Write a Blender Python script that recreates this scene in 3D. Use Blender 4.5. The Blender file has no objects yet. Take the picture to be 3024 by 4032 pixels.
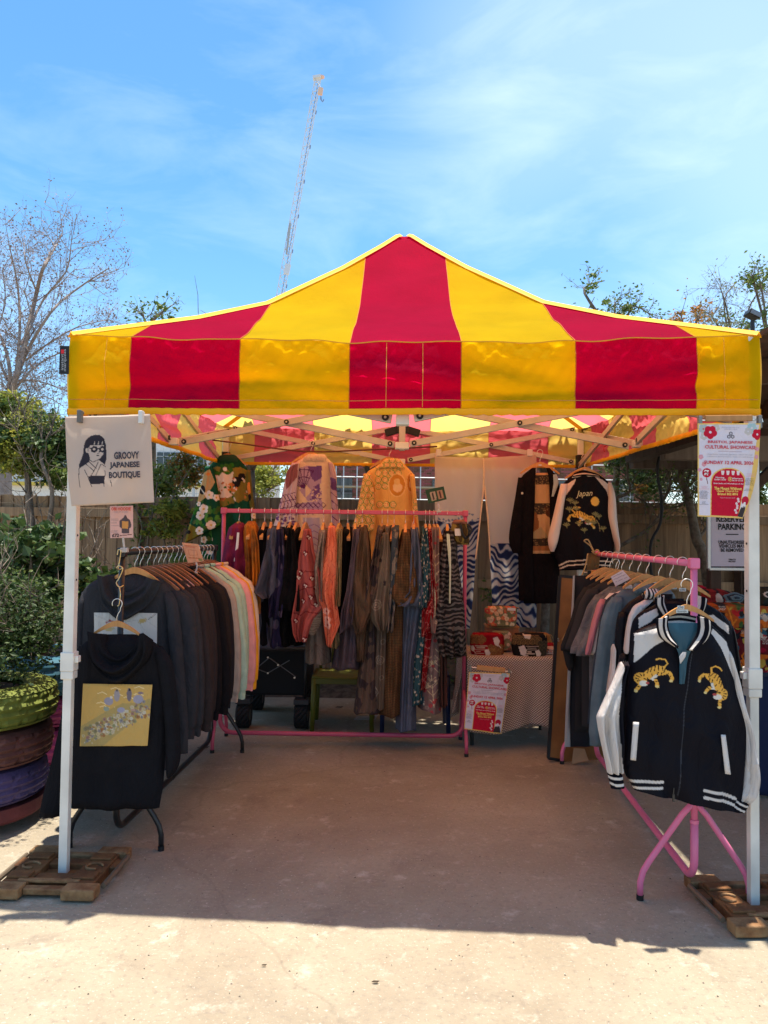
import bpy, math, random
import numpy as np
from mathutils import Vector, Matrix
SC = bpy.context.scene
COL = SC.collection
R = math.radians
# ------------------------------------------------------------------ camera
F, CX, CY = 2990.0, 1512.0, 2016.0          # focal length and centre in photograph pixels
EYE = 1.525
PITCH, ROLL = R(1.954), R(0.7)
_X = np.array([1., 0, 0]); _U = np.array([0, -math.sin(PITCH), math.cos(PITCH)]); _FW = np.array([0, math.cos(PITCH), math.sin(PITCH)])
_RT = math.cos(ROLL)*_X + math.sin(ROLL)*_U
_UP = -math.sin(ROLL)*_X + math.cos(ROLL)*_U
cam_d = bpy.data.cameras.new('camera'); cam = bpy.data.objects.new('camera', cam_d); COL.objects.link(cam)
cam_d.sensor_fit = 'VERTICAL'; cam_d.sensor_height = 36; cam_d.lens = 36*F/4032; cam_d.clip_start = .05; cam_d.clip_end = 2000
_M = Matrix.Identity(4)
for i in range(3):
    _M[i][0] = _RT[i]; _M[i][1] = _UP[i]; _M[i][2] = -_FW[i]
_M[2][3] = EYE
cam.matrix_world = _M
SC.camera = cam
# ------------------------------------------------------------------ sky, sun, exposure
SUNV = Vector((.08, .11, 1.0)).normalized()
w = bpy.data.worlds.new('World'); SC.world = w; w.use_nodes = True
nt = w.node_tree; N = nt.nodes; L = nt.links
bg = N['Background']
sky = N.new('ShaderNodeTexSky'); sky.sky_type = 'NISHITA'; sky.sun_disc = False
sky.sun_elevation = math.asin(SUNV.z); sky.sun_rotation = math.atan2(SUNV.x, SUNV.y); sky.altitude = 20; sky.air_density = 1.0; sky.dust_density = .4; sky.ozone_density = 3.0
tc = N.new('ShaderNodeTexCoord'); mp = N.new('ShaderNodeMapping'); mp.inputs['Scale'].default_value = (2.6, 2.6, 7.5); mp.inputs['Rotation'].default_value = (.5, .35, .3); mp.inputs['Location'].default_value = (.4, 0, .2)
n1 = N.new('ShaderNodeTexNoise'); n1.inputs['Scale'].default_value = 1.6; n1.inputs['Detail'].default_value = 9; n1.inputs['Roughness'].default_value = .58; n1.inputs['Distortion'].default_value = .45
n2 = N.new('ShaderNodeTexNoise'); n2.inputs['Scale'].default_value = 1.1; n2.inputs['Detail'].default_value = 2
r1 = N.new('ShaderNodeMapRange'); r1.inputs[1].default_value = .45; r1.inputs[2].default_value = .95; r1.inputs[4].default_value = .24
r2 = N.new('ShaderNodeMapRange'); r2.inputs[1].default_value = .40; r2.inputs[2].default_value = .64; r2.interpolation_type = 'SMOOTHSTEP'; r2.inputs[4].default_value = .24
mp2 = N.new('ShaderNodeMapping'); mp2.inputs['Location'].default_value = (1.5, 1.0, .7)
mu = N.new('ShaderNodeMath'); mu.operation = 'ADD'; mu.use_clamp = True
mx = N.new('ShaderNodeMix'); mx.data_type = 'RGBA'; mx.inputs[7].default_value = (9.5, 10.2, 11, 1)
L.new(tc.outputs['Generated'], mp.inputs[0]); L.new(mp.outputs[0], n1.inputs['Vector']); L.new(tc.outputs['Generated'], mp2.inputs[0]); L.new(mp2.outputs[0], n2.inputs['Vector'])
L.new(n1.outputs['Fac'], r1.inputs[0]); L.new(n2.outputs['Fac'], r2.inputs[0]); L.new(r1.outputs[0], mu.inputs[0]); L.new(r2.outputs[0], mu.inputs[1])
L.new(mu.outputs[0], mx.inputs[0]); hsv = N.new('ShaderNodeHueSaturation'); hsv.inputs['Hue'].default_value = .492; hsv.inputs['Saturation'].default_value = 1.22; hsv.inputs['Value'].default_value = 1.35; L.new(sky.outputs[0], hsv.inputs['Color']); L.new(hsv.outputs[0], mx.inputs[6]); L.new(mx.outputs[2], bg.inputs[0])
bg.inputs[1].default_value = 0.074
sl = bpy.data.lights.new('sun', 'SUN'); sl.energy = 4.0; sl.angle = R(.8); sl.color = (1, .92, .79)
sun = bpy.data.objects.new('sun', sl); COL.objects.link(sun); sun.rotation_euler = SUNV.to_track_quat('Z', 'Y').to_euler(); sun.location = (0, 0, 30)
vs = SC.view_settings; vs.view_transform = 'Standard'; vs.look = 'None'; vs.exposure = 1.34; vs.gamma = 1
SC.cycles.max_bounces = 10; SC.cycles.diffuse_bounces = 5; SC.cycles.transmission_bounces = 6; SC.cycles.transparent_max_bounces = 12
SC.cycles.use_denoising = True
# ------------------------------------------------------------------ helpers: pixels to points
def at(px, py, D):
    """point at world depth y = D seen at photograph pixel (px, py); arrays allowed"""
    a = (np.asarray(px, float)-CX)/F; b = -(np.asarray(py, float)-CY)/F
    d = a[..., None]*_RT + b[..., None]*_UP + _FW
    s = np.asarray(D, float)/d[..., 1]
    P = d*s[..., None]; P[..., 2] += EYE
    return P
def on(px, py, z=0.):
    a = (px-CX)/F; b = -(py-CY)/F
    d = a*_RT + b*_UP + _FW
    s = (z-EYE)/d[2]; P = d*s; P[2] += EYE
    return P
def srgb(r, g, b):
    f = lambda c: (c/255/12.92 if c/255 <= .04045 else ((c/255+.055)/1.055)**2.4)
    return (f(r), f(g), f(b))
# ------------------------------------------------------------------ helpers: materials
MATS = {}
def mat(name, col=(.5, .5, .5), rough=.8, metal=0., var=0., vscale=12., bump=0., bscale=150., trans=0., vcol=False, spec=.3, island=0., kind=None, col2=None, kscale=40., sheen=0., coat=0., wave=None, coord='Object', alpha=1., backing=None, wr=0.):
    if name in MATS: return MATS[name]
    m = bpy.data.materials.new(name); m.use_nodes = True; MATS[name] = m
    t = m.node_tree; N = t.nodes; L = t.links
    b = N['Principled BSDF']; out = N['Material Output']
    b.inputs['Roughness'].default_value = rough; b.inputs['Metallic'].default_value = metal; b.inputs['Specular IOR Level'].default_value = spec
    if sheen: b.inputs['Sheen Weight'].default_value = sheen
    if coat: b.inputs['Coat Weight'].default_value = coat
    tc = N.new('ShaderNodeTexCoord'); co = tc.outputs[coord]
    rgb = N.new('ShaderNodeRGB'); rgb.outputs[0].default_value = (*col, 1); c = rgb.outputs[0]
    if vcol:
        a = N.new('ShaderNodeAttribute'); a.attribute_name = 'Col'; c = a.outputs['Color']
    def mixc(fac, A, B, blend='MIX'):
        x = N.new('ShaderNodeMix'); x.data_type = 'RGBA'; x.blend_type = blend
        if isinstance(fac, float): x.inputs[0].default_value = fac
        else: L.new(fac, x.inputs[0])
        for s, v in ((6, A), (7, B)):
            if isinstance(v, tuple): x.inputs[s].default_value = (*v[:3], 1)
            else: L.new(v, x.inputs[s])
        return x.outputs[2]
    def ramp(src, lo, hi, a=0., bb=1.):
        r = N.new('ShaderNodeMapRange'); r.inputs[1].default_value = lo; r.inputs[2].default_value = hi; r.inputs[3].default_value = a; r.inputs[4].default_value = bb
        L.new(src, r.inputs[0]); return r.outputs[0]
    if kind in ('dots', 'crackle', 'cells'):
        v = N.new('ShaderNodeTexVoronoi'); v.inputs['Scale'].default_value = kscale; L.new(co, v.inputs['Vector'])
        if kind == 'crackle': v.feature = 'DISTANCE_TO_EDGE'
        if kind == 'dots': c = mixc(ramp(v.outputs['Distance'], .30, .36, 1, 0), c, col2)
        elif kind == 'crackle': c = mixc(ramp(v.outputs['Distance'], .03, .06, 1, 0), c, col2)
        else:
            sx = N.new('ShaderNodeSeparateColor'); L.new(v.outputs['Color'], sx.inputs[0]); c = mixc(ramp(sx.outputs[0], .45, .5), c, col2)
    elif kind in ('stripe', 'waves'):
        v = N.new('ShaderNodeTexWave'); v.inputs['Scale'].default_value = kscale; L.new(co, v.inputs['Vector'])
        v.inputs['Distortion'].default_value = 0 if kind == 'stripe' else 9; v.inputs['Detail'].default_value = 2
        v.bands_direction = 'X' if kind == 'stripe' else 'Z'
        c = mixc(ramp(v.outputs['Fac'], .55, .65), c, col2)
    elif kind == 'check':
        for d in 'XZ':
            v = N.new('ShaderNodeTexWave'); v.inputs['Scale'].default_value = kscale; v.bands_direction = d; L.new(co, v.inputs['Vector'])
            c = mixc(ramp(v.outputs['Fac'], .55, .75, 0, .7), c, col2)
    elif kind == 'wood':
        mp = N.new('ShaderNodeMapping'); mp.inputs['Scale'].default_value = (kscale, kscale, kscale*.06) if coord == 'Object' else (1, 1, 1); L.new(co, mp.inputs[0])
        oi = N.new('ShaderNodeObjectInfo'); ad = N.new('ShaderNodeVectorMath'); ad.operation = 'ADD'; L.new(mp.outputs[0], ad.inputs[0])
        cmb = N.new('ShaderNodeMath'); cmb.operation = 'MULTIPLY'; cmb.inputs[1].default_value = 57.; L.new(oi.outputs['Random'], cmb.inputs[0]); L.new(cmb.outputs[0], ad.inputs[1])
        v = N.new('ShaderNodeTexNoise'); v.inputs['Scale'].default_value = 1.; v.inputs['Detail'].default_value = 6; v.inputs['Distortion'].default_value = 1.2; L.new(ad.outputs[0], v.inputs['Vector'])
        c = mixc(ramp(v.outputs['Fac'], .35, .68), c, col2)
        hs = N.new('ShaderNodeHueSaturation'); L.new(ramp(oi.outputs['Random'], 0, 1, .75, 1.2), hs.inputs['Value']); L.new(c, hs.inputs['Color']); c = hs.outputs[0]
    elif kind == 'noise':
        v = N.new('ShaderNodeTexNoise'); v.inputs['Scale'].default_value = kscale; v.inputs['Detail'].default_value = 7; v.inputs['Roughness'].default_value = .6; L.new(co, v.inputs['Vector'])
        c = mixc(ramp(v.outputs['Fac'], .38, .64), c, col2)
    if var:
        v = N.new('ShaderNodeTexNoise'); v.inputs['Scale'].default_value = vscale; v.inputs['Detail'].default_value = 5; L.new(co, v.inputs['Vector'])
        hs = N.new('ShaderNodeHueSaturation'); L.new(ramp(v.outputs['Fac'], .25, .75, 1-var, 1+var), hs.inputs['Value']); L.new(c, hs.inputs['Color']); c = hs.outputs[0]
    if island:
        g = N.new('ShaderNodeNewGeometry'); hs = N.new('ShaderNodeHueSaturation')
        L.new(ramp(g.outputs['Random Per Island'], 0, 1, 1-island, 1+island), hs.inputs['Value']); L.new(ramp(g.outputs['Random Per Island'], 0, 1, .53, .47), hs.inputs['Hue']); L.new(c, hs.inputs['Color']); c = hs.outputs[0]
    if backing:
        g = N.new('ShaderNodeNewGeometry'); c = mixc(g.outputs['Backfacing'], c, backing)
    L.new(c, b.inputs['Base Color'])
    if bump:
        v = N.new('ShaderNodeTexNoise'); v.inputs['Scale'].default_value = bscale; v.inputs['Detail'].default_value = 4; L.new(co, v.inputs['Vector'])
        bp = N.new('ShaderNodeBump'); bp.inputs['Strength'].default_value = bump; bp.inputs['Distance'].default_value = .01; L.new(v.outputs['Fac'], bp.inputs['Height']); nrm = bp.outputs[0]
        if wr:
            mp2 = N.new('ShaderNodeMapping'); mp2.inputs['Scale'].default_value = (16, 16, 7); L.new(co, mp2.inputs[0]); v2 = N.new('ShaderNodeTexNoise'); v2.inputs['Scale'].default_value = 1.; v2.inputs['Detail'].default_value = 3; v2.inputs['Distortion'].default_value = 1.4; L.new(mp2.outputs[0], v2.inputs['Vector'])
            b2 = N.new('ShaderNodeBump'); b2.inputs['Strength'].default_value = wr; b2.inputs['Distance'].default_value = .05; L.new(v2.outputs['Fac'], b2.inputs['Height']); L.new(nrm, b2.inputs['Normal']); nrm = b2.outputs[0]
        L.new(nrm, b.inputs['Normal'])
    if alpha < 1: b.inputs['Alpha'].default_value = alpha
    if trans:
        tr = N.new('ShaderNodeBsdfTranslucent'); L.new(c, tr.inputs['Color']); ms = N.new('ShaderNodeMixShader'); ms.inputs[0].default_value = trans
        L.new(b.outputs[0], ms.inputs[1]); L.new(tr.outputs[0], ms.inputs[2]); L.new(ms.outputs[0], out.inputs[0])
    return m
# ------------------------------------------------------------------ helpers: objects
BASE = {}
def prop(o, label=None, cat=None, group=None, kind=None):
    if label: o['label'] = label
    if cat: o['category'] = cat
    if group: o['group'] = group
    if kind: o['kind'] = kind
    return o
def thing(name, label, cat, loc=(0, 0, 0), group=None, kind=None):
    o = bpy.data.objects.new(name, None); COL.objects.link(o); o.location = [float(v) for v in loc]; o.empty_display_size = .05
    BASE[o] = np.array(o.location)
    return prop(o, label, cat, group, kind)
def link(name, me, parent=None, loc=None, rot=None, label=None, kind=None):
    o = bpy.data.objects.new(name, me); COL.objects.link(o)
    if parent is not None: o.parent = parent
    if loc is not None: o.location = [float(v) for v in loc]
    if rot is not None: o.rotation_euler = rot
    BASE[o] = np.zeros(3)
    return prop(o, label, kind=kind)
def worldbase(o):
    b = np.zeros(3)
    while o is not None:
        b = b + np.array(o.location); o = o.parent
    return b
def mkmesh(name, V, Fc, mats, mi=None, smooth=True, col=None):
    me = bpy.data.meshes.new(name); me.from_pydata([tuple(map(float, v)) for v in V], [], Fc)
    for m in (mats if isinstance(mats, (list, tuple)) else [mats]): me.materials.append(m)
    if mi is not None: me.polygons.foreach_set('material_index', np.asarray(mi, np.int32))
    if smooth: me.polygons.foreach_set('use_smooth', np.ones(len(me.polygons), bool))
    if col is not None:
        a = me.color_attributes.new('Col', 'FLOAT_COLOR', 'POINT'); c = np.ones((len(V), 4), np.float32); c[:, :3] = col; a.data.foreach_set('color', c.ravel())
    me.update(); return me
class MB:
    def __init__(s): s.V = []; s.F = []; s.I = []; s.n = 0
    def add(s, V, Fc, mi=0):
        V = np.asarray(V, float).reshape(-1, 3); s.V.append(V); s.F += [tuple(int(i)+s.n for i in f) for f in Fc]; s.I += [mi]*len(Fc); s.n += len(V); return s
    def box(s, c, d, rz=0., ry=0., mi=0, rx=0.):
        x, y, z = [v/2 for v in d]
        V = np.array([(-x, -y, -z), (x, -y, -z), (x, y, -z), (-x, y, -z), (-x, -y, z), (x, -y, z), (x, y, z), (-x, y, z)])
        if rx or ry or rz:
            M = np.array((Matrix.Rotation(rz, 3, 'Z') @ Matrix.Rotation(ry, 3, 'Y') @ Matrix.Rotation(rx, 3, 'X')))
            V = V @ M.T
        return s.add(V+np.asarray(c, float), [(0, 3, 2, 1), (4, 5, 6, 7), (0, 1, 5, 4), (1, 2, 6, 5), (2, 3, 7, 6), (3, 0, 4, 7)], mi)
    def tube(s, P, r, n=10, mi=0, cap=True, sq=None):
        P = [np.asarray(p, float) for p in P]; m = len(P); rr = r if hasattr(r, '__len__') else [r]*m
        t0 = P[1]-P[0]; t0 = t0/np.linalg.norm(t0); up = np.array([0, 0, 1.]) if abs(t0[2]) < .9 else np.array([1., 0, 0])
        a = np.cross(t0, up); a /= np.linalg.norm(a); V = []
        for i in range(m):
            t = P[min(i+1, m-1)]-P[max(i-1, 0)]; t = t/(np.linalg.norm(t)+1e-12)
            a = a-t*a.dot(t); a /= (np.linalg.norm(a)+1e-12); b = np.cross(t, a)
            for k in range(n):
                th = 2*math.pi*(k+.5)/n
                if sq: # rectangular tube: half sizes
                    ca, sb = [(1, 1), (-1, 1), (-1, -1), (1, -1)][k]; V.append(P[i]+a*ca*sq[0]+b*sb*sq[1])
                else: V.append(P[i]+(a*math.cos(th)+b*math.sin(th))*rr[i])
        Fc = [(i*n+k, i*n+(k+1) % n, (i+1)*n+(k+1) % n, (i+1)*n+k) for i in range(m-1) for k in range(n)]
        if cap: Fc += [tuple(range(n-1, -1, -1)), tuple((m-1)*n+k for k in range(n))]
        return s.add(V, Fc, mi)
    def bar(s, A, B, w, h): return s.tube([A, B], 0, 4, sq=(w/2, h/2))
    def grid(s, G, mi=0, flip=False):
        G = np.asarray(G, float); m, n = G.shape[:2]
        Fc = [(i*n+j, i*n+j+1, (i+1)*n+j+1, (i+1)*n+j) for i in range(m-1) for j in range(n-1)]
        if flip: Fc = [f[::-1] for f in Fc]
        return s.add(G.reshape(-1, 3), Fc, mi)
    def prism(s, poly, d, fn, mi=0):
        """extrude a convex or simple outline; fn maps (x, y, depth) to a point"""
        n = len(poly); V = [fn(x, y, 0) for x, y in poly]+[fn(x, y, d) for x, y in poly]
        return s.add(V, [tuple(range(n)), tuple(range(2*n-1, n-1, -1))]+[(i, i+n, (i+1) % n+n, (i+1) % n) for i in range(n)], mi)
    def lathe(s, prof, c, n=32, mi=0, fr=None):
        V = []
        for i in range(n):
            th = 2*math.pi*i/n
            for k, (r, z) in enumerate(prof):
                rr = r+(fr(k, i) if fr else 0); V.append((c[0]+rr*math.cos(th), c[1]+rr*math.sin(th), c[2]+z))
        m = len(prof)
        return s.add(V, [(i*m+k, ((i+1) % n)*m+k, ((i+1) % n)*m+k+1, i*m+k+1) for i in range(n) for k in range(m-1)], mi)
    def build(s, name, mats, parent=None, smooth=False, bevel=0., label=None, kind=None, local=False, solid=0.):
        V = np.concatenate(s.V) if s.V else np.zeros((0, 3))
        if parent is not None and not local: V = V-worldbase(parent)
        me = mkmesh(name, V, s.F, mats, s.I, smooth)
        o = link(name, me, parent, label=label, kind=kind)
        if solid: md = o.modifiers.new('solid', 'SOLIDIFY'); md.thickness = solid; md.offset = 0
        if bevel: md = o.modifiers.new('bevel', 'BEVEL'); md.width = bevel; md.segments = 2; md.limit_method = 'ANGLE'
        return o
def sinn(x, y, seed, f=1., n=6):
    g = np.random.default_rng(seed); o = 0
    for k in range(n):
        a = g.uniform(0, 2*np.pi); q = f*2**g.uniform(-.7, .9); o = o+np.sin((np.cos(a)*x+np.sin(a)*y)*q*2*np.pi+g.uniform(0, 6.3))/n**.5
    return o
# ------------------------------------------------------------------ helpers: painted prints (pixel coordinates of the photograph)
def inpoly(X, Y, pts):
    r = np.zeros(X.shape, bool); n = len(pts)
    for i in range(n):
        (x1, y1), (x2, y2) = pts[i], pts[(i+1) % n]
        if y1 == y2: continue
        c = ((y1 > Y) != (y2 > Y)) & (X < (x2-x1)*(Y-y1)/(y2-y1)+x1); r ^= c
    return r
def onlinem(X, Y, pts, w):
    r = np.zeros(X.shape, bool)
    for (x1, y1), (x2, y2) in zip(pts[:-1], pts[1:]):
        dx, dy = x2-x1, y2-y1; t = np.clip(((X-x1)*dx+(Y-y1)*dy)/(dx*dx+dy*dy+1e-9), 0, 1)
        r |= (X-x1-t*dx)**2+(Y-y1-t*dy)**2 < (w/2)**2
    return r
def paint(X, Y, base, ops):
    C = np.empty(X.shape+(3,)); C[:] = base
    for op in ops:
        k = op[0]
        if k == 'p': m = inpoly(X, Y, op[1])
        elif k == 'e':
            (cx, cy, rx, ry), rot = op[1], (op[3] if len(op) > 3 else 0); c, s = math.cos(rot), math.sin(rot); dx, dy = X-cx, Y-cy
            m = ((dx*c+dy*s)/rx)**2+((-dx*s+dy*c)/ry)**2 < 1
        elif k == 'l': m = onlinem(X, Y, op[1], op[3])
        elif k == 'f': m = op[1](X, Y)
        C[m] = op[2]
    return C
def flower(cx, cy, r, col, mid, n=5, rot=0.):
    o = [('e', (cx+.55*r*math.cos(rot+6.283*i/n), cy+.55*r*math.sin(rot+6.283*i/n), .5*r, .5*r), col) for i in range(n)]
    return o+[('e', (cx, cy, .25*r, .25*r), mid)]
# ------------------------------------------------------------------ helpers: hanging cloth traced as rows (y, x_left, x_right[, y_right])
def foldf(U, V, seed, amp, fr=(1.2, 4.)):
    g = np.random.default_rng(seed); o = 0
    for k in range(4):
        f = g.uniform(*fr); o = o+np.sin(2*np.pi*(f*U+g.uniform(-.8, .8)*V+.15*np.sin(5*V+g.uniform(0, 6)))+g.uniform(0, 6.3))*g.uniform(.4, 1)
    o = o+.5*np.sin(2*np.pi*(g.uniform(2, 4)*V+g.uniform(-1.5, 1.5)*U)+g.uniform(0, 6))
    return amp*o*(.3+.7*V)*.6
def strip(name, rows, D, material, parent, t=.03, fold=.01, seed=0, base=None, ops=None, px=14., nu=None, nv=None, p=2.6, tilt=0., bulge=None, back=True, label=None, wob=0., fr=(1.2, 4.), smoothrows=True, hemwave=0., bt=None):
    rows = sorted(rows); ys = np.array([r[0] for r in rows], float); xl = np.array([r[1] for r in rows], float); xr = np.array([r[2] for r in rows], float)
    yr = np.array([(r[3] if len(r) > 3 else r[0]) for r in rows], float)
    nv = nv or max(6, int((max(ys.max(), yr.max())-ys.min())/px)); nu = nu or max(6, int((xr-xl).max()/px))
    Vp = np.linspace(0, 1, nv); yy = ys[0]+(ys[-1]-ys[0])*Vp
    def itp(a):
        o = np.interp(yy, ys, a)
        if smoothrows and nv > 12:
            k = max(1, nv//50); pad = np.concatenate([2*o[0]-o[k:0:-1], o, 2*o[-1]-o[-2:-k-2:-1]]); o = np.convolve(pad, np.ones(2*k+1)/(2*k+1), 'valid')
        return o
    XL, XR, YR = itp(xl), itp(xr), itp(yr)
    def sheet(nu_, sgn, tt, fo):
        U, V = np.meshgrid(np.linspace(0, 1, nu_), Vp)
        PX = XL[:, None]+(XR-XL)[:, None]*U; PY = yy[:, None]+(YR-yy)[:, None]*U
        if hemwave: PY = PY+hemwave*V**6*np.sin(U*9+seed)
        if wob: PX = PX+wob*np.sin(V*11+seed)*V
        prof = np.sqrt(np.clip(1-np.abs(2*U-1)**p, 0, 1)); edge = np.minimum(1, np.minimum(V*nv/3.+.15, (1-V)*nv/3.+.45))
        P = at(PX, PY, np.full(PX.shape, float(D)))
        P[..., 1] += -sgn*tt*prof*edge + foldf(U, V, seed, fo, fr)*(.4+.6*prof) + tilt*(U-.5)
        if bulge is not None: P[..., 1] += bulge(PX, PY, U, V)
        return P, PX, PY
    P, PX, PY = sheet(nu, 1, t, fold)
    mb = MB(); mb.grid(P)
    nb = 0
    if back:
        B, _, _ = sheet(max(6, nu//5), -1, bt if bt is not None else t, fold*.4); mb.grid(B, flip=True); nb = B.shape[0]*B.shape[1]
    col = None
    V = np.concatenate(mb.V)-(worldbase(parent) if parent is not None else 0)
    if base is not None:
        C = paint(PX, PY, base, ops or []).reshape(-1, 3)
        col = np.concatenate([C, np.tile(np.array(base), (nb, 1))]) if nb else C
    me = mkmesh(name, V, mb.F, material, None, True, col)
    return link(name, me, parent, label=label)
TEXTS = []
def text(parent, body, cx, cy, w, h, D, material, rot=0., name='lettering', bold=0., shear=0.):
    """lettering fitted to a box of w x h photograph pixels around (cx, cy), lying at depth D (number or function)"""
    c = bpy.data.curves.new('lettering', 'FONT'); c.body = body; c.align_x = 'CENTER'; c.offset = bold; c.shear = shear; c.resolution_u = 2; c.space_line = .95
    o = bpy.data.objects.new('lettering_source', c); COL.objects.link(o)
    TEXTS.append((o, parent, cx, cy, w, h, D, material, rot, name))
def flush_texts():
    bpy.context.view_layer.update(); dg = bpy.context.evaluated_depsgraph_get(); groups = {}
    for (o, parent, cx, cy, w, h, D, material, rot, name) in TEXTS:
        e = o.evaluated_get(dg); me = e.to_mesh()
        V = np.array([v.co[:] for v in me.vertices]); Fc = [tuple(p.vertices) for p in me.polygons]; e.to_mesh_clear()
        if len(V):
            lo, hi = V.min(0), V.max(0); sx = w/(hi[0]-lo[0]); sy = h/(hi[1]-lo[1])
            x = (V[:, 0]-(lo[0]+hi[0])/2)*sx; y = -(V[:, 1]-(lo[1]+hi[1])/2)*sy
            c, s = math.cos(rot), math.sin(rot); px = cx+x*c-y*s; py = cy+x*s+y*c
            d = D(px, py) if callable(D) else np.full(px.shape, float(D))
            mb = groups.setdefault((parent, material, name), MB()); mb.add(at(px, py, d), Fc)
        cu = o.data; bpy.data.objects.remove(o); bpy.data.curves.remove(cu)
    for (parent, material, name), mb in groups.items(): mb.build(name, material, parent)
    TEXTS.clear()
def pxpoly(mb, pts, D, th=.0, mi=0):
    """flat outline given in pixels laid at depth D (number or function), optional thickness backwards"""
    pts = np.array(pts, float); d = D(pts[:, 0], pts[:, 1]) if callable(D) else np.full(len(pts), float(D))
    P = at(pts[:, 0], pts[:, 1], d); n = len(pts)
    if th:
        Q = P.copy(); Q[:, 1] += th
        mb.add(np.concatenate([P, Q]), [tuple(range(n)), tuple(range(2*n-1, n-1, -1))]+[(i, i+n, (i+1) % n+n, (i+1) % n) for i in range(n)], mi)
    else: mb.add(P, [tuple(range(n))], mi)
def ell(cx, cy, rx, ry, n=20, rot=0.):
    return [(cx+rx*math.cos(a)*math.cos(rot)-ry*math.sin(a)*math.sin(rot), cy+rx*math.cos(a)*math.sin(rot)+ry*math.sin(a)*math.cos(rot)) for a in np.linspace(0, 2*math.pi, n, endpoint=False)]
# ================================================================== setting
def ground_mat():
    m = bpy.data.materials.new('concrete'); m.use_nodes = True; t = m.node_tree; N = t.nodes; L = t.links; b = N['Principled BSDF']
    tc = N.new('ShaderNodeTexCoord'); co = tc.outputs['Object']
    def noise(sc, det=6, rg=.6, dist=0.):
        v = N.new('ShaderNodeTexNoise'); v.inputs['Scale'].default_value = sc; v.inputs['Detail'].default_value = det; v.inputs['Roughness'].default_value = rg; v.inputs['Distortion'].default_value = dist; L.new(co, v.inputs['Vector']); return v.outputs['Fac']
    def ramp(s, lo, hi, a=0., bb=1.):
        r = N.new('ShaderNodeMapRange'); r.inputs[1].default_value = lo; r.inputs[2].default_value = hi; r.inputs[3].default_value = a; r.inputs[4].default_value = bb; L.new(s, r.inputs[0]); return r.outputs[0]
    def mix(f, A, B):
        x = N.new('ShaderNodeMix'); x.data_type = 'RGBA'; L.new(f, x.inputs[0])
        for s, v in ((6, A), (7, B)):
            if isinstance(v, tuple): x.inputs[s].default_value = (*v, 1)
            else: L.new(v, x.inputs[s])
        return x.outputs[2]
    c = mix(ramp(noise(1.3, 5), .3, .7), (.25, .208, .148), (.35, .30, .22))
    c = mix(ramp(noise(.55, 8, .65, .6), .50, .66, 0, .6), c, (.19, .15, .115)); c = mix(ramp(noise(2.2, 7, .7, .4), .56, .66, 0, .45), c, (.17, .135, .105)); c = mix(ramp(noise(4.5, 5, .6), .62, .7, 0, .5), c, (.46, .41, .33))       # damp-looking stains
    c = mix(ramp(noise(38, 4, .7), .52, .72, 0, .7), c, (.20, .165, .13))                   # exposed aggregate
    c = mix(ramp(noise(75, 3, .7), .60, .72, 0, .8), c, (.56, .50, .42))
    c = mix(ramp(noise(9, 6, .75), .56, .72, 0, .5), c, (.50, .45, .37))
    v = N.new('ShaderNodeTexVoronoi'); v.feature = 'DISTANCE_TO_EDGE'; v.inputs['Scale'].default_value = .33
    w2 = N.new('ShaderNodeTexNoise'); w2.inputs['Scale'].default_value = 2.5; w2.inputs['Detail'].default_value = 6; L.new(co, w2.inputs['Vector'])
    va = N.new('ShaderNodeVectorMath'); va.operation = 'MULTIPLY_ADD'; va.inputs[1].default_value = (.35, .35, .35); L.new(w2.outputs['Color'], va.inputs[0]); L.new(co, va.inputs[2]); L.new(va.outputs[0], v.inputs['Vector'])
    crack = ramp(v.outputs['Distance'], .001, .004, .18, 0)
    c = mix(crack, c, (.10, .08, .06))
    L.new(c, b.inputs['Base Color']); b.inputs['Roughness'].default_value = .85; b.inputs['Specular IOR Level'].default_value = .25
    h = N.new('ShaderNodeMath'); h.operation = 'ADD'; L.new(noise(60, 5, .7), h.inputs[0]); L.new(noise(11, 4), h.inputs[1])
    bp = N.new('ShaderNodeBump'); bp.inputs['Strength'].default_value = .55; bp.inputs['Distance'].default_value = .012; L.new(h.outputs[0], bp.inputs['Height']); L.new(bp.outputs[0], b.inputs['Normal'])
    return m
g = MB(); g.grid(np.array([[(x, y, 0) for x in (-300, -6, 6, 300)] for y in (-200, 0, 9, 600)])); prop(g.build('ground', ground_mat()), 'pale concrete yard floor with mottled stains', kind='structure')
# planting bed along the fence
soil = mat('soil', (.045, .032, .022), .95, kind='noise', col2=(.11, .085, .06), kscale=14, bump=.9, bscale=30)
G = np.array([[(x, y, .02+.05*min(1, (y-7.25)*3)+.02*math.sin(x*7+y*9)) for x in np.linspace(-6, 6, 90)] for y in np.linspace(7.25, 8.1, 12)]); G[0, :, 2] = -.01
mb = MB(); mb.grid(G); prop(mb.build('planting_bed', soil, smooth=True), 'dark soil strip along the fence foot', kind='structure')
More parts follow.
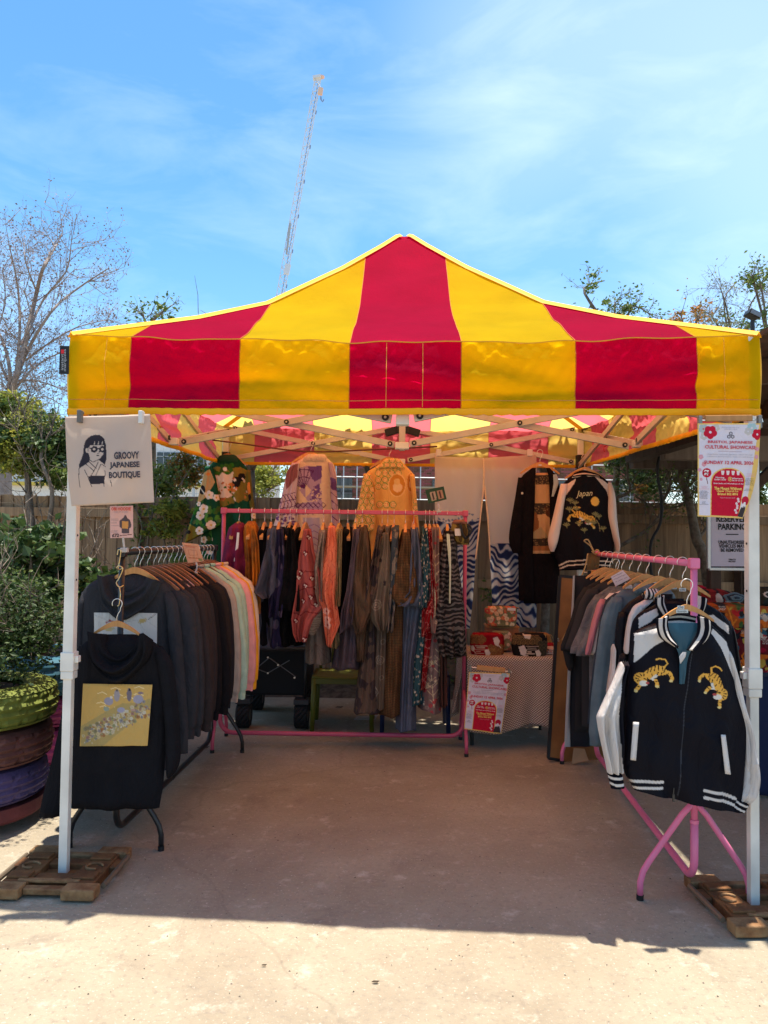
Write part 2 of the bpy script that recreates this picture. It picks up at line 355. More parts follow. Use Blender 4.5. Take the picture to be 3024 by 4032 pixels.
# ------------------------------------------------------------------ fence
FD = 8.0
fw = mat('fence_wood', (.34, .225, .13), .85, kind='wood', col2=(.20, .13, .08), kscale=22, bump=.25, bscale=60)
fence = thing('timber_fence', 'brown featheredge timber fence of vertical boards behind the stall', 'fence', (0, FD, 0))
bd = MB(); bd.add([(-.07, .012, 0), (.07, -.004, 0), (.07, .008, 0), (-.07, .022, 0), (-.07, .012, 1.9), (.07, -.004, 1.9), (.07, .008, 1.9), (-.07, .022, 1.9)], [(0, 3, 2, 1), (4, 5, 6, 7), (0, 1, 5, 4), (1, 2, 6, 5), (2, 3, 7, 6), (3, 0, 4, 7)])
bme = mkmesh('board', np.concatenate(bd.V), bd.F, fw, None, False)
rng = random.Random(4)
for i in range(76):
    o = link('board', bme, fence, (-4.6+i*.123, rng.uniform(-.003, .003), .02+rng.uniform(-.008, .008)), (0, rng.uniform(-.004, .004), 0)); o.scale.z = 1.005
for z in (.38, 1.06, 1.755):
    for x0 in (-4.7, -1.9, .9, 3.7): MB().box((x0+1.4, FD-.045, z), (2.79, .05, .095)).build('rail', fw, fence, bevel=.004)
for x in (-4.7, -2.6, .93, 3.72): MB().box((x, FD-.08, .98), (.1, .1, 1.97)).build('post', fw, fence, bevel=.005)
# ------------------------------------------------------------------ buildings beyond the fence
brk = mat('brick', (.20, .075, .055), .9, island=.45, bump=.3, bscale=20); mort = mat('mortar', (.33, .30, .27), .95)
BD = 33.
b0 = at(1250, 2000, BD); b1 = at(2620, 2000, BD)
bb = thing('brick_building', 'red brick building behind scaffolding beyond the fence', 'building', ((b0[0]+b1[0])/2, BD+3, 0))
MB().box(((b0[0]+b1[0])/2, BD+3.02, 2.9), (b1[0]-b0[0], 6, 5.8)).build('wall', mort, bb)
mb = MB(); z = 1.5; r_ = 0
while z < 5.7:
    x = b0[0]+.12*(r_ % 2); 
    while x < b1[0]-.25:
        mb.box((x+.11, BD+.01, z), (.215, .06, .065)); x += .225
    z += .075; r_ += 1
mb.build('brickwork', brk, bb, kind='stuff')
MB().box(((b0[0]+b1[0])/2, BD+3, 5.95), (b1[0]-b0[0]+.5, 6.6, .3)).build('roof', mat('slate', (.08, .085, .095), .7), bb)
dk = mat('dark_glass', (.02, .025, .03), .12, spec=.6)
for px in (1345, 1745, 2200, 2450):
    P = at(px, 1890, BD); wd = MB().box((P[0], BD-.03, 3.4), (.95, .06, 1.4)).build('window', dk, bb)
    MB().box((P[0], BD-.08, 3.4), (.05, .04, 1.4)).box((P[0], BD-.08, 3.45), (.95, .04, .05)).build('glazing_bar', mat('window_bar', (.12, .12, .13), .5), wd)
steel = mat('scaffold_steel', (.42, .44, .46), .4, .6)
sc_ = thing('scaffold', 'pale steel scaffold tubes standing before the brick building', 'scaffold', (0, BD-2, 0))
for px in (1322, 1352, 1405, 1470, 1592, 1655, 1720, 1860, 2010, 2180, 2330, 2480):
    P = at(px, 1950, BD-2.); MB().tube([(P[0], BD-2, 0), (P[0], BD-2, 5.2)], .026).build('standard', steel, sc_)
for z in (2.3, 3.1, 4.0, 4.6): MB().tube([(b0[0]-.1, BD-2.06, z), (b1[0], BD-2.06, z)], .024).build('ledger', steel, sc_)
plk = MB().box(((b0[0]+b1[0])/2, BD-1.6, 3.62), (b1[0]-b0[0], .7, .05)).build('walkway_board', mat('plank', (.35, .29, .2), .9), sc_)
wb0 = at(-250, 1950, 27.); wb1 = at(1010, 1950, 27.)
wb = thing('pale_building', 'pale rendered building with dark window bands beyond the left fence', 'building', ((wb0[0]+wb1[0])/2, 30, 0))
MB().box(((wb0[0]+wb1[0])/2, 30, 2.7), (wb1[0]-wb0[0], 6, 5.4)).build('wall', mat('render_wall', (.62, .62, .6), .9, var=.1), wb)
for px in range(-180, 1000, 105):
    P = at(px, 1950, 27.); f = MB().box((P[0], 26.98, 2.35), (.8, .08, .75)).build('window', dk, wb); MB().box((P[0], 26.93, 2.35), (.04, .05, .75)).build('frame', steel, f)
    f = MB().box((P[0], 26.98, 4.1), (.8, .08, .75)).build('window', dk, wb)
MB().box(((wb0[0]+wb1[0])/2, 26.9, 3.3), (wb1[0]-wb0[0], .25, .12)).build('string_course', mat('yellow_panel', (.55, .42, .08), .7), wb)
mesh_f = thing('mesh_fence_panel', 'tall pale wire mesh panel behind the green kimono', 'fence', (at(690, 1950, 18)[0], 18, 0))
a0, a1 = at(560, 1950, 18.)[0], at(960, 1950, 18.)[0]
mb = MB()
for z in np.arange(1.2, 3.6, .22): mb.tube([(a0, 18, z), (a1, 18, z)], .008, 4)
mb.build('horizontal_wire', steel, mesh_f); mb = MB()
for x in np.arange(a0, a1, .16): mb.tube([(x, 18.02, 0), (x, 18.02, 3.6)], .006, 4)
mb.build('vertical_wire', steel, mesh_f)
for x in (a0, (a0+a1)/2, a1): MB().tube([(x, 18.05, 0), (x, 18.05, 3.7)], .035, 8).build('post', steel, mesh_f)
# ------------------------------------------------------------------ crane
crw = mat('crane_white', (.6, .64, .68), .5); crb = mat('crane_blue', (.2, .28, .42), .5); crr = mat('crane_red', (.7, .5, .45), .5); crg = mat('crane_grey', (.35, .37, .38), .6)
CD = 100.
T_, B_ = at(1250, 312, CD), at(1103, 1160, CD)
B_ = T_+(B_-T_)*1.45
crane = thing('tower_crane', 'tall slim lattice crane jib leaning up against the sky', 'crane', (B_[0], CD, 0))
ax = (T_-B_); ln = np.linalg.norm(ax); ax /= ln; sd = np.cross(ax, [0, 1., 0]); sd /= np.linalg.norm(sd); bk = np.cross(sd, ax)
if bk[1] < 0: bk = -bk
ch = lambda s, k: B_+ax*s+(sd*-.62 if k == 0 else sd*.50 if k == 1 else sd*-.05+bk*.95)*(1.0-.28*s/ln)
for k, m_ in ((0, crw), (1, crw), (2, crb)): MB().tube([ch(0, k), ch(ln, k)], .06, 6).build('chord', m_, crane)
n_ = int(ln/1.25)
for (k0, k1) in ((0, 2), (2, 1), (0, 1)):
    mb = MB()
    for i in range(n_):
        s0, s1, s2 = i*ln/n_, (i+.5)*ln/n_, (i+1)*ln/n_
        mb.tube([ch(s0, k0), ch(s1, k1)], .045, 4).tube([ch(s1, k1), ch(s2, k0)], .045, 4)
    mb.build('lacing', crw, crane)
mb = MB()
for k in range(1, 9): mb.tube([ch(ln*k/9, 0)-sd*.12, ch(ln*k/9, 0)+ax*.5-sd*.12], .07, 6)
mb.build('coupling', crb, crane)
MB().box(T_+ax*.2+sd*.1, (1.1, .8, .35), ry=-.2).build('jib_head', crw, crane); MB().lathe([(0, -.08), (.4, -.08), (.4, .08), (0, .08)], T_+ax*.4-sd*.5, 14).build('sheave', crr, crane)
hk = at(1262, 360, CD-1)
MB().tube([T_+sd*.5+ax*.2, hk+np.array([0, 0, .6])], .03, 5).build('hoist_rope', crg, crane)
h2 = MB().box(hk, (.6, .4, .9), ry=.15).build('hook_block', mat('hook_orange', (.75, .5, .35), .5), crane)
MB().tube([hk+np.array([.05, 0, -.7]), hk+np.array([.08, 0, -1.1]), hk+np.array([.3, 0, -1.4]), hk+np.array([.45, 0, -1.1])], .1, 6).build('hook', crb, h2)
p0, p1 = at(1143, 880, CD), at(1128, 1000, CD); MB().bar(p0, p1, .5, .2).build('ballast_panel', crg, crane); MB().box(at(1131, 1060, CD-.6), (.7, .5, 1.3), ry=.2).build('cabinet', crw, crane)
MB().box((B_[0], CD, B_[2]/2), (2., 2., B_[2])).build('mast', crw, crane)
# ------------------------------------------------------------------ vegetation helpers
def leafset(C, size, rng, wfrac=.55, droop=0.):
    C = np.asarray(C); n = len(C); d = rng.normal(size=(n, 3)); d[:, 2] = d[:, 2]*.6-droop; d /= np.linalg.norm(d, axis=1)[:, None]
    e = np.cross(d, rng.normal(size=(n, 3))); e /= np.linalg.norm(e, axis=1)[:, None]; s = size*rng.uniform(.6, 1.3, n)[:, None]
    nn = np.cross(d, e)
    V = np.stack([C, C+d*s*.5+e*s*wfrac*.5+nn*s*.08, C+d*s, C+d*s*.5-e*s*wfrac*.5+nn*s*.08], 1).reshape(-1, 3)
    return V, np.arange(4*n).reshape(-1, 4)
def leafobj(name, C, size, material, parent, seed, wfrac=.55, droop=0.):
    V, Q = leafset(C, size, np.random.default_rng(seed), wfrac, droop)
    me = mkmesh(name, V-worldbase(parent), [tuple(map(int, q)) for q in Q], material, None, False)
    o = link(name, me, parent); o['kind'] = 'stuff'; return o
def blobs(spec, n, rng, shell=.5):
    """leaf positions inside many small clumps scattered in ellipsoids: spec = [(centre, radii, share)]"""
    out = []
    tot = sum(s[2] for s in spec)
    for c, r, sh in spec:
        k = int(n*sh/tot); nc = max(4, k//45)
        q = rng.normal(size=(nc, 3)); q /= np.linalg.norm(q, axis=1)[:, None]; q = np.asarray(c)+q*np.asarray(r)*(rng.uniform(shell, 1., (nc, 1)))
        idx = rng.integers(0, nc, k); out.append(q[idx]+rng.normal(size=(k, 3))*np.asarray(r)*.13)
    return np.concatenate(out)
def limb(mb, P, r0, r1, n=6):
    P = np.array(P, float); Q = []; m = len(P)
    for i in range(m-1):
        for k in range(3):
            t = k/3; p_ = [P[max(i-1, 0)], P[i], P[i+1], P[min(i+2, m-1)]]
            Q.append(.5*((2*p_[1])+(-p_[0]+p_[2])*t+(2*p_[0]-5*p_[1]+4*p_[2]-p_[3])*t*t+(-p_[0]+3*p_[1]-3*p_[2]+p_[3])*t**3))
    Q.append(P[-1]); Q = np.array(Q); mb.tube(Q, list(np.linspace(r0, r1, len(Q))), n); return Q
def twigs(mb, Q, r, L_, depth, rng, n, tips, up=.25, dmin=.15):
    for k in range(n):
        i = int(len(Q)*rng.uniform(dmin, 1)); i = min(max(i, 1), len(Q)-1); t = Q[i]-Q[i-1]; t = t/(np.linalg.norm(t)+1e-9)
        d = t*.7+rng.normal(size=3)*.55+np.array([0, 0, up]); d /= np.linalg.norm(d); l = L_*rng.uniform(.5, 1.2)
        m = Q[i]+d*l*.5+rng.normal(size=3)*l*.09; e = Q[i]+d*l+rng.normal(size=3)*l*.12+np.array([0, 0, .05*l])
        mb.tube([Q[i], m, e], [r, r*.75, r*.4], 4, cap=False); S = np.array([Q[i], (Q[i]+m)/2, m, (m+e)/2, e]); tips.append(S)
        if depth > 0: twigs(mb, S, r*.55, L_*.55, depth-1, rng, max(3, n//3 if n < 14 else 6), tips, up)
bark = mat('bark', (.20, .165, .13), .9, kind='noise', col2=(.10, .08, .06), kscale=18, bump=.6, bscale=40)
barkp = mat('pale_bark', (.31, .26, .23), .9, kind='noise', col2=(.21, .17, .15), kscale=14, bump=.4, bscale=30)
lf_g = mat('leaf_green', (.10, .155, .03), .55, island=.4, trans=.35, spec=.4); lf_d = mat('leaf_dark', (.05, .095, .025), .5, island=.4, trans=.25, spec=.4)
lf_y = mat('leaf_lime', (.26, .28, .045), .55, island=.35, trans=.45); lf_o = mat('leaf_amber', (.30, .17, .04), .6, island=.35, trans=.4); bud = mat('bud', (.22, .15, .13), .8, island=.3)
# bare tree, upper left
TD = 11.
tr = thing('bare_tree', 'tall bare grey tree with fine budding twigs at the upper left', 'tree', (at(20, 2100, TD)[0], TD, 0))
nr = np.random.default_rng(11); mb = MB(); tips = []
b_ = at(15, 2100, TD); b_[2] = 0
px3 = lambda pts, D, js=.25, s=0: [at(x, y, D+js*math.sin(i*2.1+s)) for i, (x, y) in enumerate(pts)]
limbs = [([(12, 1720), (25, 1620), (60, 1500), (110, 1300), (145, 1150), (168, 1060), (195, 1010), (225, 960)], .085), ([(30, 1600), (100, 1400), (200, 1230), (300, 1140), (430, 1055)], .05), ([(25, 1640), (40, 1480), (10, 1340), (-60, 1200)], .06), ([(40, 1560), (110, 1470), (190, 1410), (280, 1375)], .035), ([(62, 1490), (78, 1300), (70, 1130), (35, 960)], .045), ([(110, 1310), (170, 1180), (260, 1070), (280, 960)], .035), ([(60, 1500), (150, 1500), (260, 1540)], .03), ([(100, 1420), (180, 1360), (300, 1290), (420, 1260)], .028), ([(20, 1640), (90, 1600), (170, 1560), (250, 1600)], .026), ([(145, 1150), (100, 1030), (95, 955)], .022), ([(30, 1500), (-20, 1350), (20, 1200), (10, 1060)], .03)]
Q = limb(mb, [b_, at(10, 1900, TD), at(12, 1720, TD)], .16, .09, 8)
for k, (pts, r0) in enumerate(limbs):
    Q = limb(mb, px3(pts, TD, .35, k), r0*.62, r0*.16, 7); twigs(mb, Q, r0*.09+.002, .6, 2, nr, 15, tips, .12, .1)
mb.build('trunk', barkp, tr, smooth=True)
Cn = np.concatenate([S[2:] for S in tips]); Cn = Cn[nr.integers(0, len(Cn), 5200)]+nr.normal(size=(5200, 3))*.035
leafobj('crown', Cn, .032, bud, tr, 3, .7)
# leafy tree leaning out in front of the fence at the left
tr = thing('evergreen_tree', 'green leafy tree with a forked trunk before the left fence', 'tree', (at(160, 2400, 7.6)[0], 7.6, 0))
mb = MB(); tips = []; P0 = at(165, 2480, 7.6); P0[2] = .0
Q = limb(mb, [P0, at(150, 2380, 7.6), at(155, 2240, 7.6), at(125, 2080, 7.65), at(110, 1900, 7.7), at(100, 1760, 7.8), at(60, 1640, 7.9)], .055, .02, 8); twigs(mb, Q[10:], .008, .5, 1, nr, 16, tips)
Q = limb(mb, [at(155, 2240, 7.6), at(190, 2080, 7.55), at(205, 1930, 7.5), at(160, 1800, 7.5), at(200, 1700, 7.6)], .03, .012, 7); twigs(mb, Q, .006, .45, 1, nr, 14, tips)
mb.build('trunk', bark, tr, smooth=True)
sp = [(at(70, 1760, 8.0), (.42, .4, .30), 3), (at(205, 1740, 7.8), (.28, .35, .3), 2), (at(30, 1620, 8.2), (.22, .3, .2), 1.2), (at(210, 1860, 7.7), (.22, .3, .2), 1.2), (at(60, 1890, 7.9), (.3, .3, .13), 1)]
Cn = blobs(sp, 9500, nr, .25); leafobj('crown', Cn[:5200], .06, lf_d, tr, 5); leafobj('paler_crown', Cn[5200:8200], .055, lf_g, tr, 6); Cl = blobs([(at(40, 1610, 8.2), (.28, .3, .2), 1), (at(140, 1720, 7.9), (.4, .3, .25), 1.4), (at(60, 1800, 7.8), (.3, .3, .2), 1)], 6500, nr, .3); leafobj('young_leaf', Cl, .05, lf_y, tr, 7)  # dark crown leaves plus a set in paler green and lime
# amber-green climber between the tote bag and the green kimono
tr = thing('climbing_shrub', 'yellow-green climber spilling over the fence beside the tote bag', 'shrub', (at(660, 2200, 7.8)[0], 7.75, 0))
mb = MB(); tips = []
for k, pts in enumerate([[(640, 2420), (660, 2250), (640, 2080), (680, 1960), (740, 1860)], [(560, 2420), (575, 2200), (600, 2020), (620, 1900)], [(600, 2450), (540, 2250), (560, 2080), (530, 2000)], [(720, 2400), (700, 2200), (760, 2060)]]):
    Pz = px3(pts, 7.78, .08, k); Pz[0][2] = .02; Q = limb(mb, Pz, .014, .006, 6); twigs(mb, Q, .004, .32, 1, nr, 9, tips)
mb.build('stem', bark, tr, smooth=True)
sp = [(at(640, 1900, 8.2), (.28, .25, .28), 2.5), (at(745, 1860, 8.1), (.2, .2, .2), 2), (at(680, 2010, 7.75), (.25, .15, .12), 1.6), (at(640, 2080, 7.7), (.22, .12, .1), 1), (at(560, 1900, 8.3), (.2, .2, .25), 1)]
Cn = blobs(sp, 6800, nr, .2); leafobj('leaf_cluster', Cn[:2600], .045, lf_g, tr, 8); leafobj('amber_leaf', Cn[2600:3700], .042, lf_o, tr, 9); leafobj('lime_leaf', Cn[3700:], .045, lf_y, tr, 10)
Cn = np.concatenate([S for S in tips]); Cn = Cn[nr.integers(0, len(Cn), 900)]+nr.normal(size=(900, 3))*.03; leafobj('stem_leaf', Cn, .05, lf_g, tr, 12)
# palm-like strappy plant under it
tr = thing('strap_leaf_plant', 'strappy green plant standing at the fence beside the green kimono', 'plant', (at(720, 2300, 7.7)[0], 7.7, 0)); mb = MB()
c0 = at(730, 2270, 7.7)
for k in range(46):
    a = nr.uniform(0, 6.28); l = nr.uniform(.25, .5); e = c0+np.array([math.cos(a)*l*.8, math.sin(a)*l*.25, nr.uniform(.0, .25)]); m = (c0+e)/2+np.array([0, 0, .13])
    s_ = np.array([.008, 0, .004]); mb.add([c0-s_, c0+s_, m+s_*1.4, m-s_*1.4, e], [(0, 1, 2, 3), (3, 2, 4)])
mb.build('strap_leaf', lf_g, tr); mb = MB(); limb(mb, [(c0[0], 7.7, 0), c0-np.array([0, 0, .4]), c0], .025, .018); mb.build('stem', bark, tr)
# blossom-yellow tree between the kimonos
tr = thing('yellow_leaf_tree', 'small yellow-green tree seen between the green and purple kimonos', 'tree', (at(1040, 2000, 12)[0], 12, 0)); mb = MB(); tips = []
for k, pts in enumerate([[(1030, 2200), (1030, 1990), (1060, 1880), (1110, 1800)], [(1030, 1990), (990, 1900), (960, 1830)], [(1030, 1950), (1085, 1910), (1140, 1880)]]):
    Pz = px3(pts, 12., .1, k); Q = limb(mb, ([(Pz[0][0], 12, 0)] if k == 0 else [])+Pz, .03, .01); twigs(mb, Q, .006, .4, 1, nr, 12, tips)
mb.build('trunk', bark, tr, smooth=True); Cn = blobs([(at(1040, 1880, 12.), (.42, .4, .32), 1)], 2300, nr, .1); leafobj('crown', Cn, .06, lf_y, tr, 13)
# dark thorny shrub at the right fence, its crooked trunk
tr = thing('dark_shrub_tree', 'dark twiggy shrub with a crooked trunk before the right fence', 'tree', (at(2840, 2500, 7.6)[0], 7.6, 0)); mb = MB(); tips = []
P0 = at(2850, 2480, 7.6); P0[2] = 0
Q = limb(mb, [P0, at(2780, 2230, 7.6), at(2745, 2130, 7.6), at(2730, 2060, 7.6), at(2710, 1960, 7.62), at(2680, 1870, 7.65), at(2700, 1780, 7.7)], .06, .028, 8); twigs(mb, Q[9:], .01, .5, 2, nr, 14, tips)
for k, pts in enumerate([[(2440, 2150), (2530, 2100), (2590, 2040), (2610, 2000), (2560, 1990), (2500, 1950)], [(2610, 2000), (2680, 1990), (2720, 1960)], [(2420, 1960), (2480, 1935), (2470, 1870), (2480, 1780)], [(2600, 1990), (2640, 1900), (2600, 1800)], [(2745, 2130), (2790, 2060), (2800, 2000)]]):
    Q = limb(mb, px3(pts, 7.7, .06, k), .02, .008, 6); twigs(mb, Q, .006, .42, 2, nr, 11, tips)
mb.build('trunk', bark, tr, smooth=True)
Cn = blobs([(at(2560, 1860, 8.5), (.45, .4, .36), 3), (at(2690, 1830, 8.6), (.35, .4, .3), 2), (at(2480, 1800, 8.8), (.35, .3, .25), 2), (at(2850, 1850, 8.7), (.4, .3, .3), 1), (at(2980, 1950, 8.6), (.3, .3, .3), 1)], 9500, nr, .1); leafobj('crown', Cn[:5500], .055, lf_d, tr, 14); leafobj('paler_crown', Cn[5500:], .05, lf_g, tr, 17)  # second leaf set in a paler green
Cn = np.concatenate(tips); Cn = Cn[nr.integers(0, len(Cn), 1600)]+nr.normal(size=(1600, 3))*.03; leafobj('twig_leaf', Cn, .04, lf_g, tr, 15)
Cn = blobs([(at(2515, 1925, 8.2), (.06, .1, .06), 1)], 120, nr, .1); leafobj('amber_leaf', Cn, .05, lf_o, tr, 16)
# black cable looping through it
mb = MB(); limb(mb, [at(2745, 1705, 7.4), at(2640, 1745, 7.4), at(2595, 1800, 7.4), at(2590, 1880, 7.4), at(2605, 1960, 7.4), at(2600, 2060, 7.4), at(2565, 2130, 7.4), at(2560, 2210, 7.4), at(2570, 2300, 7.4)], .014, .014, 8)
prop(mb.build('cable', mat('black_rubber', (.015, .015, .016), .5)), 'black cable looping down through the dark shrub', 'cable')
# trees whose tops show above the canopy on the right
def top_tree(name, label, base_px, D, spec, n, size, lm, seed, weep=False, limbs=(), dn=0):
    r2 = np.random.default_rng(seed); B = at(base_px, 2100, D); t = thing(name, label, 'tree', (B[0], D, 0)); m2 = MB(); tp = []
    for k, pts in enumerate(limbs):
        pts = [(x, y+dn) for x, y in pts]
        Pz = px3(pts, D, .12, k); Q = limb(m2, ([(B[0], D, 0), (B[0], D, Pz[0][2]*.5)] if k == 0 else [])+Pz, .05 if k == 0 else .018, .006, 6); twigs(m2, Q, .0045, .2 if not weep else .42, 2 if weep else 1, r2, 12, tp, -.6 if weep else .05, .4)
    m2.build('trunk', bark, t, smooth=True)
    C1 = np.concatenate([s[1:] for s in tp]); k1 = n//2; C1 = C1[r2.integers(0, len(C1), k1)]+r2.normal(size=(k1, 3))*.05
    C2 = blobs([(at(x, y+dn, D), (rx, .4, rz), w_) for x, y, rx, rz, w_ in spec], n-k1, r2, .1); leafobj('crown', np.concatenate([C1, C2]), size, lm, t, seed, droop=.6 if weep else 0)
top_tree('sapling_tree', 'leafy tree tips showing above the right slope of the canopy', 2420, 8.8, [(2310, 1090, .1, .12, 1), (2470, 1170, .25, .1, 2), (2380, 1150, .15, .1, 1)], 800, .045, lf_g, 21, limbs=[[(2440, 1500), (2430, 1300), (2340, 1170), (2300, 1090), (2380, 1060)], [(2430, 1300), (2470, 1200), (2500, 1160), (2570, 1200)], [(2430, 1280), (2420, 1200), (2420, 1150)]], dn=45)
top_tree('sprig_tree', 'small leafy sprig rising above the left slope of the canopy', 600, 8.6, [(640, 1235, .12, .06, 1)], 300, .05, lf_g, 22, limbs=[[(600, 1500), (590, 1300), (620, 1245), (680, 1200)], [(590, 1300), (570, 1260), (560, 1235)]])
top_tree('weeping_birch', 'pale wispy birch behind the right corner of the canopy', 2900, 12., [(2880, 1200, .5, .45, 1)], 1500, .045, mat('leaf_grey', (.2, .22, .13), .7, island=.3, trans=.3), 23, True, [[(2900, 1700), (2890, 1350), (2860, 1150), (2830, 1060)], [(2890, 1350), (2800, 1180), (2740, 1180)], [(2890, 1300), (2960, 1130), (3000, 1080)], [(2880, 1300), (2850, 1130), (2900, 1050)], [(2890, 1400), (2780, 1280), (2720, 1230)]], dn=60)
top_tree('green_corner_tree', 'green tree at the right edge above the canopy corner', 3040, 9.5, [(3005, 1060, .18, .16, 2), (3020, 1200, .15, .3, 2), (3000, 1420, .1, .3, 1)], 900, .055, lf_g, 24, limbs=[[(3050, 1700), (3030, 1400), (3010, 1150), (2985, 1010)], [(3030, 1400), (2990, 1300), (2960, 1260)], [(3020, 1250), (2970, 1060), (2960, 1020)]], dn=60)
top_tree('copper_leaf_tree', 'copper-tinged foliage peeping above the canopy near the right corner', 2700, 9.2, [(2710, 1250, .22, .06, 1)], 420, .05, lf_o, 25, limbs=[[(2720, 1500), (2710, 1350), (2680, 1240)], [(2710, 1350), (2750, 1255)]])
for k, (px, lab) in enumerate(((980, 'unseen tree crown added for shade behind the left half of the canopy'), (1450, 'unseen tree crown added for shade behind the middle of the canopy'), (2150, 'unseen tree crown added for shade behind the right half of the canopy'))):
    X = at(px, 2000, 7.75)[0]; t = thing('added_shade_tree', lab, 'tree', (X, 7.85, 0)); mb = MB(); tips = []  # hidden trees added to shade the fence and rear floor
    for j in range(7):
        a = j*.9+k; Q = limb(mb, [(X, 7.85, 2.2), (X+.35*math.cos(a), 7.75+.2*math.sin(a), 2.75), (X+.95*math.cos(a), 7.6+.6*math.sin(a), 3.1+.1*math.sin(3*a))], .03, .01, 6); twigs(mb, Q, .007, .5, 1, nr, 9, tips)
    limb(mb, [(X, 7.86, 0), (X+.03, 7.86, 1.2), (X, 7.85, 2.25)], .05, .035, 8)
    mb.build('trunk', bark, t, smooth=True); Cn = blobs([((X, 7.55, 3.05), (1.25, 1.05, .3), 1)], 19000, nr, .05); Cn[:, 1] = np.where(Cn[:, 1] < 6.6, 13.4-Cn[:, 1], Cn[:, 1]); leafobj('crown', Cn, .13, lf_g, t, 60+k)
# ------------------------------------------------------------------ timber shelter at the right, roof extended out of view to add shade
dw = mat('dark_timber', (.085, .05, .035), .8, kind='wood', col2=(.045, .028, .02), kscale=9, bump=.3, bscale=40)
dwg = mat('grey_timber', (.17, .13, .105), .85, kind='wood', col2=(.1, .075, .06), kscale=9, bump=.3, bscale=40)
sh = thing('timber_shelter', 'dark timber shelter at the right edge, its sloping board roof extended unseen for shade', 'shelter', (2.6, 5.3, 0))
for x, y in ((2.45, 3.3), (3.35, 7.05), (5.0, 3.3), (5.0, 7.5)): MB().box((x, y, 1.15), (.14, .14, 2.3)).build('post', dw, sh, bevel=.006)
for y in (6.75, 7.6): MB().box((3.7, y, 2.36), (2.45, .13, .22)).build('tie_beam', dwg, sh, bevel=.008)
MB().box((2.45, 5.2, 2.36), (.12, 4.6, .12)).build('wall_plate', dw, sh, bevel=.006)
for y in (3.15, 3.9, 4.8, 5.7, 6.6, 7.55):
    MB().bar((1.70, y, 2.37), (4.8, y, 2.78), .06, .12).build('rafter', dw, sh)
for y in (7.1, 7.55): MB().bar((3.38, y+.05, 1.95), (3.75, y+.05, 2.3), .07, .09).build('knee_brace', dw, sh)
for k in range(16):
    s_ = k/16; MB().box((1.77+3.1*s_, 5.3, 2.47+.40*s_), (.2, 4.75, .022), ry=-.13).build('roof_board', dw, sh)
cp = at(2963, 1262, 6.6)
c_ = thing('security_camera', 'small dark floodlight camera standing above the right canopy corner', 'camera', (cp[0], cp[1], cp[2]))
pc = mat('dark_plastic', (.03, .032, .036), .45)
MB().box(cp+np.array([0, 0, .05]), (.11, .12, .05), ry=.45).build('housing', pc, c_, bevel=.008); MB().box(cp+np.array([0, -.065, .045]), (.09, .008, .035), ry=.45).build('lens_panel', mat('lens', (.2, .22, .24), .1), c_)
MB().tube([cp, cp-np.array([0, 0, .2])], .018).build('bracket', pc, c_); MB().box(cp-np.array([-.02, 0, .16]), (.08, .08, .07)).build('junction_box', pc, c_)
mb = MB(); mb.tube([cp-np.array([0, 0, .2]), (cp[0], cp[1], 2.3)], .025); prop(mb.build('mounting_pole', pc), 'thin dark pole under the corner camera', 'pole')
# ------------------------------------------------------------------ tyre planters
def tyre(parent, c, ro, h, m_, z, nm='tyre'):
    pr = [(ro*.55, .02), (ro*.72, 0), (ro*.90, .012), (ro*.965, .03)]; nz = 9
    for k in range(nz):
        zz = .03+(h-.06)*k/(nz-1); gr = .012 if k in (2, 4, 6) else 0; pr.append((ro-gr-.02*(abs(k/(nz-1)-.5)*2)**3, zz))
    pr += [(ro*.965, h-.03), (ro*.90, h-.012), (ro*.72, h), (ro*.55, h-.02)]
    mb = MB(); mb.lathe(pr, (c[0], c[1], z), 96, fr=lambda k, i: (-.010 if (3 < k < 6 or 10 < k < 13) and i % 4 == 0 else 0) + (-.006 if 6 < k < 10 and (i+k) % 6 == 0 else 0))
    return mb.build(nm, m_, parent, smooth=False)
ty = [mat('tyre_'+n, c, .75, var=.35, vscale=9, bump=.5, bscale=50) for n, c in (('red', (.11, .026, .028)), ('purple', (.085, .062, .15)), ('brown', (.125, .05, .04)), ('lime', (.135, .16, .026)))]
pl = thing('tyre_planter', 'planter of stacked painted tyres, lime over brown over purple, at the left edge', 'planter', (-2.17, 4.1, 0))
MB().lathe([(0, .05), (.34, .05), (.36, .07), (.36, .13), (0, .13)], (-2.17, 4.1, 0), 40).build('base_board', ty[0], pl)
for k in range(4):
    a = k*1.57+.6; MB().lathe([(0, -.02), (.025, -.02), (.025, .02), (0, .02)], (-2.17+.27*math.cos(a), 4.1+.27*math.sin(a), .025), 14).build('caster', mat('dark_plastic'), pl)
for k, (m_, z, h, ro) in enumerate(((ty[1], .13, .19, .37), (ty[2], .32, .2, .39), (ty[3], .52, .21, .41))): tyre(pl, (-2.17, 4.1), ro, h, m_, z)
MB().lathe([(0, .68), (.2, .69), (.3, .66)], (-2.17, 4.1, 0), 30).build('compost', soil, pl)
bush = thing('box_shrub', 'dense small-leaved green shrub growing in the lime tyre planter', 'shrub', (-2.17, 4.1, .66))
mb = MB(); tips = []
for k in range(16):
    a = nr.uniform(0, 6.28); r_ = nr.uniform(.1, .4); Q = limb(mb, [(-2.17, 4.1, .66), (-2.17+.5*r_*math.cos(a), 4.1+.5*r_*math.sin(a), .95), (-2.17+r_*math.cos(a), 4.1+r_*math.sin(a), nr.uniform(1.0, 1.35))], .01, .003, 5); twigs(mb, Q, .003, .22, 1, nr, 10, tips)
mb.build('stem', bark, bush)
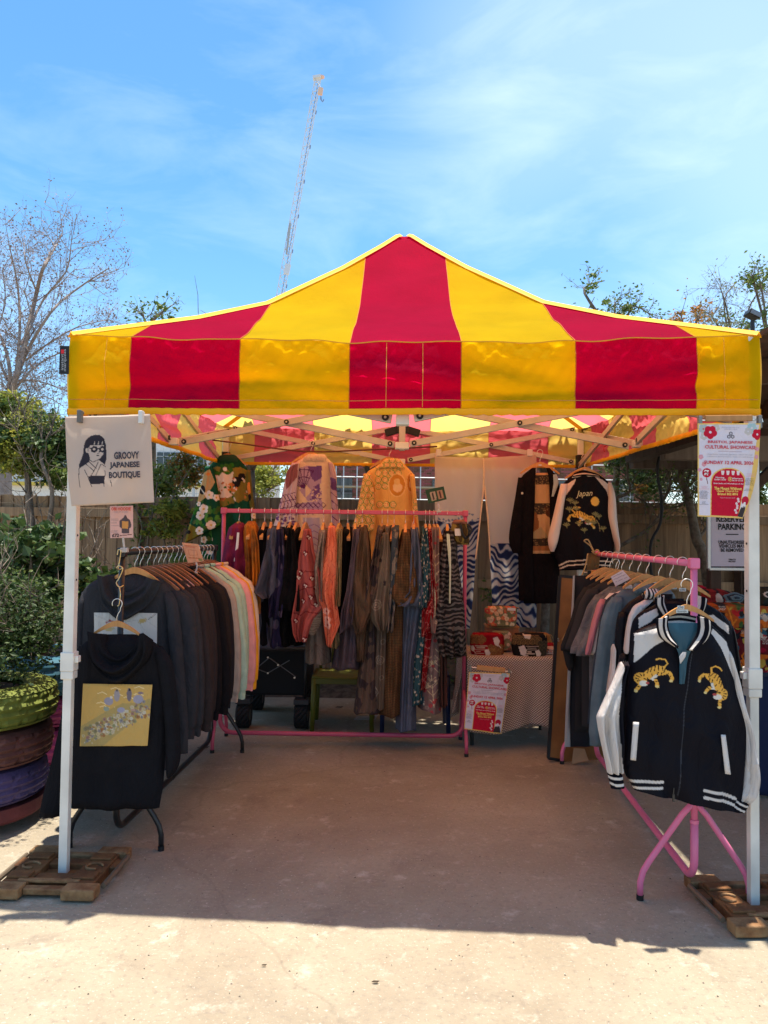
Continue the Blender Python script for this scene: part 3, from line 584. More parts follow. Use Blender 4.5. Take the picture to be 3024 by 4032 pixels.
Cn = blobs([((-2.17, 4.1, 1.0), (.52, .45, .26), 3), ((-2.28, 4.2, 1.22), (.35, .3, .15), 1)], 14000, nr, .3); leafobj('foliage', Cn[:9000], .03, mat('leaf_box', (.03, .06, .016), .55, island=.45, trans=.25), bush, 31); leafobj('young_foliage', Cn[9000:], .028, mat('leaf_box_young', (.06, .105, .022), .55, island=.4, trans=.3), bush, 32)
pl = thing('tyre_planter', 'planter of teal and magenta tyres half hidden behind the lime one', 'planter', (-2.35, 5.3, 0))
for k, (n, c, z, h) in enumerate((('tm', (.22, .03, .12), .02, .24), ('tm2', (.2, .03, .11), .26, .2), ('tt', (.02, .09, .13), .46, .26))): tyre(pl, (-2.3, 5.3), .42, h, mat('tyre_'+n, c, .7, var=.3), z)
MB().lathe([(0, .69), (.2, .7), (.3, .67)], (-2.3, 5.3, 0), 30).build('compost', soil, pl)
bush = thing('leafy_shrub', 'broad-leaved shrub with reddish tips behind the box shrub', 'shrub', (-2.5, 5.3, .67)); mb = MB(); tips = []
for k in range(9):
    a = nr.uniform(0, 6.28); r_ = nr.uniform(.2, .5); Q = limb(mb, [(-2.35, 5.3, .66), (-2.4+.5*r_*math.cos(a), 5.3+.5*r_*math.sin(a), 1.1), (-2.45+r_*math.cos(a), 5.3+r_*math.sin(a), nr.uniform(1.3, 1.75))], .012, .004, 5); twigs(mb, Q, .004, .3, 1, nr, 8, tips)
mb.build('stem', bark, bush); Cn = blobs([((-2.5, 5.3, 1.35), (.45, .4, .3), 2), ((-2.15, 5.4, 1.2), (.3, .3, .15), 1)], 2400, nr, .2); leafobj('foliage', Cn, .075, lf_d, bush, 33, .7)
MB().lathe([(0, 0), (.035, .01), (.03, .03), (0, .025)], at(362, 2338, 5.0), 9).build('yellow_flower', mat('daffodil', (.75, .5, .02), .6), bush)
# little plants at the fence foot
for k, (px, h_, lab) in enumerate(((1440, .35, 'low dark weeds at the fence foot behind the olive chair'), (2000, .9, 'thin leafy stems rising against the fence in the noren slit'), (450, .8, 'leafy stems at the fence behind the left gazebo leg'), (1760, .4, 'low weeds at the fence foot behind the centre rack post'))):
    X = at(px, 2300, 7.7)[0]; t = thing('weed_plant', lab, 'plant', (X, 7.7, .05)); mb = MB(); tips = []
    for j in range(6): Q = limb(mb, [(X+nr.normal()*.05, 7.7, .04), (X+nr.normal()*.12, 7.7, h_*.5), (X+nr.normal()*.2, 7.72, h_)], .006, .003, 4); twigs(mb, Q, .003, .18, 0, nr, 6, tips)
    mb.build('stem', bark, t); Cn = np.concatenate(tips); leafobj('foliage', Cn[nr.integers(0, len(Cn), 260)]+nr.normal(size=(260, 3))*.03, .05, lf_g, t, 40+k)
# small litter on the ground
for k, (px, py, s_, lab) in enumerate(((1478, 3866, .013, 'small dark fallen leaf on the sunlit concrete in front'), (1040, 3800, .009, 'tiny dark leaf scrap on the sunlit concrete left of centre'), (800, 2945, .045, 'dark scrap lying under the black rack'), (1335, 2785, .035, 'grey leaf scrap on the shaded floor behind the centre rack'))):
    P = on(px, py, .006); mb = MB(); mb.add([P+np.array(v)*s_ for v in ((-1, 0, .0), (-.3, -.35, .12), (.6, -.3, .05), (1, .05, .25), (.4, .35, .1), (-.4, .3, .15))], [(0, 1, 5), (1, 2, 4, 5), (2, 3, 4)]); prop(mb.build('leaf_scrap', mat('dry_leaf', (.05, .035, .02), .8), solid=.002), lab, 'leaf')

# loose grit and crumbs scattered over the concrete
gr = np.random.default_rng(77); n = 1500; X = gr.uniform(-2.2, 2.2, n); Y = gr.uniform(1.9, 6.5, n); S = gr.uniform(.0012, .0045, n); V = []; Fc = []
for i in range(n):
    a = gr.uniform(0, 6.28, 4)+np.array([0, 1.57, 3.14, 4.71])*0; a = np.sort(a); b = len(V); V += [(X[i]+S[i]*math.cos(t)*gr.uniform(.6, 1.5), Y[i]+S[i]*math.sin(t), .001) for t in a]+[(X[i], Y[i], .001+S[i]*.8)]; Fc += [(b, b+1, b+4), (b+1, b+2, b+4), (b+2, b+3, b+4), (b+3, b, b+4)]
o = link('grit', mkmesh('grit', V, Fc, mat('grit_stone', (.14, .11, .085), .9, island=.7), None, False)); prop(o, 'fine dark grit scattered over the concrete floor', kind='stuff')
# ================================================================== gazebo
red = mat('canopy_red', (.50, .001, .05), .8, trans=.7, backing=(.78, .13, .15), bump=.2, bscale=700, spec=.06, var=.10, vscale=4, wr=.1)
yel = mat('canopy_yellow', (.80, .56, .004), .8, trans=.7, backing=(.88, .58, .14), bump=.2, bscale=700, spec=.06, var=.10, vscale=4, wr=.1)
bind = mat('canopy_binding', (.85, .42, .01), .65, trans=.2)
alu = mat('aluminium', (.46, .41, .35), .45, .35, bump=.1, bscale=30, var=.1)
leg_m = mat('leg_paint', (.66, .63, .57), .55, .1, var=.18, vscale=6, bump=.15, bscale=20)
blk = mat('black_plastic', (.012, .012, .013), .5)
LEGS = {'FL': np.array([-1.404, 3.43]), 'FR': np.array([1.560, 3.22]), 'BR': np.array([1.655, 6.40]), 'BL': np.array([-1.365, 6.50])}
OV = .024
cen = sum(LEGS.values())/4
EC = {k: v+(v-cen)/np.abs(v-cen)*OV for k, v in LEGS.items()}
HEM = {'FL': 2.075, 'FR': 2.075, 'BR': 2.15, 'BL': 2.15}; EAV = {'FL': 2.425, 'FR': 2.405, 'BR': 2.47, 'BL': 2.47}
def bil(s, t, d):
    a, b = (1+s)/2, (1+t)/2; f = lambda k: np.asarray(d[k], float)
    A, B, C, D = f('FL'), f('FR'), f('BR'), f('BL')
    ex = (lambda x: x[..., None]) if A.ndim else (lambda x: x)
    return ex((1-a)*(1-b))*A+ex(a*(1-b))*B+ex(a*b)*C+ex((1-a)*b)*D
_rp = np.array([0, .03, .1, .25, .5, .7, 1.]); _zp = np.array([1.0, .985, .878, .665, .352, .193, 0.])
def roofpt(s, t):
    s, t = np.asarray(s, float), np.asarray(t, float); r = np.maximum(np.abs(s), np.abs(t)); m = np.minimum(np.abs(s), np.abs(t))/(r+1e-6)
    xy = bil(s, t, EC); z = bil(s, t, EAV); g_ = np.interp(r, _rp, _zp)
    z = z*0+ (z+ (3.49-z)*g_) - .032*(1-m**2)*r**2 + .0065*sinn(xy[..., 0]*1., xy[..., 1], 5, 2.2)*(r > .12)*np.clip((1-m)*4, 0, 1)
    return np.concatenate([xy, z[..., None]], -1)
gz = thing('market_gazebo', 'red and yellow striped pop-up gazebo sheltering the clothes stall', 'gazebo', (cen[0], cen[1], 0))
FLIPR = [True]*4
SB = [-1., -.812, -.482, -.158, .166, .49, .826, 1.]
side = [lambda s, r: (s, -r), lambda s, r: (r, s), lambda s, r: (-s, r), lambda s, r: (-r, -s)]
def eavept(k, s): return roofpt(*side[k](s, np.ones_like(s)))
def valpt(k, s, v, lift=0.):
    """v: 0 at eave .. 1 at hem; gentle creases pushed in and out of the cloth"""
    e = eavept(k, s); hx, hy = side[k](s, np.ones_like(s)); hz = bil(hx, hy, HEM); P = e.copy(); P[..., 2] = e[..., 2]*(1-v)+hz*v
    n = np.array([(0, -1), (1, 0), (0, 1), (-1, 0)][k], float)
    edge = np.clip((1-np.abs(s))*9, 0, 1)
    o = .014*np.sin(v*3.14)+.013*edge*(sinn(s*1.6, v*1.5, 31+k, 1.1)*v**.6+.8*sinn(s*5, v*.9-s*.6, 7+k, .8)*v*(1-v)*2) - .022*edge*np.exp(-((v-.66-.09*np.sin(s*4))/.08)**2) + .004*edge*sinn(s*16, v*5+s*4, 17+k, .8)+.003*edge*np.abs(sinn(s*7, v*6-s*5, 57+k, .9)) + lift
    o = o+.026*edge*np.exp(-((v-.45-.12*np.sin(3*s+k))/.13)**2)*np.clip(np.sin(s*5.3+1.1)+.2, 0, 1)
    P[..., :2] += n*(o*.72)[..., None]; return P
for k in range(4):
    for i in range(7):
        s0, s1 = SB[i], SB[i+1]; m_ = red if i % 2 else yel
        ss = np.unique(np.concatenate([np.linspace(s0, s1, 18), [0.] if s0 < 0 < s1 else []])); q = np.linspace(0, 1, 22)
        S, Q = np.meshgrid(ss, q); Rr = np.abs(S)+(1-np.abs(S))*Q
        fx, fy = side[k](S, Rr); mb = MB(); mb.grid(roofpt(fx, fy), flip=FLIPR[k]); mb.build('roof_panel', m_, gz, smooth=True)
        S, Vv = np.meshgrid(np.linspace(s0, s1, 40), np.linspace(0, 1, 30)); mb = MB(); mb.grid(valpt(k, S, Vv), flip=True); mb.build('valance_panel', m_, gz, smooth=True)
    for sb in SB[1:-1]:
        q = np.linspace(abs(sb), 1, 30); fx, fy = side[k](np.full_like(q, sb), q); A_ = roofpt(fx, fy)+np.array([0, 0, .004]); tv = np.array([(1, 0, 0), (0, 1, 0), (-1, 0, 0), (0, -1, 0)][k])*.0018
        vv = np.linspace(0, .95, 16); B_ = valpt(k, np.full_like(vv, sb), vv, .003); mb = MB(); mb.grid(np.stack([A_-tv, A_+tv])); mb.grid(np.stack([B_-tv, B_+tv])); mb.build('panel_seam', mat('seam_orange', (.55, .16, .008), .8, trans=.3), gz)
    s = np.linspace(-1, 1, 160); mb = MB()
    def hemrow(v, lift): return valpt(k, s, np.full_like(s, v), 0)+np.array([(0, -1, 0), (1, 0, 0), (0, 1, 0), (-1, 0, 0)][k])*lift
    w_ = .0025*np.sin(s*170)*(np.sin(s*7)+.4)
    a_ = hemrow(.955, .006); c_ = hemrow(1., .006); c_[:, 2] -= .012-w_; a_[:, 2] += w_*.3; d_ = hemrow(1., -.006); d_[:, 2] -= .012-w_; e_ = hemrow(.955, -.006)
    mb.grid(np.stack([a_, c_, d_, e_])); mb.build('hem_binding', bind, gz, smooth=True)
    # seam tape along the eave, double row of stitching at the hem
    P = eavept(k, s); n_ = np.array([(0, -1, 0), (1, 0, 0), (0, 1, 0), (-1, 0, 0)][k]); top = P+n_*.008+np.array([0, 0, .002]); bot = P+n_*.009-np.array([0, 0, .003]); mb = MB(); mb.grid(np.stack([top, bot])); mb.build('eave_seam', mat('seam', (.62, .28, .012), .8, trans=.3), gz)
    r = np.linspace(.02, 1, 60); s_ = {0: (-r, -r), 1: (r, -r), 2: (r, r), 3: (-r, r)}[k]; P = roofpt(*s_); dirv = np.array([(1, -1, 0), (1, 1, 0), (-1, 1, 0), (-1, -1, 0)][k])/1.414
    P[:, 2] += .006; mb = MB(); mb.grid(np.stack([P-dirv*.028-np.array([0, 0, .012]), P+np.array([0, 0, .01]), P+dirv*.028-np.array([0, 0, .012])])); mb.build('hip_tape', bind, gz, smooth=True)
# corner and stitch lines on the front valance
th = mat('stitching', (.7, .3, .04), .8)
for s_ in (-.05, .055, -.885, .90):
    v = np.linspace(0.02, .94, 30); P = valpt(0, np.full_like(v, s_), v); P[:, 1] -= .004; MB().grid(np.stack([P-np.array([.001, 0, 0]), P+np.array([.001, 0, 0])])).build('stitch_line', th, gz)
v = np.linspace(-.995, .995, 120); P = valpt(0, v, np.full_like(v, .84)); P[:, 1] -= .003; MB().grid(np.stack([P-np.array([0, 0, .0012]), P+np.array([0, 0, .0012])])).build('stitch_line', mat('dull_thread', (.5, .2, .05), .8), gz)
# black maker's tag on the left front corner
tg = MB(); D0 = 3.39; tg_o = None
pxpoly(tg, [(236, 1362), (272, 1362), (270, 1473), (232, 1472)], D0, .003); tag = tg.build('maker_tag', blk, gz)
tw = mat('tag_grey', (.42, .43, .45), .6); trd = mat('tag_red', (.6, .02, .03), .6)
text(tag, 'instant', 245, 1425, 64, 10, D0-.003, tw, -math.pi/2, name='small_lettering'); text(tag, 'marquees', 258, 1418, 86, 10, D0-.003, tw, -math.pi/2)
mb = MB(); pxpoly(mb, [(240, 1376), (252, 1376), (252, 1392), (240, 1392)], D0-.003); mb.build('flag_mark', trd, tag)
# legs
def leg(key, hid=False):
    x, y = LEGS[key]; zt = 2.40
    lg = MB().box((x, y, (0.95+zt)/2), (.046, .046, zt-.95)).build('leg', leg_m, gz, bevel=.004)
    MB().box((x, y, .50), (.038, .038, .98)).build('inner_tube', leg_m, lg, bevel=.003)
    sl_ = MB().box((x, y, .955), (.060, .060, .085)).box((x, y, .895), (.056, .056, .035)).box((x+.037*(1 if x < 0 else -1), y, .965), (.018, .034, .03)).build('height_lock', leg_m, lg, bevel=.004)
    MB().box((x, y, .012), (.075, .075, .012)).build('foot_plate', leg_m, lg)
    MB().box((x, y, 2.18), (.07, .07, .13) if y > 5 else (.052, .052, .10)).build('slider_bracket', blk if y > 5 else leg_m, lg, bevel=.005)
    for z in (1.32, 1.52, 1.72): MB().tube([(x+.024*(1 if x < 0 else -1), y-.005, z), (x+.026*(1 if x < 0 else -1), y-.005, z)], .005, 8).build('pin_hole', blk, lg)
for k in LEGS: leg(k)
# trusses: every side and one across the middle, each two scissor pairs
def node(P, o):
    MB().box(P, (.075, .075, .05)).build('truss_joint', blk, o, bevel=.006)
def scissor(A, B, dz=0.):
    """A, B are plan points; bars cross between low and high nodes"""
    A, B = np.append(A, 0), np.append(B, 0); d = (B-A)/np.linalg.norm(B-A); n = np.array([d[1], -d[0], 0]);
    if n[1] > 0: n = -n
    zl, zh = 2.13+dz, 2.405+dz
    for (z0, z1, o) in ((zl, zh, .021), (zh, zl, -.021)):
        P, Q = A+d*.05+n*o+np.array([0, 0, z0]), B-d*.05+n*o+np.array([0, 0, z1])
        b = MB().bar(P, Q, .022, .042).build('truss_bar', alu, gz, bevel=.003)
        M_ = (P+Q)/2
        for c_ in (P*.98+Q*.02, Q*.98+P*.02) + ((M_,) if o > 0 else ()):
            MB().tube([c_-n*.012, c_+n*.020], .016, 14).build('bolt', blk, b); MB().tube([c_+n*.020, c_+n*.0225], .006, 8).build('bolt_head', alu, b)
mid = {k: (LEGS[a]+LEGS[b])/2 for k, (a, b) in {'F': ('FL', 'FR'), 'R': ('FR', 'BR'), 'B': ('BR', 'BL'), 'L': ('BL', 'FL')}.items()}
for a, m_, b, dz in (('FL', 'F', 'FR', -.07), ('FR', 'R', 'BR', .02), ('BL', 'B', 'BR', .055), ('FL', 'L', 'BL', .02)):
    oi = np.array([0, .05 if m_ == 'F' else 0]); scissor(LEGS[a]+oi, mid[m_]+oi, dz); scissor(mid[m_]+oi, LEGS[b]+oi, dz)
    for z in (2.12, 2.38): MB().box((mid[m_][0], mid[m_][1]+oi[1], z+dz), (.06, .06, .045)).build('truss_joint', leg_m, gz, bevel=.005)
scissor(mid['L'], cen, 0); scissor(cen, mid['R'], 0)
MB().box((cen[0], cen[1], 2.78), (.04, .04, 1.38)).build('centre_post', alu, gz, bevel=.004)
MB().box((cen[0], cen[1], 2.12), (.09, .06, .045)).build('centre_joint', leg_m, gz, bevel=.006)
pb = at(1585, 1692, mid['B'][1]-.3); MB().box(pb, (.10, .06, .06)).bar(pb+np.array([-.04, 0, .0]), pb+np.array([-.14, 0, -.03]), .04, .06).bar(pb+np.array([.04, 0, .0]), pb+np.array([.14, 0, -.03]), .04, .06).build('roof_clamp', blk, gz, bevel=.005)
# elastic cords and loose guy rope
mb = MB(); limb(mb, [at(815, 1730, 6.2), at(960, 1748, 6.1), at(1200, 1778, 5.9), at(1430, 1772, 5.7), at(1720, 1758, 5.2)], .006, .006, 6); mb.build('guy_rope', mat('rope_brown', (.12, .03, .02), .8), gz, smooth=True)
mb = MB(); limb(mb, [at(2380, 1735, 5.6), at(2395, 1750, 5.6), at(2378, 1760, 5.6), at(2380, 1780, 5.6)], .004, .004, 5); mb.build('guy_rope', mat('rope_red', (.5, .02, .02), .8), gz, smooth=True)
# ------------------------------------------------------------------ leg weights
rust = mat('rust_iron', (.20, .085, .028), .75, kind='noise', col2=(.10, .042, .016), kscale=9, bump=.5, bscale=50)
rust2 = mat('rust_worn', (.30, .17, .075), .7, kind='noise', col2=(.16, .07, .026), kscale=14, bump=.5, bscale=60)
def weight(cx, cy, rz, label):
    t = thing('leg_weight', label, 'weight', (cx, cy, 0)); t.rotation_euler.z = rz; t.scale = (.88, .88, 1)
    W = .26; h = .045
    for sy in (-1, 1):
        fr = MB()
        for x0, x1 in ((-W, -.10), (.10, W)): fr.box(((x0+x1)/2, sy*.215, h/2+.008), (x1-x0, .085, h))
        fr.box((0, sy*.195, h/2+.004), (.2, .045, h*.6)).build('end_bar', rust2, t, local=True, bevel=.006)
    b = MB()
    for sx in (-1, 1):
        b.box((sx*.16, 0, h/2+.006), (.13, .345, h)); b.box((sx*.245, .07, h/2+.004), (.04, .1, h*.8))
    b.box((0, .085, h/2+.003), (.19, .07, h*.85)); b.box((0, -.085, h/2+.003), (.19, .07, h*.85)); b.box((0, 0, .012), (.2, .1, .02))
    b.build('web', rust, t, local=True, bevel=.005)
    for sx in (-1, 1):
        for sy in (-1, 1):
            MB().box((sx*.16, sy*.11, h+.012), (.11, .07, .012)).build('pad', rust, t, local=True, bevel=.004)
        mb = MB(); mb.tube([(sx*.16+.04*math.cos(a), .035*math.sin(a), h+.010) for a in np.linspace(.3, 5.2, 14)], .007, 6); mb.build('lifting_ring', rust2, t, local=True, smooth=True)
        MB().tube([(sx*.268, -.16, .035), (sx*.268, .17, .035)], .013, 8).build('link_pin', mat('worn_steel', (.22, .17, .12), .5, .6), t, local=True)
    mb = MB(); mb.box((0, -.15, h+.004), (.30, .028, .012)); mb.build('ridge', rust2, t, local=True, bevel=.003)
    return t
weight(-1.404, 3.42, -.02, 'rusty brown interlocking weight under the left front gazebo leg')
weight(1.585, 3.20, .05, 'rusty brown interlocking weight under the right front gazebo leg')
# ================================================================== racks, hangers, garments
pink = mat('pink_paint', (.50, .075, .14), .5, var=.12, vscale=7, bump=.15, bscale=25, coat=.15); pinkL = mat('pink_paint_light', (.68, .16, .29), .5, var=.12, vscale=7, bump=.15, bscale=25, coat=.15)
rackb = mat('black_paint', (.014, .014, .015), .4, coat=.2)
wire = mat('hook_steel', (.72, .70, .66), .28, .9); brass = mat('brass_wire', (.65, .5, .24), .3, .9)
hw1 = mat('hanger_wood', (.52, .25, .08), .5, kind='wood', col2=(.42, .19, .055), kscale=30, coat=.2); hw2 = mat('hanger_wood_dark', (.30, .11, .04), .5, kind='wood', col2=(.22, .08, .03), kscale=30, coat=.2)
def rack(name, label, A, B, zt, m_, topm=None, sq=False):
    A, B = np.array(A), np.array(B); t = thing(name, label, 'clothes rack', ((A[0]+B[0])/2, (A[1]+B[1])/2, 0)); d = (B-A)/np.linalg.norm(B-A); n = np.array([-d[1], d[0]])
    p3 = lambda xy, z: np.array([xy[0], xy[1], z])
    zb = .085; rb = .1; Pth = []
    for k in range(7):
        a = k/6*math.pi/2; Pth.append(p3(A+d*rb*(1-math.cos(a)), zb+rb*(1-math.sin(a))))
    E = [p3(B-d*rb*(1-math.cos(k/6*math.pi/2)), zb+rb*(1-math.sin(k/6*math.pi/2))) for k in range(6, -1, -1)]
    L_ = [p3(A, .33)]+Pth+E+[p3(B, .33)]
    mb = MB(); mb.tube(L_, .0165, 12); br = mb.build('base_rail', m_, t, smooth=True); M_ = (A+B)/2; MB().tube([p3(M_-d*.012, zb), p3(M_+d*.012, zb)], .0185, 12).build('joint_sleeve', m_, br)
    for X in (A, B):
        u = MB().tube([p3(X, .30), p3(X, zt)], .0145, 12).build('upright', m_, t, smooth=True); MB().tube([p3(X, .33), p3(X, .345)], .0185, 12).build('collar', m_, u)
        MB().box(p3(X, zt), (.042, .042, .046), rz=math.atan2(d[1], d[0])).build('corner_block', m_, u, bevel=.006)
        for s in (-1, 1):
            mb = MB(); mb.tube([p3(X, .42), p3(X+n*s*.05, .365), p3(X+n*s*.19, .16), p3(X+n*s*.213, .12), p3(X+n*s*.225, .075), p3(X+n*s*.226, .02)], .013, 12); f = mb.build('foot', m_, t, smooth=True)
            MB().tube([p3(X+n*s*.226, .0), p3(X+n*s*.226, .022)], .015, 12).build('rubber_cap', blk, f)
    if sq: MB().bar(p3(A, zt), p3(B, zt), .03, .03).build('hanging_rail', topm or m_, t, bevel=.004)
    else: MB().tube([p3(A, zt), p3(B, zt)], .0155, 14).build('hanging_rail', topm or m_, t, smooth=True)
    return t
RL = (np.array([-1.285, 3.74]), np.array([-1.205, 5.42]), 1.438)
RC = (np.array([-1.185, 5.62]), np.array([.60, 5.60]), 1.712)
RR = (np.array([1.335, 3.27]), np.array([1.46, 5.22]), 1.432)
rack('garment_rack', 'black tubular clothes rack of hoodies along the left side', *RL, rackb)
rack('garment_rack', 'pink tubular clothes rack of kimonos across the back', *RC, pink, sq=True)
rack('garment_rack', 'light pink clothes rack of jackets along the right side', *RR, pinkL)
# ------------------------------------------------------------------ hanger meshes
def hang_wood():
    x = np.linspace(-1, 1, 25); top = [(.205*v, -.078-.115*abs(v)**1.5) for v in x]; bot = [(.205*v, -.128-.082*abs(v)**1.6) for v in x[::-1]]
    V, Fc = [], []; n = len(x)
    for (a, b), y in ((( top, bot), -.007), ((top, bot), .007)):
        for i in range(n): V.append((a[i][0], y*(1+.8*abs(x[i])), a[i][1])); V.append((b[n-1-i][0], y*(1+.8*abs(x[i])), b[n-1-i][1]))
    o = 2*n
    for i in range(n-1):
        a, b, c, d = 2*i, 2*i+1, 2*i+3, 2*i+2; Fc += [(a, b, c, d), (o+a, o+d, o+c, o+b), (a, d, o+d, o+a), (b, o+b, o+c, c)]
    Fc += [(0, o, o+1, 1), (2*n-2, 2*n-1, o+2*n-1, o+2*n-2)]
    return V, Fc
_hv, _hf = hang_wood()
def hook_mb(r=.021):
    mb = MB(); P = [(0, 0, -.09), (0, 0, -.062), (.006, 0, -.045), (.014, 0, -.034)]+[(r*1.12*math.cos(a), 0, r*1.12*math.sin(a)) for a in np.linspace(-.75, 3.6, 16)]; mb.tube(P, .0019, 6); return mb
_hk = hook_mb(); HM = {m_.name: mkmesh('hanger_wood_'+m_.name, _hv, _hf, m_, None, False) for m_ in (hw1, hw2)}; HK = mkmesh('hook_wire', np.concatenate(_hk.V), _hk.F, wire)
def hanger(loc, rz, label, m_=None, group=None, tag=None, sc=1., drop=0.):
    t = thing('clothes_hanger', label, 'hanger', loc, group); t.rotation_euler.z = rz
    w_ = link('shoulder_bar', HM[(m_ or hw1).name], t, (0, 0, -.078*(1-sc)-drop)); w_.scale = (sc, sc, sc); link('hook', HK, t, (0, 0, -drop*.5))
    if tag:
        MB().box((0, -.0095, -.112), (.032, .001, .016)).build('price_sticker', mat('sticker', (.5, .52, .5), .6), w_, local=True)
    return t
# ------------------------------------------------------------------ generic hanging sweatshirts
def rings(spec, n=40, fold=.006, seed=0, sub=26):
    """spec rows: z, cx, cy, rx, ry from top to bottom; returns a grid of closed rings"""
    S = np.array(spec, float); t = np.linspace(0, len(S)-1, sub); i0 = np.minimum(t.astype(int), len(S)-2); f = (t-i0)[:, None]; f = f*f*(3-2*f)*.5+f*.5; Q = S[i0]*(1-f)+S[i0+1]*f
    th = np.linspace(0, 2*np.pi, n+1); T, V = np.meshgrid(th, np.linspace(0, 1, sub)); c, s = np.cos(T), np.sin(T)
    ex = .75; X = Q[:, 1:2]+Q[:, 3:4]*np.sign(c)*np.abs(c)**ex; Y = Q[:, 2:3]+Q[:, 4:5]*np.sign(s)*np.abs(s)**ex
    g = np.random.default_rng(seed); fo = 0
    for k in range(5): fo = fo+np.sin(g.integers(2, 7)*T+g.uniform(-4, 4)*V+g.uniform(0, 6))*g.uniform(.3, 1)
    fo = fo*fold*(.25+V); Y = Y+fo*s*np.sign(Q[:, 4:5]); X = X+fo*.3*c
    return np.stack([X, Y, Q[:, 0:1]+0*X+.004*np.sin(3*T+seed)*V], -1)
body_spec = [(-.112, 0, 0, .07, .028), (-.135, 0, 0, .115, .034), (-.165, 0, 0, .17, .037), (-.205, 0, 0, .213, .040), (-.26, 0, 0, .232, .045), (-.36, 0, 0, .240, .050), (-.5, 0, 0, .245, .048), (-.66, 0, .005, .246, .046), (-.79, 0, .005, .240, .042), (-.815, 0, .005, .222, .036), (-.87, 0, .005, .215, .036)]
def slv(s, k): return [(-.20, s*.185, 0, .03, .03), (-.235, s*.215, -.004, .05, .043), (-.31, s*.243, -.012, .055, .050), (-.45, s*.266, -.02, .054, .050), (-.62, s*(.283+.008*k), -.03, .05, .046), (-.80, s*(.285+.012*k), -.028, .046, .042), (-.90, s*(.278+.014*k), -.02, .043, .038), (-.915, s*(.277+.014*k), -.02, .035, .031), (-.965, s*(.275+.014*k), -.018, .034, .03)]
SW = []
dummy = mat('fleece_charcoal', (.034, .034, .039), .95, var=.12, bump=.35, bscale=500, spec=.05, wr=.4)
for v in range(4):
    mb = MB(); mb.grid(rings(body_spec, 44, .007, v, 34)); b_ = mkmesh('sweat_body', np.concatenate(mb.V), mb.F, dummy)
    sl_ = []
    for s in (-1, 1):
        mb = MB(); mb.grid(rings(slv(s, v % 3), 22, .005, 10+v+s, 30)); sl_.append(mkmesh('sweat_sleeve', np.concatenate(mb.V), mb.F, dummy))
    mb = MB(); a = np.linspace(-1, 1, 19)
    for (wd, dp, yo, r_) in ((.12, .07, -.035, .024), (.135, .12, -.052, .028), (.115, .035, .02, .022)):
        mb.tube([(wd*q, yo-.012*(1-q*q), -.118-.02*abs(q)-dp*(1-abs(q)**1.8)) for q in a], [r_*(.7+.3*math.cos(q*1.4)) for q in a], 10)
    hd = mkmesh('sweat_hood', np.concatenate(mb.V), mb.F, dummy)
    mb = MB(); mb.tube([(.085*math.cos(t_), .03*math.sin(t_), -.118+.012*abs(math.cos(t_))) for t_ in np.linspace(0, 2*math.pi, 22)], .011, 8, cap=False); cl = mkmesh('sweat_collar', np.concatenate(mb.V), mb.F, dummy)
    SW.append((b_, sl_, hd, cl))
def setm(o, m_):
    o.material_slots[0].link = 'OBJECT'; o.material_slots[0].material = m_
def sweat(loc, rz, m_, hood, v, label, group, name, ln=1.):
    t = thing(name, label, 'hoodie' if hood else 'sweatshirt', loc, group); t.rotation_euler.z = rz; t.scale.z = ln; b_, sl_, hd, cl = SW[v]
    for nm, me in [('body', b_), ('sleeve', sl_[0]), ('sleeve', sl_[1])]+([('hood', hd)] if hood else [('collar', cl)]): setm(link(nm, me, t), m_)
    return t
fl = lambda n, c: mat('fleece_'+n, c, .95, var=.1, bump=.3, bscale=500, spec=.05, wr=.4)
items = [('charcoal', (.034, .034, .039), 1, 'charcoal hoodie, second along the black rack'), ('charcoal', 0, 1, 'charcoal hoodie, third along the black rack'), ('taupe', (.034, .026, .026), 1, 'dark taupe hoodie, fourth along the black rack'), ('taupe', 0, 1, 'dark taupe hoodie, fifth along the black rack'), ('ash', (.032, .027, .029), 1, 'ash brown hoodie, sixth along the black rack'), ('black', (.011, .0105, .0125), 1, 'black hoodie, seventh along the black rack'), ('black', 0, 1, 'black hoodie, eighth along the black rack'), ('umber', (.024, .018, .017), 0, 'umber brown sweatshirt between black garments on the left rack'), ('ink', (.017, .017, .023), 0, 'ink dark sweatshirt next to the stone one on the left rack'), ('stone', (.34, .285, .25), 0, 'stone beige sweatshirt before the mint one on the left rack'), ('mint', (.36, .52, .42), 0, 'nearer mint green sweatshirt on the left rack'), ('teal', (.025, .10, .15), 0, 'teal sweatshirt showing its collar between the mint ones'), ('mint', 0, 0, 'farther mint green sweatshirt on the left rack'), ('rose', (.72, .32, .33), 0, 'rose pink sweatshirt on the left rack'), ('amber', (.80, .38, .025), 0, 'amber yellow sweatshirt on the left rack'), ('cream', (.66, .50, .38), 0, 'cream sweatshirt at the far end of the left rack')]
dL = RL[1]-RL[0]; rr_ = random.Random(8)
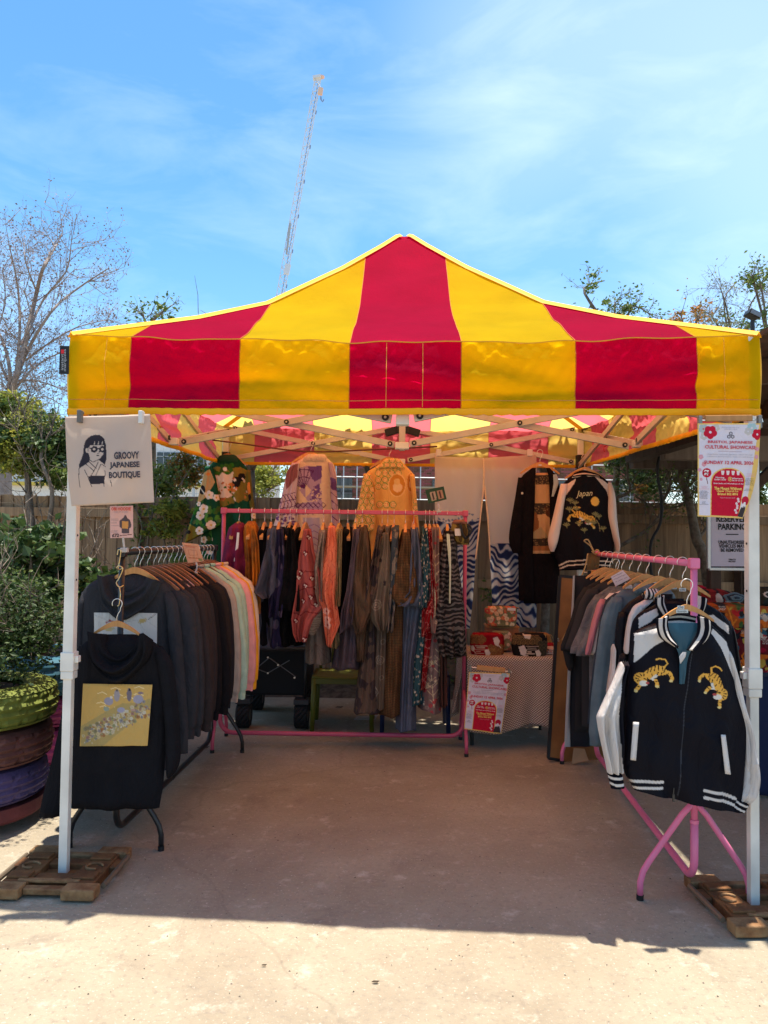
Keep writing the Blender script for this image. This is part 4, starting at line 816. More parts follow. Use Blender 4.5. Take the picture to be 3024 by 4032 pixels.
for i, (n, c, hood, lab) in enumerate(items):
    s = (.25+i*.092-(.008*max(0, i-8))+rr_.uniform(-.014, .014))/1.68; X = RL[0]+dL*s; m_ = MATS.get('fleece_'+n) or fl(n, c); rz = rr_.uniform(-.09, .09)-.03
    sweat((X[0]+rr_.uniform(-.012, .012)+.0035*max(0, i-7), X[1], RL[2]), rz, m_, hood, i % 4, lab, 'sweatshirts on the black rack', 'hoodie' if hood else 'sweatshirt', 1.0 if i < 9 else .98)
    hanger((X[0], X[1], RL[2]), rz, 'wooden hanger carrying the '+lab.split(',')[0].replace('charcoal hoodie', ['second', 'third'][i % 2]+' charcoal hoodie').replace('dark taupe hoodie', ['fourth', 'fifth'][i % 2]+' dark taupe hoodie').replace('black hoodie', ['eighth', 'seventh'][i % 2]+' black hoodie').split(' between')[0].split(' next')[0].split(' before')[0].split(' showing')[0], hw2, 'hangers on the black rack')
# ------------------------------------------------------------------ lofted cowls and collars traced between curves
def loft(name, curves, D, offs, m_, parent, na=40, nb=18, ripple=0., seed=0, bcol=None, solid=.006):
    cs = []
    for c in curves:
        c = np.array(c, float); t = np.linspace(0, len(c)-1, na); i0 = np.minimum(t.astype(int), len(c)-2); f = t-i0; p_ = lambda k: c[np.clip(i0+k, 0, len(c)-1)]; f = f[:, None]
        cs.append(.5*(2*p_(0)+(p_(1)-p_(-1))*f+(2*p_(-1)-5*p_(0)+4*p_(1)-p_(2))*f*f+(-p_(-1)+3*p_(0)-3*p_(1)+p_(2))*f**3))
    cs = np.array(cs); K = len(cs); b = np.linspace(0, K-1, nb); i0 = np.minimum(b.astype(int), K-2); f = (b-i0)[:, None, None]
    G = cs[i0]*(1-f)+cs[i0+1]*f; o = np.interp(b, range(K), offs)
    P = at(G[..., 0], G[..., 1], np.full(G.shape[:2], float(D))); P[..., 1] -= o[:, None]
    if ripple: P[..., 1] -= ripple*np.sin(b[:, None]/(K-1)*2*np.pi*2.5+.8*np.sin(np.linspace(0, 3, na)+seed)[None, :]*2)*np.sin(np.linspace(0, np.pi, na))[None, :]
    mb = MB(); mb.grid(P, flip=True); V = np.concatenate(mb.V)-worldbase(parent); col = None
    if bcol is not None: col = np.repeat(np.array([bcol(x) for x in np.linspace(0, 1, nb)]), na, 0)
    o_ = link(name, mkmesh(name, V, mb.F, m_, None, True, col), parent)
    if solid: md = o_.modifiers.new('solid', 'SOLIDIFY'); md.thickness = solid
    return o_
vfab = mat('printed_cloth', vcol=True, rough=.9, bump=.25, bscale=600, spec=.06, wr=.35); vsat = mat('printed_satin', vcol=True, rough=.55, bump=.08, bscale=500, spec=.07, wr=.3); vsheer = mat('printed_sheer', vcol=True, rough=.8, trans=.55, spec=.1)
# ---- charcoal hoodie at the front of the left rack, seen from behind
prr = random.Random(5)
D_ = 3.93; ch_ = thing('hoodie', 'charcoal hoodie with a silver crane patch, first on the black rack', 'hoodie', (-1.28, D_, 1.438), 'sweatshirts on the black rack')
cm = MATS['fleece_charcoal']
strip('body', [(2262, 425, 595), (2285, 370, 635), (2310, 335, 665), (2360, 313, 690), (2450, 309, 692), (2700, 306, 690), (3000, 318, 682), (3030, 325, 675)], D_, cm, ch_, t=.05, fold=.010, seed=3)
strip('sleeve', [(2330, 640, 678), (2370, 650, 700), (2500, 662, 716), (2700, 682, 731), (2890, 692, 744), (2900, 702, 740), (2965, 706, 740)], D_-.02, cm, ch_, t=.045, fold=.006, seed=4); strip('sleeve', [(2330, 322, 350), (2400, 305, 345), (2700, 290, 335), (2960, 282, 325)], D_, cm, ch_, t=.04, fold=.006, seed=6)
loft('hood', [[(445, 2270), (465, 2312), (500, 2325), (545, 2303), (572, 2272)], [(415, 2268), (440, 2335), (492, 2358), (565, 2325), (592, 2276)], [(395, 2262), (422, 2362), (488, 2395), (575, 2350), (618, 2280)], [(384, 2272), (405, 2378), (482, 2442), (590, 2378), (642, 2292)]], D_-.055, (-.02, .035, .05, .0), cm, ch_, ripple=.026, seed=2)
ops = [('l', [(420, 2450), (436, 2442), (455, 2450)], (.28, .05, .05), 8), ('e', (562, 2444, 18, 9), (.45, .33, .13), -.4), ('l', [(585, 2440), (615, 2415)], (.15, .14, .13), 3), ('e', (430, 2475, 24, 9), (.46, .36, .18)), ('l', [(480, 2530), (500, 2510), (530, 2505)], (.32, .09, .06), 9), ('l', [(420, 2505), (450, 2530)], (.4, .25, .12), 5)]+[('l', [(370+60*k, 2420+15*(k % 3)), (420+60*k, 2440+20*(k % 2)), (450+60*k, 2480)], (.42, .41, .40), 3) for k in range(4)]
strip('back_patch', [(2412, 370, 619, 2414), (2540, 372, 618, 2542)], D_-.058, vfab, ch_, t=.004, fold=.002, base=(.52, .50, .47), ops=ops, px=4, back=False, smoothrows=False)
hanger((-1.277, D_-.02, 1.438), 0, 'pale wooden hanger carrying the charcoal crane-patch hoodie', hw1, 'hangers on the black rack', sc=.66)
# ---- black hoodie hung at the very front
D_ = 3.60; bk = thing('hoodie', 'black hoodie with a gold floral brocade back patch hung foremost at the left', 'hoodie', (-1.25, D_, 1.2)); bm = MATS['fleece_black']
strip('body', [(2498, 405, 545), (2515, 350, 590), (2545, 312, 635), (2590, 298, 660), (2680, 292, 664), (2850, 290, 657), (3000, 284, 650), (3105, 278, 643), (3128, 284, 636), (3182, 282, 628, 3180)], D_, bm, bk, t=.055, fold=.011, seed=13)
strip('sleeve', [(2545, 600, 640), (2600, 615, 678), (2680, 628, 692), (2780, 640, 702), (2880, 650, 711), (2985, 652, 712), (3030, 654, 700), (3058, 656, 674)], D_-.01, bm, bk, t=.045, fold=.006, seed=14)
strip('sleeve', [(2545, 310, 350), (2620, 285, 345), (2750, 255, 330), (2900, 225, 310), (3060, 188, 290), (3150, 165, 275), (3218, 154, 245, 3212)], D_+.03, bm, bk, t=.045, fold=.006, seed=15)
loft('hood', [[(412, 2500), (425, 2550), (470, 2586), (522, 2550), (540, 2500)], [(385, 2488), (405, 2575), (470, 2618), (545, 2570), (562, 2490)], [(362, 2480), (385, 2600), (470, 2652), (565, 2590), (580, 2486)], [(345, 2496), (368, 2608), (470, 2692), (578, 2608), (604, 2520)]], D_-.06, (-.03, .045, .06, .0), bm, bk, ripple=.03, seed=5)
ops = [('p', [(318, 2860), (420, 2800), (480, 2770), (545, 2765), (590, 2750), (600, 2775), (540, 2830), (450, 2900), (405, 2938), (320, 2938)], (.36, .26, .10))]
for k in range(230):
    t = prr.random(); x = 325+t*255+prr.uniform(-14, 14); y = 2905-t*118+prr.uniform(-32, 34)
    if x < 318 or x > 592 or y > 2934 or y > 2990-.32*(x-300)+20: continue
    c = prr.choice([(.50, .44, .33), (.30, .14, .06), (.28, .16, .13), (.22, .2, .2), (.24, .23, .12), (.46, .38, .26), (.2, .17, .1), (.44, .35, .2)]); r = prr.uniform(3, 8.5); ops += flower(x, y, r, c, tuple(v*.6 for v in c), 5, prr.random())
for (x, y, w_, h_, c) in ((430, 2760, 22, 20, (.28, .25, .30)), (462, 2738, 14, 30, (.30, .26, .27)), (510, 2735, 12, 34, (.16, .13, .15)), (512, 2715, 5, 7, (.03, .03, .03)), (545, 2752, 24, 22, (.30, .27, .32)), (478, 2795, 18, 14, (.30, .28, .36)), (420, 2790, 14, 12, (.25, .28, .22)), (525, 2795, 12, 8, (.38, .25, .2)), (462, 2718, 5, 6, (.12, .1, .1)), (440, 2745, 6, 8, (.6, .5, .4)), (555, 2728, 14, 6, (.2, .15, .17))): ops.append(('e', (x, y, w_/1.2, h_/1.3), c))
for k in range(9): x = prr.uniform(335, 560); y = prr.uniform(2702, 2800); ops.insert(0, ('l', [(x, y), (x+18, y-5), (x+36, y+3)], (.76, .60, .33), 2.5))
strip('back_patch', [(2692, 327, 600, 2696), (2938, 314, 581, 2936)], D_-.066, vfab, bk, t=.005, fold=.003, base=(.50, .31, .095), ops=ops, px=2.6, back=False, smoothrows=False, seed=2)
P = at(470, 2388, D_); hanger((P[0], D_-.03, P[2]+.015), 0, 'pale wooden hanger carrying the foremost black hoodie', hw1, sc=.55)
hc = thing('s_hook_chain', 'brass S-hooks linking the black rack end to the foremost hanger', 'hook', at(470, 2165, 3.68))
for k, pts in enumerate(([(462, 2185), (466, 2165), (476, 2168), (474, 2190), (468, 2225), (465, 2235), (470, 2243), (485, 2235)], [(458, 2238), (468, 2228), (484, 2240), (470, 2275), (458, 2295), (470, 2312), (486, 2305)], [(470, 2312), (474, 2340), (470, 2380), (462, 2386)])):
    mb = MB(); limb(mb, px3(pts, 3.62 if k else 3.66, .012, k), .0028, .0028, 6); mb.build('s_hook', brass, hc, smooth=True)
# ================================================================== kimonos seen edge-on along the centre rack
def wide(rows, f): return [(r[0], (r[1]+r[2])/2-(r[2]-r[1])/2*f, (r[1]+r[2])/2+(r[2]-r[1])/2*f)+tuple(r[3:]) for r in rows]
Z = lambda rows: [(1950+r[0]/1.58, 850+r[1]/1.58, 850+r[2]/1.58)+((1950+r[3]/1.58,) if len(r) > 3 else ()) for r in rows]
def fab(n, c, **k): return mat('kim_'+n, c, k.pop('rough', .85), var=k.pop('var', .12), bump=.3, bscale=500, spec=.06, wr=.5, **k)
KM = [
 ('maroon track jacket with a white sleeve stripe', 'track_jacket', 'jacket', 145, fab('maroon', (.16, .018, .055)), [(170, 132, 160), (205, 112, 184), (280, 96, 198), (400, 80, 212), (620, 75, 225)], None),
 ('amber and brown shaded kimono', 'kimono', 'kimono', 225, fab('amber', (.55, .18, .02), kind='noise', col2=(.10, .045, .02), kscale=5), [(160, 208, 238), (230, 196, 252), (400, 205, 268), (740, 225, 275)], [(190, 222, 240), (300, 226, 262), (500, 232, 272), (700, 240, 274), (755, 236, 272, 735)]),
 ('black ribbed kimono', 'kimono', 'kimono', 305, fab('blackrib', (.008, .008, .011)), [(195, 288, 325), (300, 275, 335), (600, 265, 345), (930, 285, 400)], None),
 ('slate blue kimono with a flared sleeve', 'kimono', 'kimono', 345, fab('slate', (.075, .078, .11)), [(190, 343, 370), (300, 330, 390), (600, 300, 400), (950, 290, 400)], [(200, 348, 372), (300, 330, 376), (450, 292, 372), (560, 258, 360), (600, 245, 350), (642, 300, 330)]),
 ('indigo kimono with faint script motifs', 'kimono', 'kimono', 395, fab('indigo', (.022, .02, .055), kind='dots', col2=(.09, .075, .12), kscale=9), [(195, 385, 418), (350, 372, 430), (600, 350, 440), (940, 330, 440)], [(210, 388, 415), (380, 372, 428), (600, 342, 420), (760, 335, 400)]),
 ('plain black kimono left of the rose one', 'kimono', 'kimono', 465, fab('black1', (.007, .007, .008)), [(188, 450, 486), (350, 428, 500), (700, 410, 520), (930, 400, 510)], [(210, 455, 482), (400, 432, 500), (640, 405, 508), (720, 400, 505)]),
 ('narrow black kimono touching the rose one', 'kimono', 'kimono', 505, fab('black2', (.009, .009, .012)), [(198, 495, 520), (350, 500, 532), (700, 495, 540), (880, 480, 530)], None),
 ('dusty rose kimono with red blossom motifs', 'kimono', 'kimono', 560, 'ROSE', [(205, 552, 585), (330, 545, 600), (700, 560, 720), (1035, 560, 718)], 'ROSE'),
 ('grey-beige speckled kimono', 'kimono', 'kimono', 672, fab('greybeige', (.27, .21, .17), kind='noise', col2=(.17, .13, .11), kscale=60), [(205, 655, 690), (400, 645, 700), (660, 640, 690)], [(215, 658, 685), (320, 640, 672), (450, 618, 664), (600, 622, 660), (690, 640, 656)]),
 ('bright coral kimono', 'kimono', 'kimono', 720, 'CORAL', [(188, 705, 738), (350, 690, 750), (700, 680, 760), (930, 690, 750)], 'CORAL'),
 ('sand coloured kimono', 'kimono', 'kimono', 770, fab('sand', (.33, .24, .12), kind='noise', col2=(.24, .17, .09), kscale=50), [(195, 758, 786), (400, 750, 778), (940, 722, 772)], [(210, 762, 784), (400, 756, 780), (600, 748, 775), (690, 747, 768)]),
 ('black kimono right of the sand one', 'kimono', 'kimono', 822, fab('black3', (.007, .007, .008)), [(196, 806, 838), (400, 792, 836), (700, 765, 830), (860, 770, 830)], None),
 ('plum grey kimono', 'kimono', 'kimono', 870, fab('plumgrey', (.095, .07, .085)), [(196, 858, 892), (400, 845, 890), (700, 800, 880), (1075, 752, 868)], [(210, 862, 892), (400, 842, 884), (600, 815, 862), (720, 788, 850), (870, 776, 840, 800)]),
 ('cocoa brown kimono with a pointed sleeve', 'kimono', 'kimono', 912, fab('cocoa', (.115, .070, .042), kind='stripe', col2=(.09, .055, .035), kscale=60), [(186, 900, 932), (300, 888, 945), (700, 870, 960), (1030, 880, 930)], [(200, 904, 934), (330, 880, 946), (500, 858, 955), (650, 838, 962), (720, 846, 962), (870, 875, 905)]),
 ('dark patchwork kimono', 'kimono', 'kimono', 1035, fab('patch', (.055, .04, .042), kind='cells', col2=(.12, .08, .06), kscale=16), [(186, 1016, 1048), (400, 985, 1030), (800, 940, 1000), (1345, 890, 1005)], [(240, 1005, 1030), (400, 975, 1012), (550, 945, 1005), (650, 928, 985), (672, 945, 975)]),
 ('taupe kimono with circle and diamond motifs', 'kimono', 'kimono', 1070, 'TAUPE', [(190, 1052, 1086), (400, 1010, 1085), (800, 985, 1075), (1305, 968, 1058)], 'TAUPE'),
 ('grey collage print kimono', 'kimono', 'kimono', 1110, fab('collage', (.20, .17, .14), kind='cells', col2=(.055, .07, .085), kscale=20), [(186, 1096, 1130), (400, 1086, 1130), (700, 1070, 1120), (850, 1062, 1100)], [(230, 1100, 1130), (450, 1088, 1122), (700, 1078, 1110), (845, 1066, 1092)]),
 ('brown checked kimono', 'kimono', 'kimono', 1180, fab('check', (.17, .085, .035), kind='check', col2=(.05, .03, .02), kscale=28), [(210, 1168, 1198), (400, 1130, 1210), (700, 1080, 1160), (1360, 1040, 1140)], [(230, 1172, 1200), (330, 1155, 1212), (500, 1125, 1232), (640, 1108, 1246), (686, 1150, 1240, 664)]),
 ('dusty blue kimono', 'kimono', 'kimono', 1232, fab('dustyblue', (.105, .12, .17)), [(200, 1220, 1250), (400, 1212, 1268), (690, 1165, 1275), (1000, 1155, 1225), (1450, 1140, 1222)], [(210, 1222, 1252), (400, 1216, 1270), (600, 1212, 1280), (690, 1150, 1284)]),
 ('teal kimono with cream blossom print', 'kimono', 'kimono', 1305, fab('tealfloral', (.035, .085, .10), kind='dots', col2=(.50, .42, .34), kscale=34), [(192, 1288, 1312), (400, 1268, 1328), (720, 1250, 1320), (1295, 1200, 1280)], [(210, 1290, 1314), (400, 1272, 1326), (600, 1268, 1330), (700, 1268, 1318)]),
 ('crimson patterned kimono', 'kimono', 'kimono', 1330, fab('crimson', (.26, .008, .012), kind='crackle', col2=(.5, .16, .14), kscale=22), [(196, 1312, 1340), (400, 1325, 1350), (700, 1300, 1362), (1200, 1265, 1290)], [(210, 1316, 1342), (450, 1330, 1352), (640, 1336, 1372), (720, 1292, 1362), (880, 1282, 1306)]),
 ('mauve kimono with branch motifs', 'kimono', 'kimono', 1355, 'MAUVE', [(196, 1340, 1384), (450, 1345, 1388), (760, 1330, 1400), (900, 1290, 1412), (1310, 1255, 1400, 1340)], 'MAUVE'),
 ('russet kimono behind the mauve one', 'kimono', 'kimono', 1375, fab('russet', (.11, .05, .04)), [(246, 1375, 1405), (600, 1380, 1420), (1300, 1390, 1426)], None),
 ('black and grey wave-patterned kimono', 'kimono', 'kimono', 1440, fab('wavegrey', (.02, .018, .018), kind='waves', col2=(.13, .11, .10), kscale=9), [(206, 1430, 1470), (400, 1408, 1482), (700, 1390, 1510), (1000, 1420, 1528)], [(220, 1432, 1472), (400, 1406, 1482), (600, 1378, 1502), (720, 1362, 1518), (830, 1378, 1524), (1005, 1420, 1526, 975)]),
]
SPEC = {
 'ROSE': (dict(rows=[(208, 550, 590), (350, 526, 606), (480, 512, 640), (600, 510, 654), (700, 492, 656), (770, 480, 600), (860, 488, 570), (912, 508, 560)], base=(.36, .085, .075)), (.16, .13, .11)),
 'CORAL': (dict(rows=[(190, 702, 740), (300, 690, 750), (450, 662, 752), (600, 634, 752), (640, 640, 754), (700, 668, 752), (800, 676, 766), (935, 690, 716)], base=(.72, .20, .11)), (.60, .16, .10)),
 'TAUPE': (dict(rows=[(232, 1042, 1072), (350, 1020, 1082), (500, 995, 1086), (700, 964, 1078), (780, 975, 1070), (845, 1015, 1050)], base=(.15, .115, .085)), (.14, .105, .08)),
 'MAUVE': (dict(rows=[(200, 1342, 1386), (400, 1346, 1388), (640, 1345, 1388), (740, 1330, 1392), (860, 1340, 1362)], base=(.22, .135, .115)), (.21, .13, .12)),
}
def zo(o):
    """pattern given in the zoomed crop, turned into photograph pixels"""
    q = lambda p: (850+p[0]/1.58, 1950+p[1]/1.58)
    if o[0] == 'e': c = q(o[1][:2]); return ('e', (c[0], c[1], o[1][2]/1.58, o[1][3]/1.58), o[2])
    return (o[0], [q(p) for p in o[1]], o[2])+((o[3]/1.58,) if len(o) > 3 else ())
pr_ = random.Random(3)
POPS = {k: [] for k in SPEC}; LOPS = {k: [] for k in SPEC}
for (x, y) in ((560, 360), (530, 480), (600, 515), (545, 655), (595, 630), (555, 890), (625, 680), (515, 510), (580, 260), (625, 575), (500, 780), (560, 560)):
    POPS['ROSE'] += [('e', (x, y, 17, 17), (.17, .015, .02)), ('e', (x-6, y-4, 6, 5), (.75, .6, .52)), ('e', (x+6, y+3, 6, 5), (.75, .6, .52)), ('e', (x+1, y+10, 5, 5), (.75, .6, .52))]
for pts in ([(505, 600), (560, 575), (640, 565)], [(560, 575), (600, 680), (640, 690)], [(485, 730), (530, 745), (560, 720), (640, 735)], [(520, 510), (560, 470), (620, 480)]): POPS['ROSE'].insert(0, ('l', pts, (.16, .015, .02), 5))
for k in range(40):
    hx, hy = 630+(k % 5)*32+16*((k//5) % 2), 250+(k//5)*90; POPS['CORAL'].append(('l', [(hx, hy), (hx+16, hy+18), (hx+16, hy+60), (hx, hy+78)], (.50, .09, .06), 3))
for (x, y) in ((690, 720), (697, 770), (697, 805)): POPS['CORAL'] += [zz for zz in flower(x, y, 22, (.85, .5, .4), (.4, .04, .04))]; POPS['CORAL'].append(('e', (x, y, 7, 7), (.4, .04, .04)))
for (x, y, r) in ((998, 680, 34), (1052, 540, 10), (1050, 555, 8), (1022, 405, 12), (1040, 890, 16), (1030, 1105, 14), (1020, 1000, 28)):
    for j, (f, c) in enumerate(((1, (.27, .22, .17)), (.78, (.14, .105, .08)), (.58, (.27, .22, .17)), (.38, (.13, .1, .08)), (.2, (.3, .25, .2)))):
        if r > 20 or j < 2: POPS['TAUPE'].append(('e', (x, y, r*f, r*f), c if r > 12 else (.04, .03, .03)))
for j, s in enumerate((1, .72, .45)): LOPS['TAUPE'].append(('p', [(990, 1195-45*s), (990+26*s, 1195), (990, 1195+45*s), (990-22*s, 1195)], [(.3, .25, .2), (.13, .1, .08), (.28, .23, .18)][j]))
LOPS['TAUPE'] += POPS['TAUPE']
for (x0, y0, dx, dy) in ((1300, 960, -10, 230), (1385, 920, -5, 180), (1330, 1080, 15, 200), (1355, 340, 10, 240), (1290, 1020, 60, -10), (1360, 560, 5, 220), (1270, 1180, 90, -60)):
    LOPS['MAUVE'].append(('l', [(x0, y0), (x0+dx, y0+dy)], (.62, .50, .32), 5))
    for j in range(4):
        t = .15+j*.22; x, y = x0+dx*t, y0+dy*t
        for s in (-1, 1): LOPS['MAUVE'].append(('l', [(x, y+14), (x+s*32, y-16)], (.60, .48, .30), 4))
for k in range(46): x, y = pr_.uniform(1255, 1410), pr_.uniform(700, 1310); LOPS['MAUVE'] += flower(x, y, pr_.uniform(7, 13), pr_.choice([(.42, .05, .06), (.30, .22, .19), (.16, .12, .11)]), (.2, .15, .1))
for k in range(14): x, y = pr_.uniform(1335, 1395), pr_.uniform(220, 860); LOPS['MAUVE'] += flower(x, y, pr_.uniform(7, 11), pr_.choice([(.42, .05, .06), (.5, .35, .25)]), (.2, .15, .1))
POPS['MAUVE'] = LOPS['MAUVE']
for j, a in enumerate(np.linspace(-.9, .9, 7)): LOPS['ROSE'].append(('l', [(640, 900), (640+150*math.sin(a), 900+170*math.cos(a))], (.11, .085, .075), 3))
for i, (lab, nm, cat, hx, m_, body, slv_) in enumerate(KM):
    hz = RC[2]; hxw = at(850+hx/1.58, 1950+95/1.58, 5.61)[0]
    t = thing(nm, lab+' on the centre rack', cat, (hxw, 5.61, hz), 'garments on the centre rack')
    seed = 100+i
    if isinstance(m_, str):
        sp_, bc = SPEC[m_]
        strip('body', Z(body), 5.62, vfab, t, t=.20, fold=.02, seed=seed, base=bc, ops=[zo(o) for o in LOPS[m_]], px=2.6, p=2.2, hemwave=3, bt=.18, nu=44)
        strip('sleeve', Z(wide(sp_['rows'], 1.15)), 5.33, vfab, t, smoothrows=False, t=.022, fold=.036, seed=seed, base=sp_['base'], ops=[zo(o) for o in POPS[m_]], px=2.6, p=6., fr=(1., 3.2))
    else:
        strip('body', Z(wide(body, 1.6)), 5.62, m_, t, t=.20, fold=.035, seed=seed, px=7, nu=30, p=2.2, hemwave=3, bt=.18)
        if slv_: strip('sleeve', Z(wide(slv_, 1.3)), 5.33, m_, t, smoothrows=False, t=.022, fold=.04, seed=seed, px=5, nu=26, p=6., fr=(1., 3.2))
    if nm == 'track_jacket': strip('sleeve_stripe', Z([(232, 132, 146), (300, 126, 142), (412, 112, 128)]), 5.415, mat('white_tape', (.7, .68, .66), .7), t, t=.003, fold=0, back=False)
    if 'wave-patterned' in lab: strip('strap', Z([(240, 1434, 1452), (320, 1440, 1462), (450, 1452, 1464), (672, 1450, 1460)]), 5.25, mat('strap_green', (.42, .42, .25), .7, kind='stripe', col2=(.62, .62, .5), kscale=30), t, t=.006, fold=.004)
    hanger((hxw, 5.61, hz), math.pi/2+rr_.uniform(-.1, .1), 'wooden hanger end above the '+lab, hw1, 'hangers on the centre rack')
# ---- lower extra pieces: checked and beige sleeves hanging under neighbours
t = thing('kimono', 'grey hemp kimono with a square sleeve corner below the rose one', 'kimono', at(1230, 2450, 5.4), 'garments on the centre rack')
strip('sleeve', Z([(705, 640, 660), (740, 560, 658), (800, 528, 655), (872, 585, 612)]), 5.36, fab('hemp', (.21, .17, .13), kind='waves', col2=(.15, .12, .09), kscale=16), t, t=.03, fold=.006, seed=7, p=2); strip('body', Z([(230, 650, 668), (700, 640, 690), (860, 640, 690)]), 5.64, MATS['kim_hemp'], t, t=.15, fold=.01, seed=8, px=9, nu=16)
# ---- small gold drawstring bag at the rack end
t = thing('drawstring_bag', 'small gold drawstring bag with a black strap at the centre rack end', 'bag', at(1812, 2060, 5.4))
strip('pouch', Z([(165, 1470, 1560), (215, 1462, 1572), (270, 1480, 1578), (308, 1500, 1575)]), 5.36, fab('goldbag', (.24, .16, .04), kind='cells', col2=(.08, .05, .02), kscale=26), t, t=.045, fold=.01, seed=5, px=6)
strip('flap', Z([(152, 1480, 1545), (178, 1470, 1560)]), 5.33, mat('brown_leather', (.2, .07, .04), .5), t, t=.02, fold=.004)
strip('label_card', Z([(208, 1485, 1520), (252, 1488, 1525)]), 5.30, mat('card_white', (.62, .57, .52), .7), t, t=.002, fold=0, back=False)
mb = MB(); limb(mb, [at(850+a/1.58, 1950+b/1.58, 5.29) for a, b in ((1520, 175), (1535, 240), (1560, 270), (1575, 230), (1565, 180), (1590, 215), (1560, 265))], .008, .008, 6); mb.build('strap', blk, t, smooth=True)
mb = MB(); limb(mb, [at(850+a/1.58, 1950+b/1.58, 5.5) for a, b in ((1497, 300), (1496, 400), (1494, 520))], .008, .006, 6); mb.build('tail_strap', blk, t)
hanger((at(1803, 2010, 5.61)[0], 5.61, RC[2]), math.pi/2, 'wooden hanger holding the gold drawstring bag', hw1, 'hangers on the centre rack')
# ================================================================== garments hung along the back truss
BDp = 6.30
def backhanger(px, py, label, D=BDp): P = at(px, py, D); return hanger((P[0], D-.0, P[2]+.085), 0, label, hw1, 'hangers on the back truss', True, .78)
rg = random.Random(12)
# ---- green kimono
gk = thing('kimono', 'dark green kimono with white flowers and orange landscape print at the back left', 'kimono', at(900, 1800, BDp), 'garments along the back truss')
WH, GR, LG, OR, OL, BK = (.72, .58, .48), (.035, .10, .015), (.07, .16, .035), (.55, .17, .035), (.20, .14, .025), (.015, .012, .012)
def leafy(cx, cy, n, sp, col):
    return [('e', (cx+rg.uniform(-sp, sp), cy+rg.uniform(-sp, sp), rg.uniform(7, 13), rg.uniform(5, 9)), tuple(v*rg.uniform(.7, 1.4) for v in col), rg.uniform(0, 3)) for _ in range(n)]
ops = [('p', [(820, 1850), (860, 1838), (900, 1850), (950, 1840), (985, 1858), (990, 1960), (960, 1990), (930, 1975), (880, 2000), (840, 1985), (818, 1930)], OL)]
ops += leafy(850, 1860, 9, 18, GR)+leafy(900, 1848, 10, 22, GR)+leafy(870, 1900, 12, 20, GR)+[('p', [(845, 1870), (862, 1880), (880, 1862), (900, 1872), (925, 1858), (920, 1890), (935, 1920), (925, 1950), (900, 1962), (870, 1960), (862, 1920), (848, 1905)], (.66, .48, .36))]
ops += [('e', (920, 1920, 22, 20), OR), ('e', (935, 1900, 16, 22), BK), ('e', (955, 1880, 14, 16), BK)]
for k in range(60): x, y = rg.uniform(858, 978), rg.uniform(1885, 1985); ops.append(('e', (x, y, rg.uniform(3, 8), rg.uniform(2, 5)), rg.choice([OR, (.42, .1, .03), WH, OL, GR, (.6, .42, .28)]), rg.uniform(0, 3)))
ops += [('p', [(930, 1995), (960, 1968), (990, 1985), (1000, 2060), (960, 2080), (920, 2040)], (.01, .07, .035))]+flower(855, 1890, 17, WH, (.6, .35, .1))+[('e', (891, 1849, 8, 8), WH)]
strip('body', [(1793, 868, 928), (1812, 846, 948), (1836, 824, 968), (1862, 816, 984), (1960, 818, 992), (2100, 832, 1000), (2250, 842, 1002), (2350, 850, 1000)], BDp, vfab, gk, t=.05, fold=.014, seed=41, base=(.008, .048, .02), ops=ops, px=2.8)
ops = []
for k in range(9): ops += leafy(rg.uniform(770, 865), rg.uniform(1960, 2090), 5, 14, rg.choice([LG, GR]))
ops += [('p', [(790, 1870), (830, 1850), (850, 1900), (815, 1960), (780, 1985)], (.42, .25, .1)), ('e', (822, 1868, 10, 6), OR), ('e', (800, 1930, 14, 18), BK), ('l', [(790, 1920), (812, 1948)], (.6, .5, .4), 4), ('p', [(728, 2140), (745, 2060), (790, 2085), (810, 2110), (760, 2140)], (.17, .13, .02)), ('e', (745, 2095, 10, 8), BK)]
for (x, y, r) in ((828, 1950, 17), (807, 2005, 18), (792, 2030, 17), (835, 2068, 18), (790, 2090, 16), (855, 1960, 13), (786, 1985, 9)): ops += flower(x, y, r, WH, (.55, .35, .06), 5, rg.random())
strip('sleeve', [(1836, 808, 838), (1880, 800, 850), (1950, 782, 862), (2010, 764, 870), (2060, 748, 872), (2140, 727, 872, 2066)], BDp-.07, vfab, gk, t=.04, fold=.012, seed=42, base=(.008, .055, .025), ops=ops, px=2.6)
ops = leafy(845, 2100, 16, 30, LG)+flower(853, 2120, 15, WH, (.5, .3, .05))+flower(805, 2125, 13, WH, (.5, .3, .05))+flower(830, 2170, 14, WH, (.5, .3, .05))
strip('lining', [(2060, 800, 872), (2130, 790, 874), (2200, 800, 868)], BDp+.02, vfab, gk, t=.03, fold=.01, seed=43, base=(.01, .06, .02), ops=ops, px=3)
ops = leafy(1000, 2080, 8, 30, LG)+[('e', (982, 1930, 8, 30), OR), ('e', (985, 1960, 7, 14), BK)]+flower(1002, 2030, 12, WH, (.5, .3, .05))+flower(1000, 2065, 12, WH, (.5, .3, .05))
strip('sleeve', [(1850, 970, 986), (1920, 972, 993), (2000, 985, 1003), (2080, 995, 1014), (2130, 1000, 1020)], BDp-.05, vfab, gk, t=.04, fold=.01, seed=44, base=(.10, .09, .02), ops=ops, px=3)
strip('collar', [(1790, 874, 922), (1800, 864, 932), (1818, 858, 938)], BDp-.045, mat('kim_greencollar', (.008, .045, .02), .85), gk, t=.02, fold=.004)
backhanger(898, 1788, 'orange wooden hanger of the green flowered kimono')
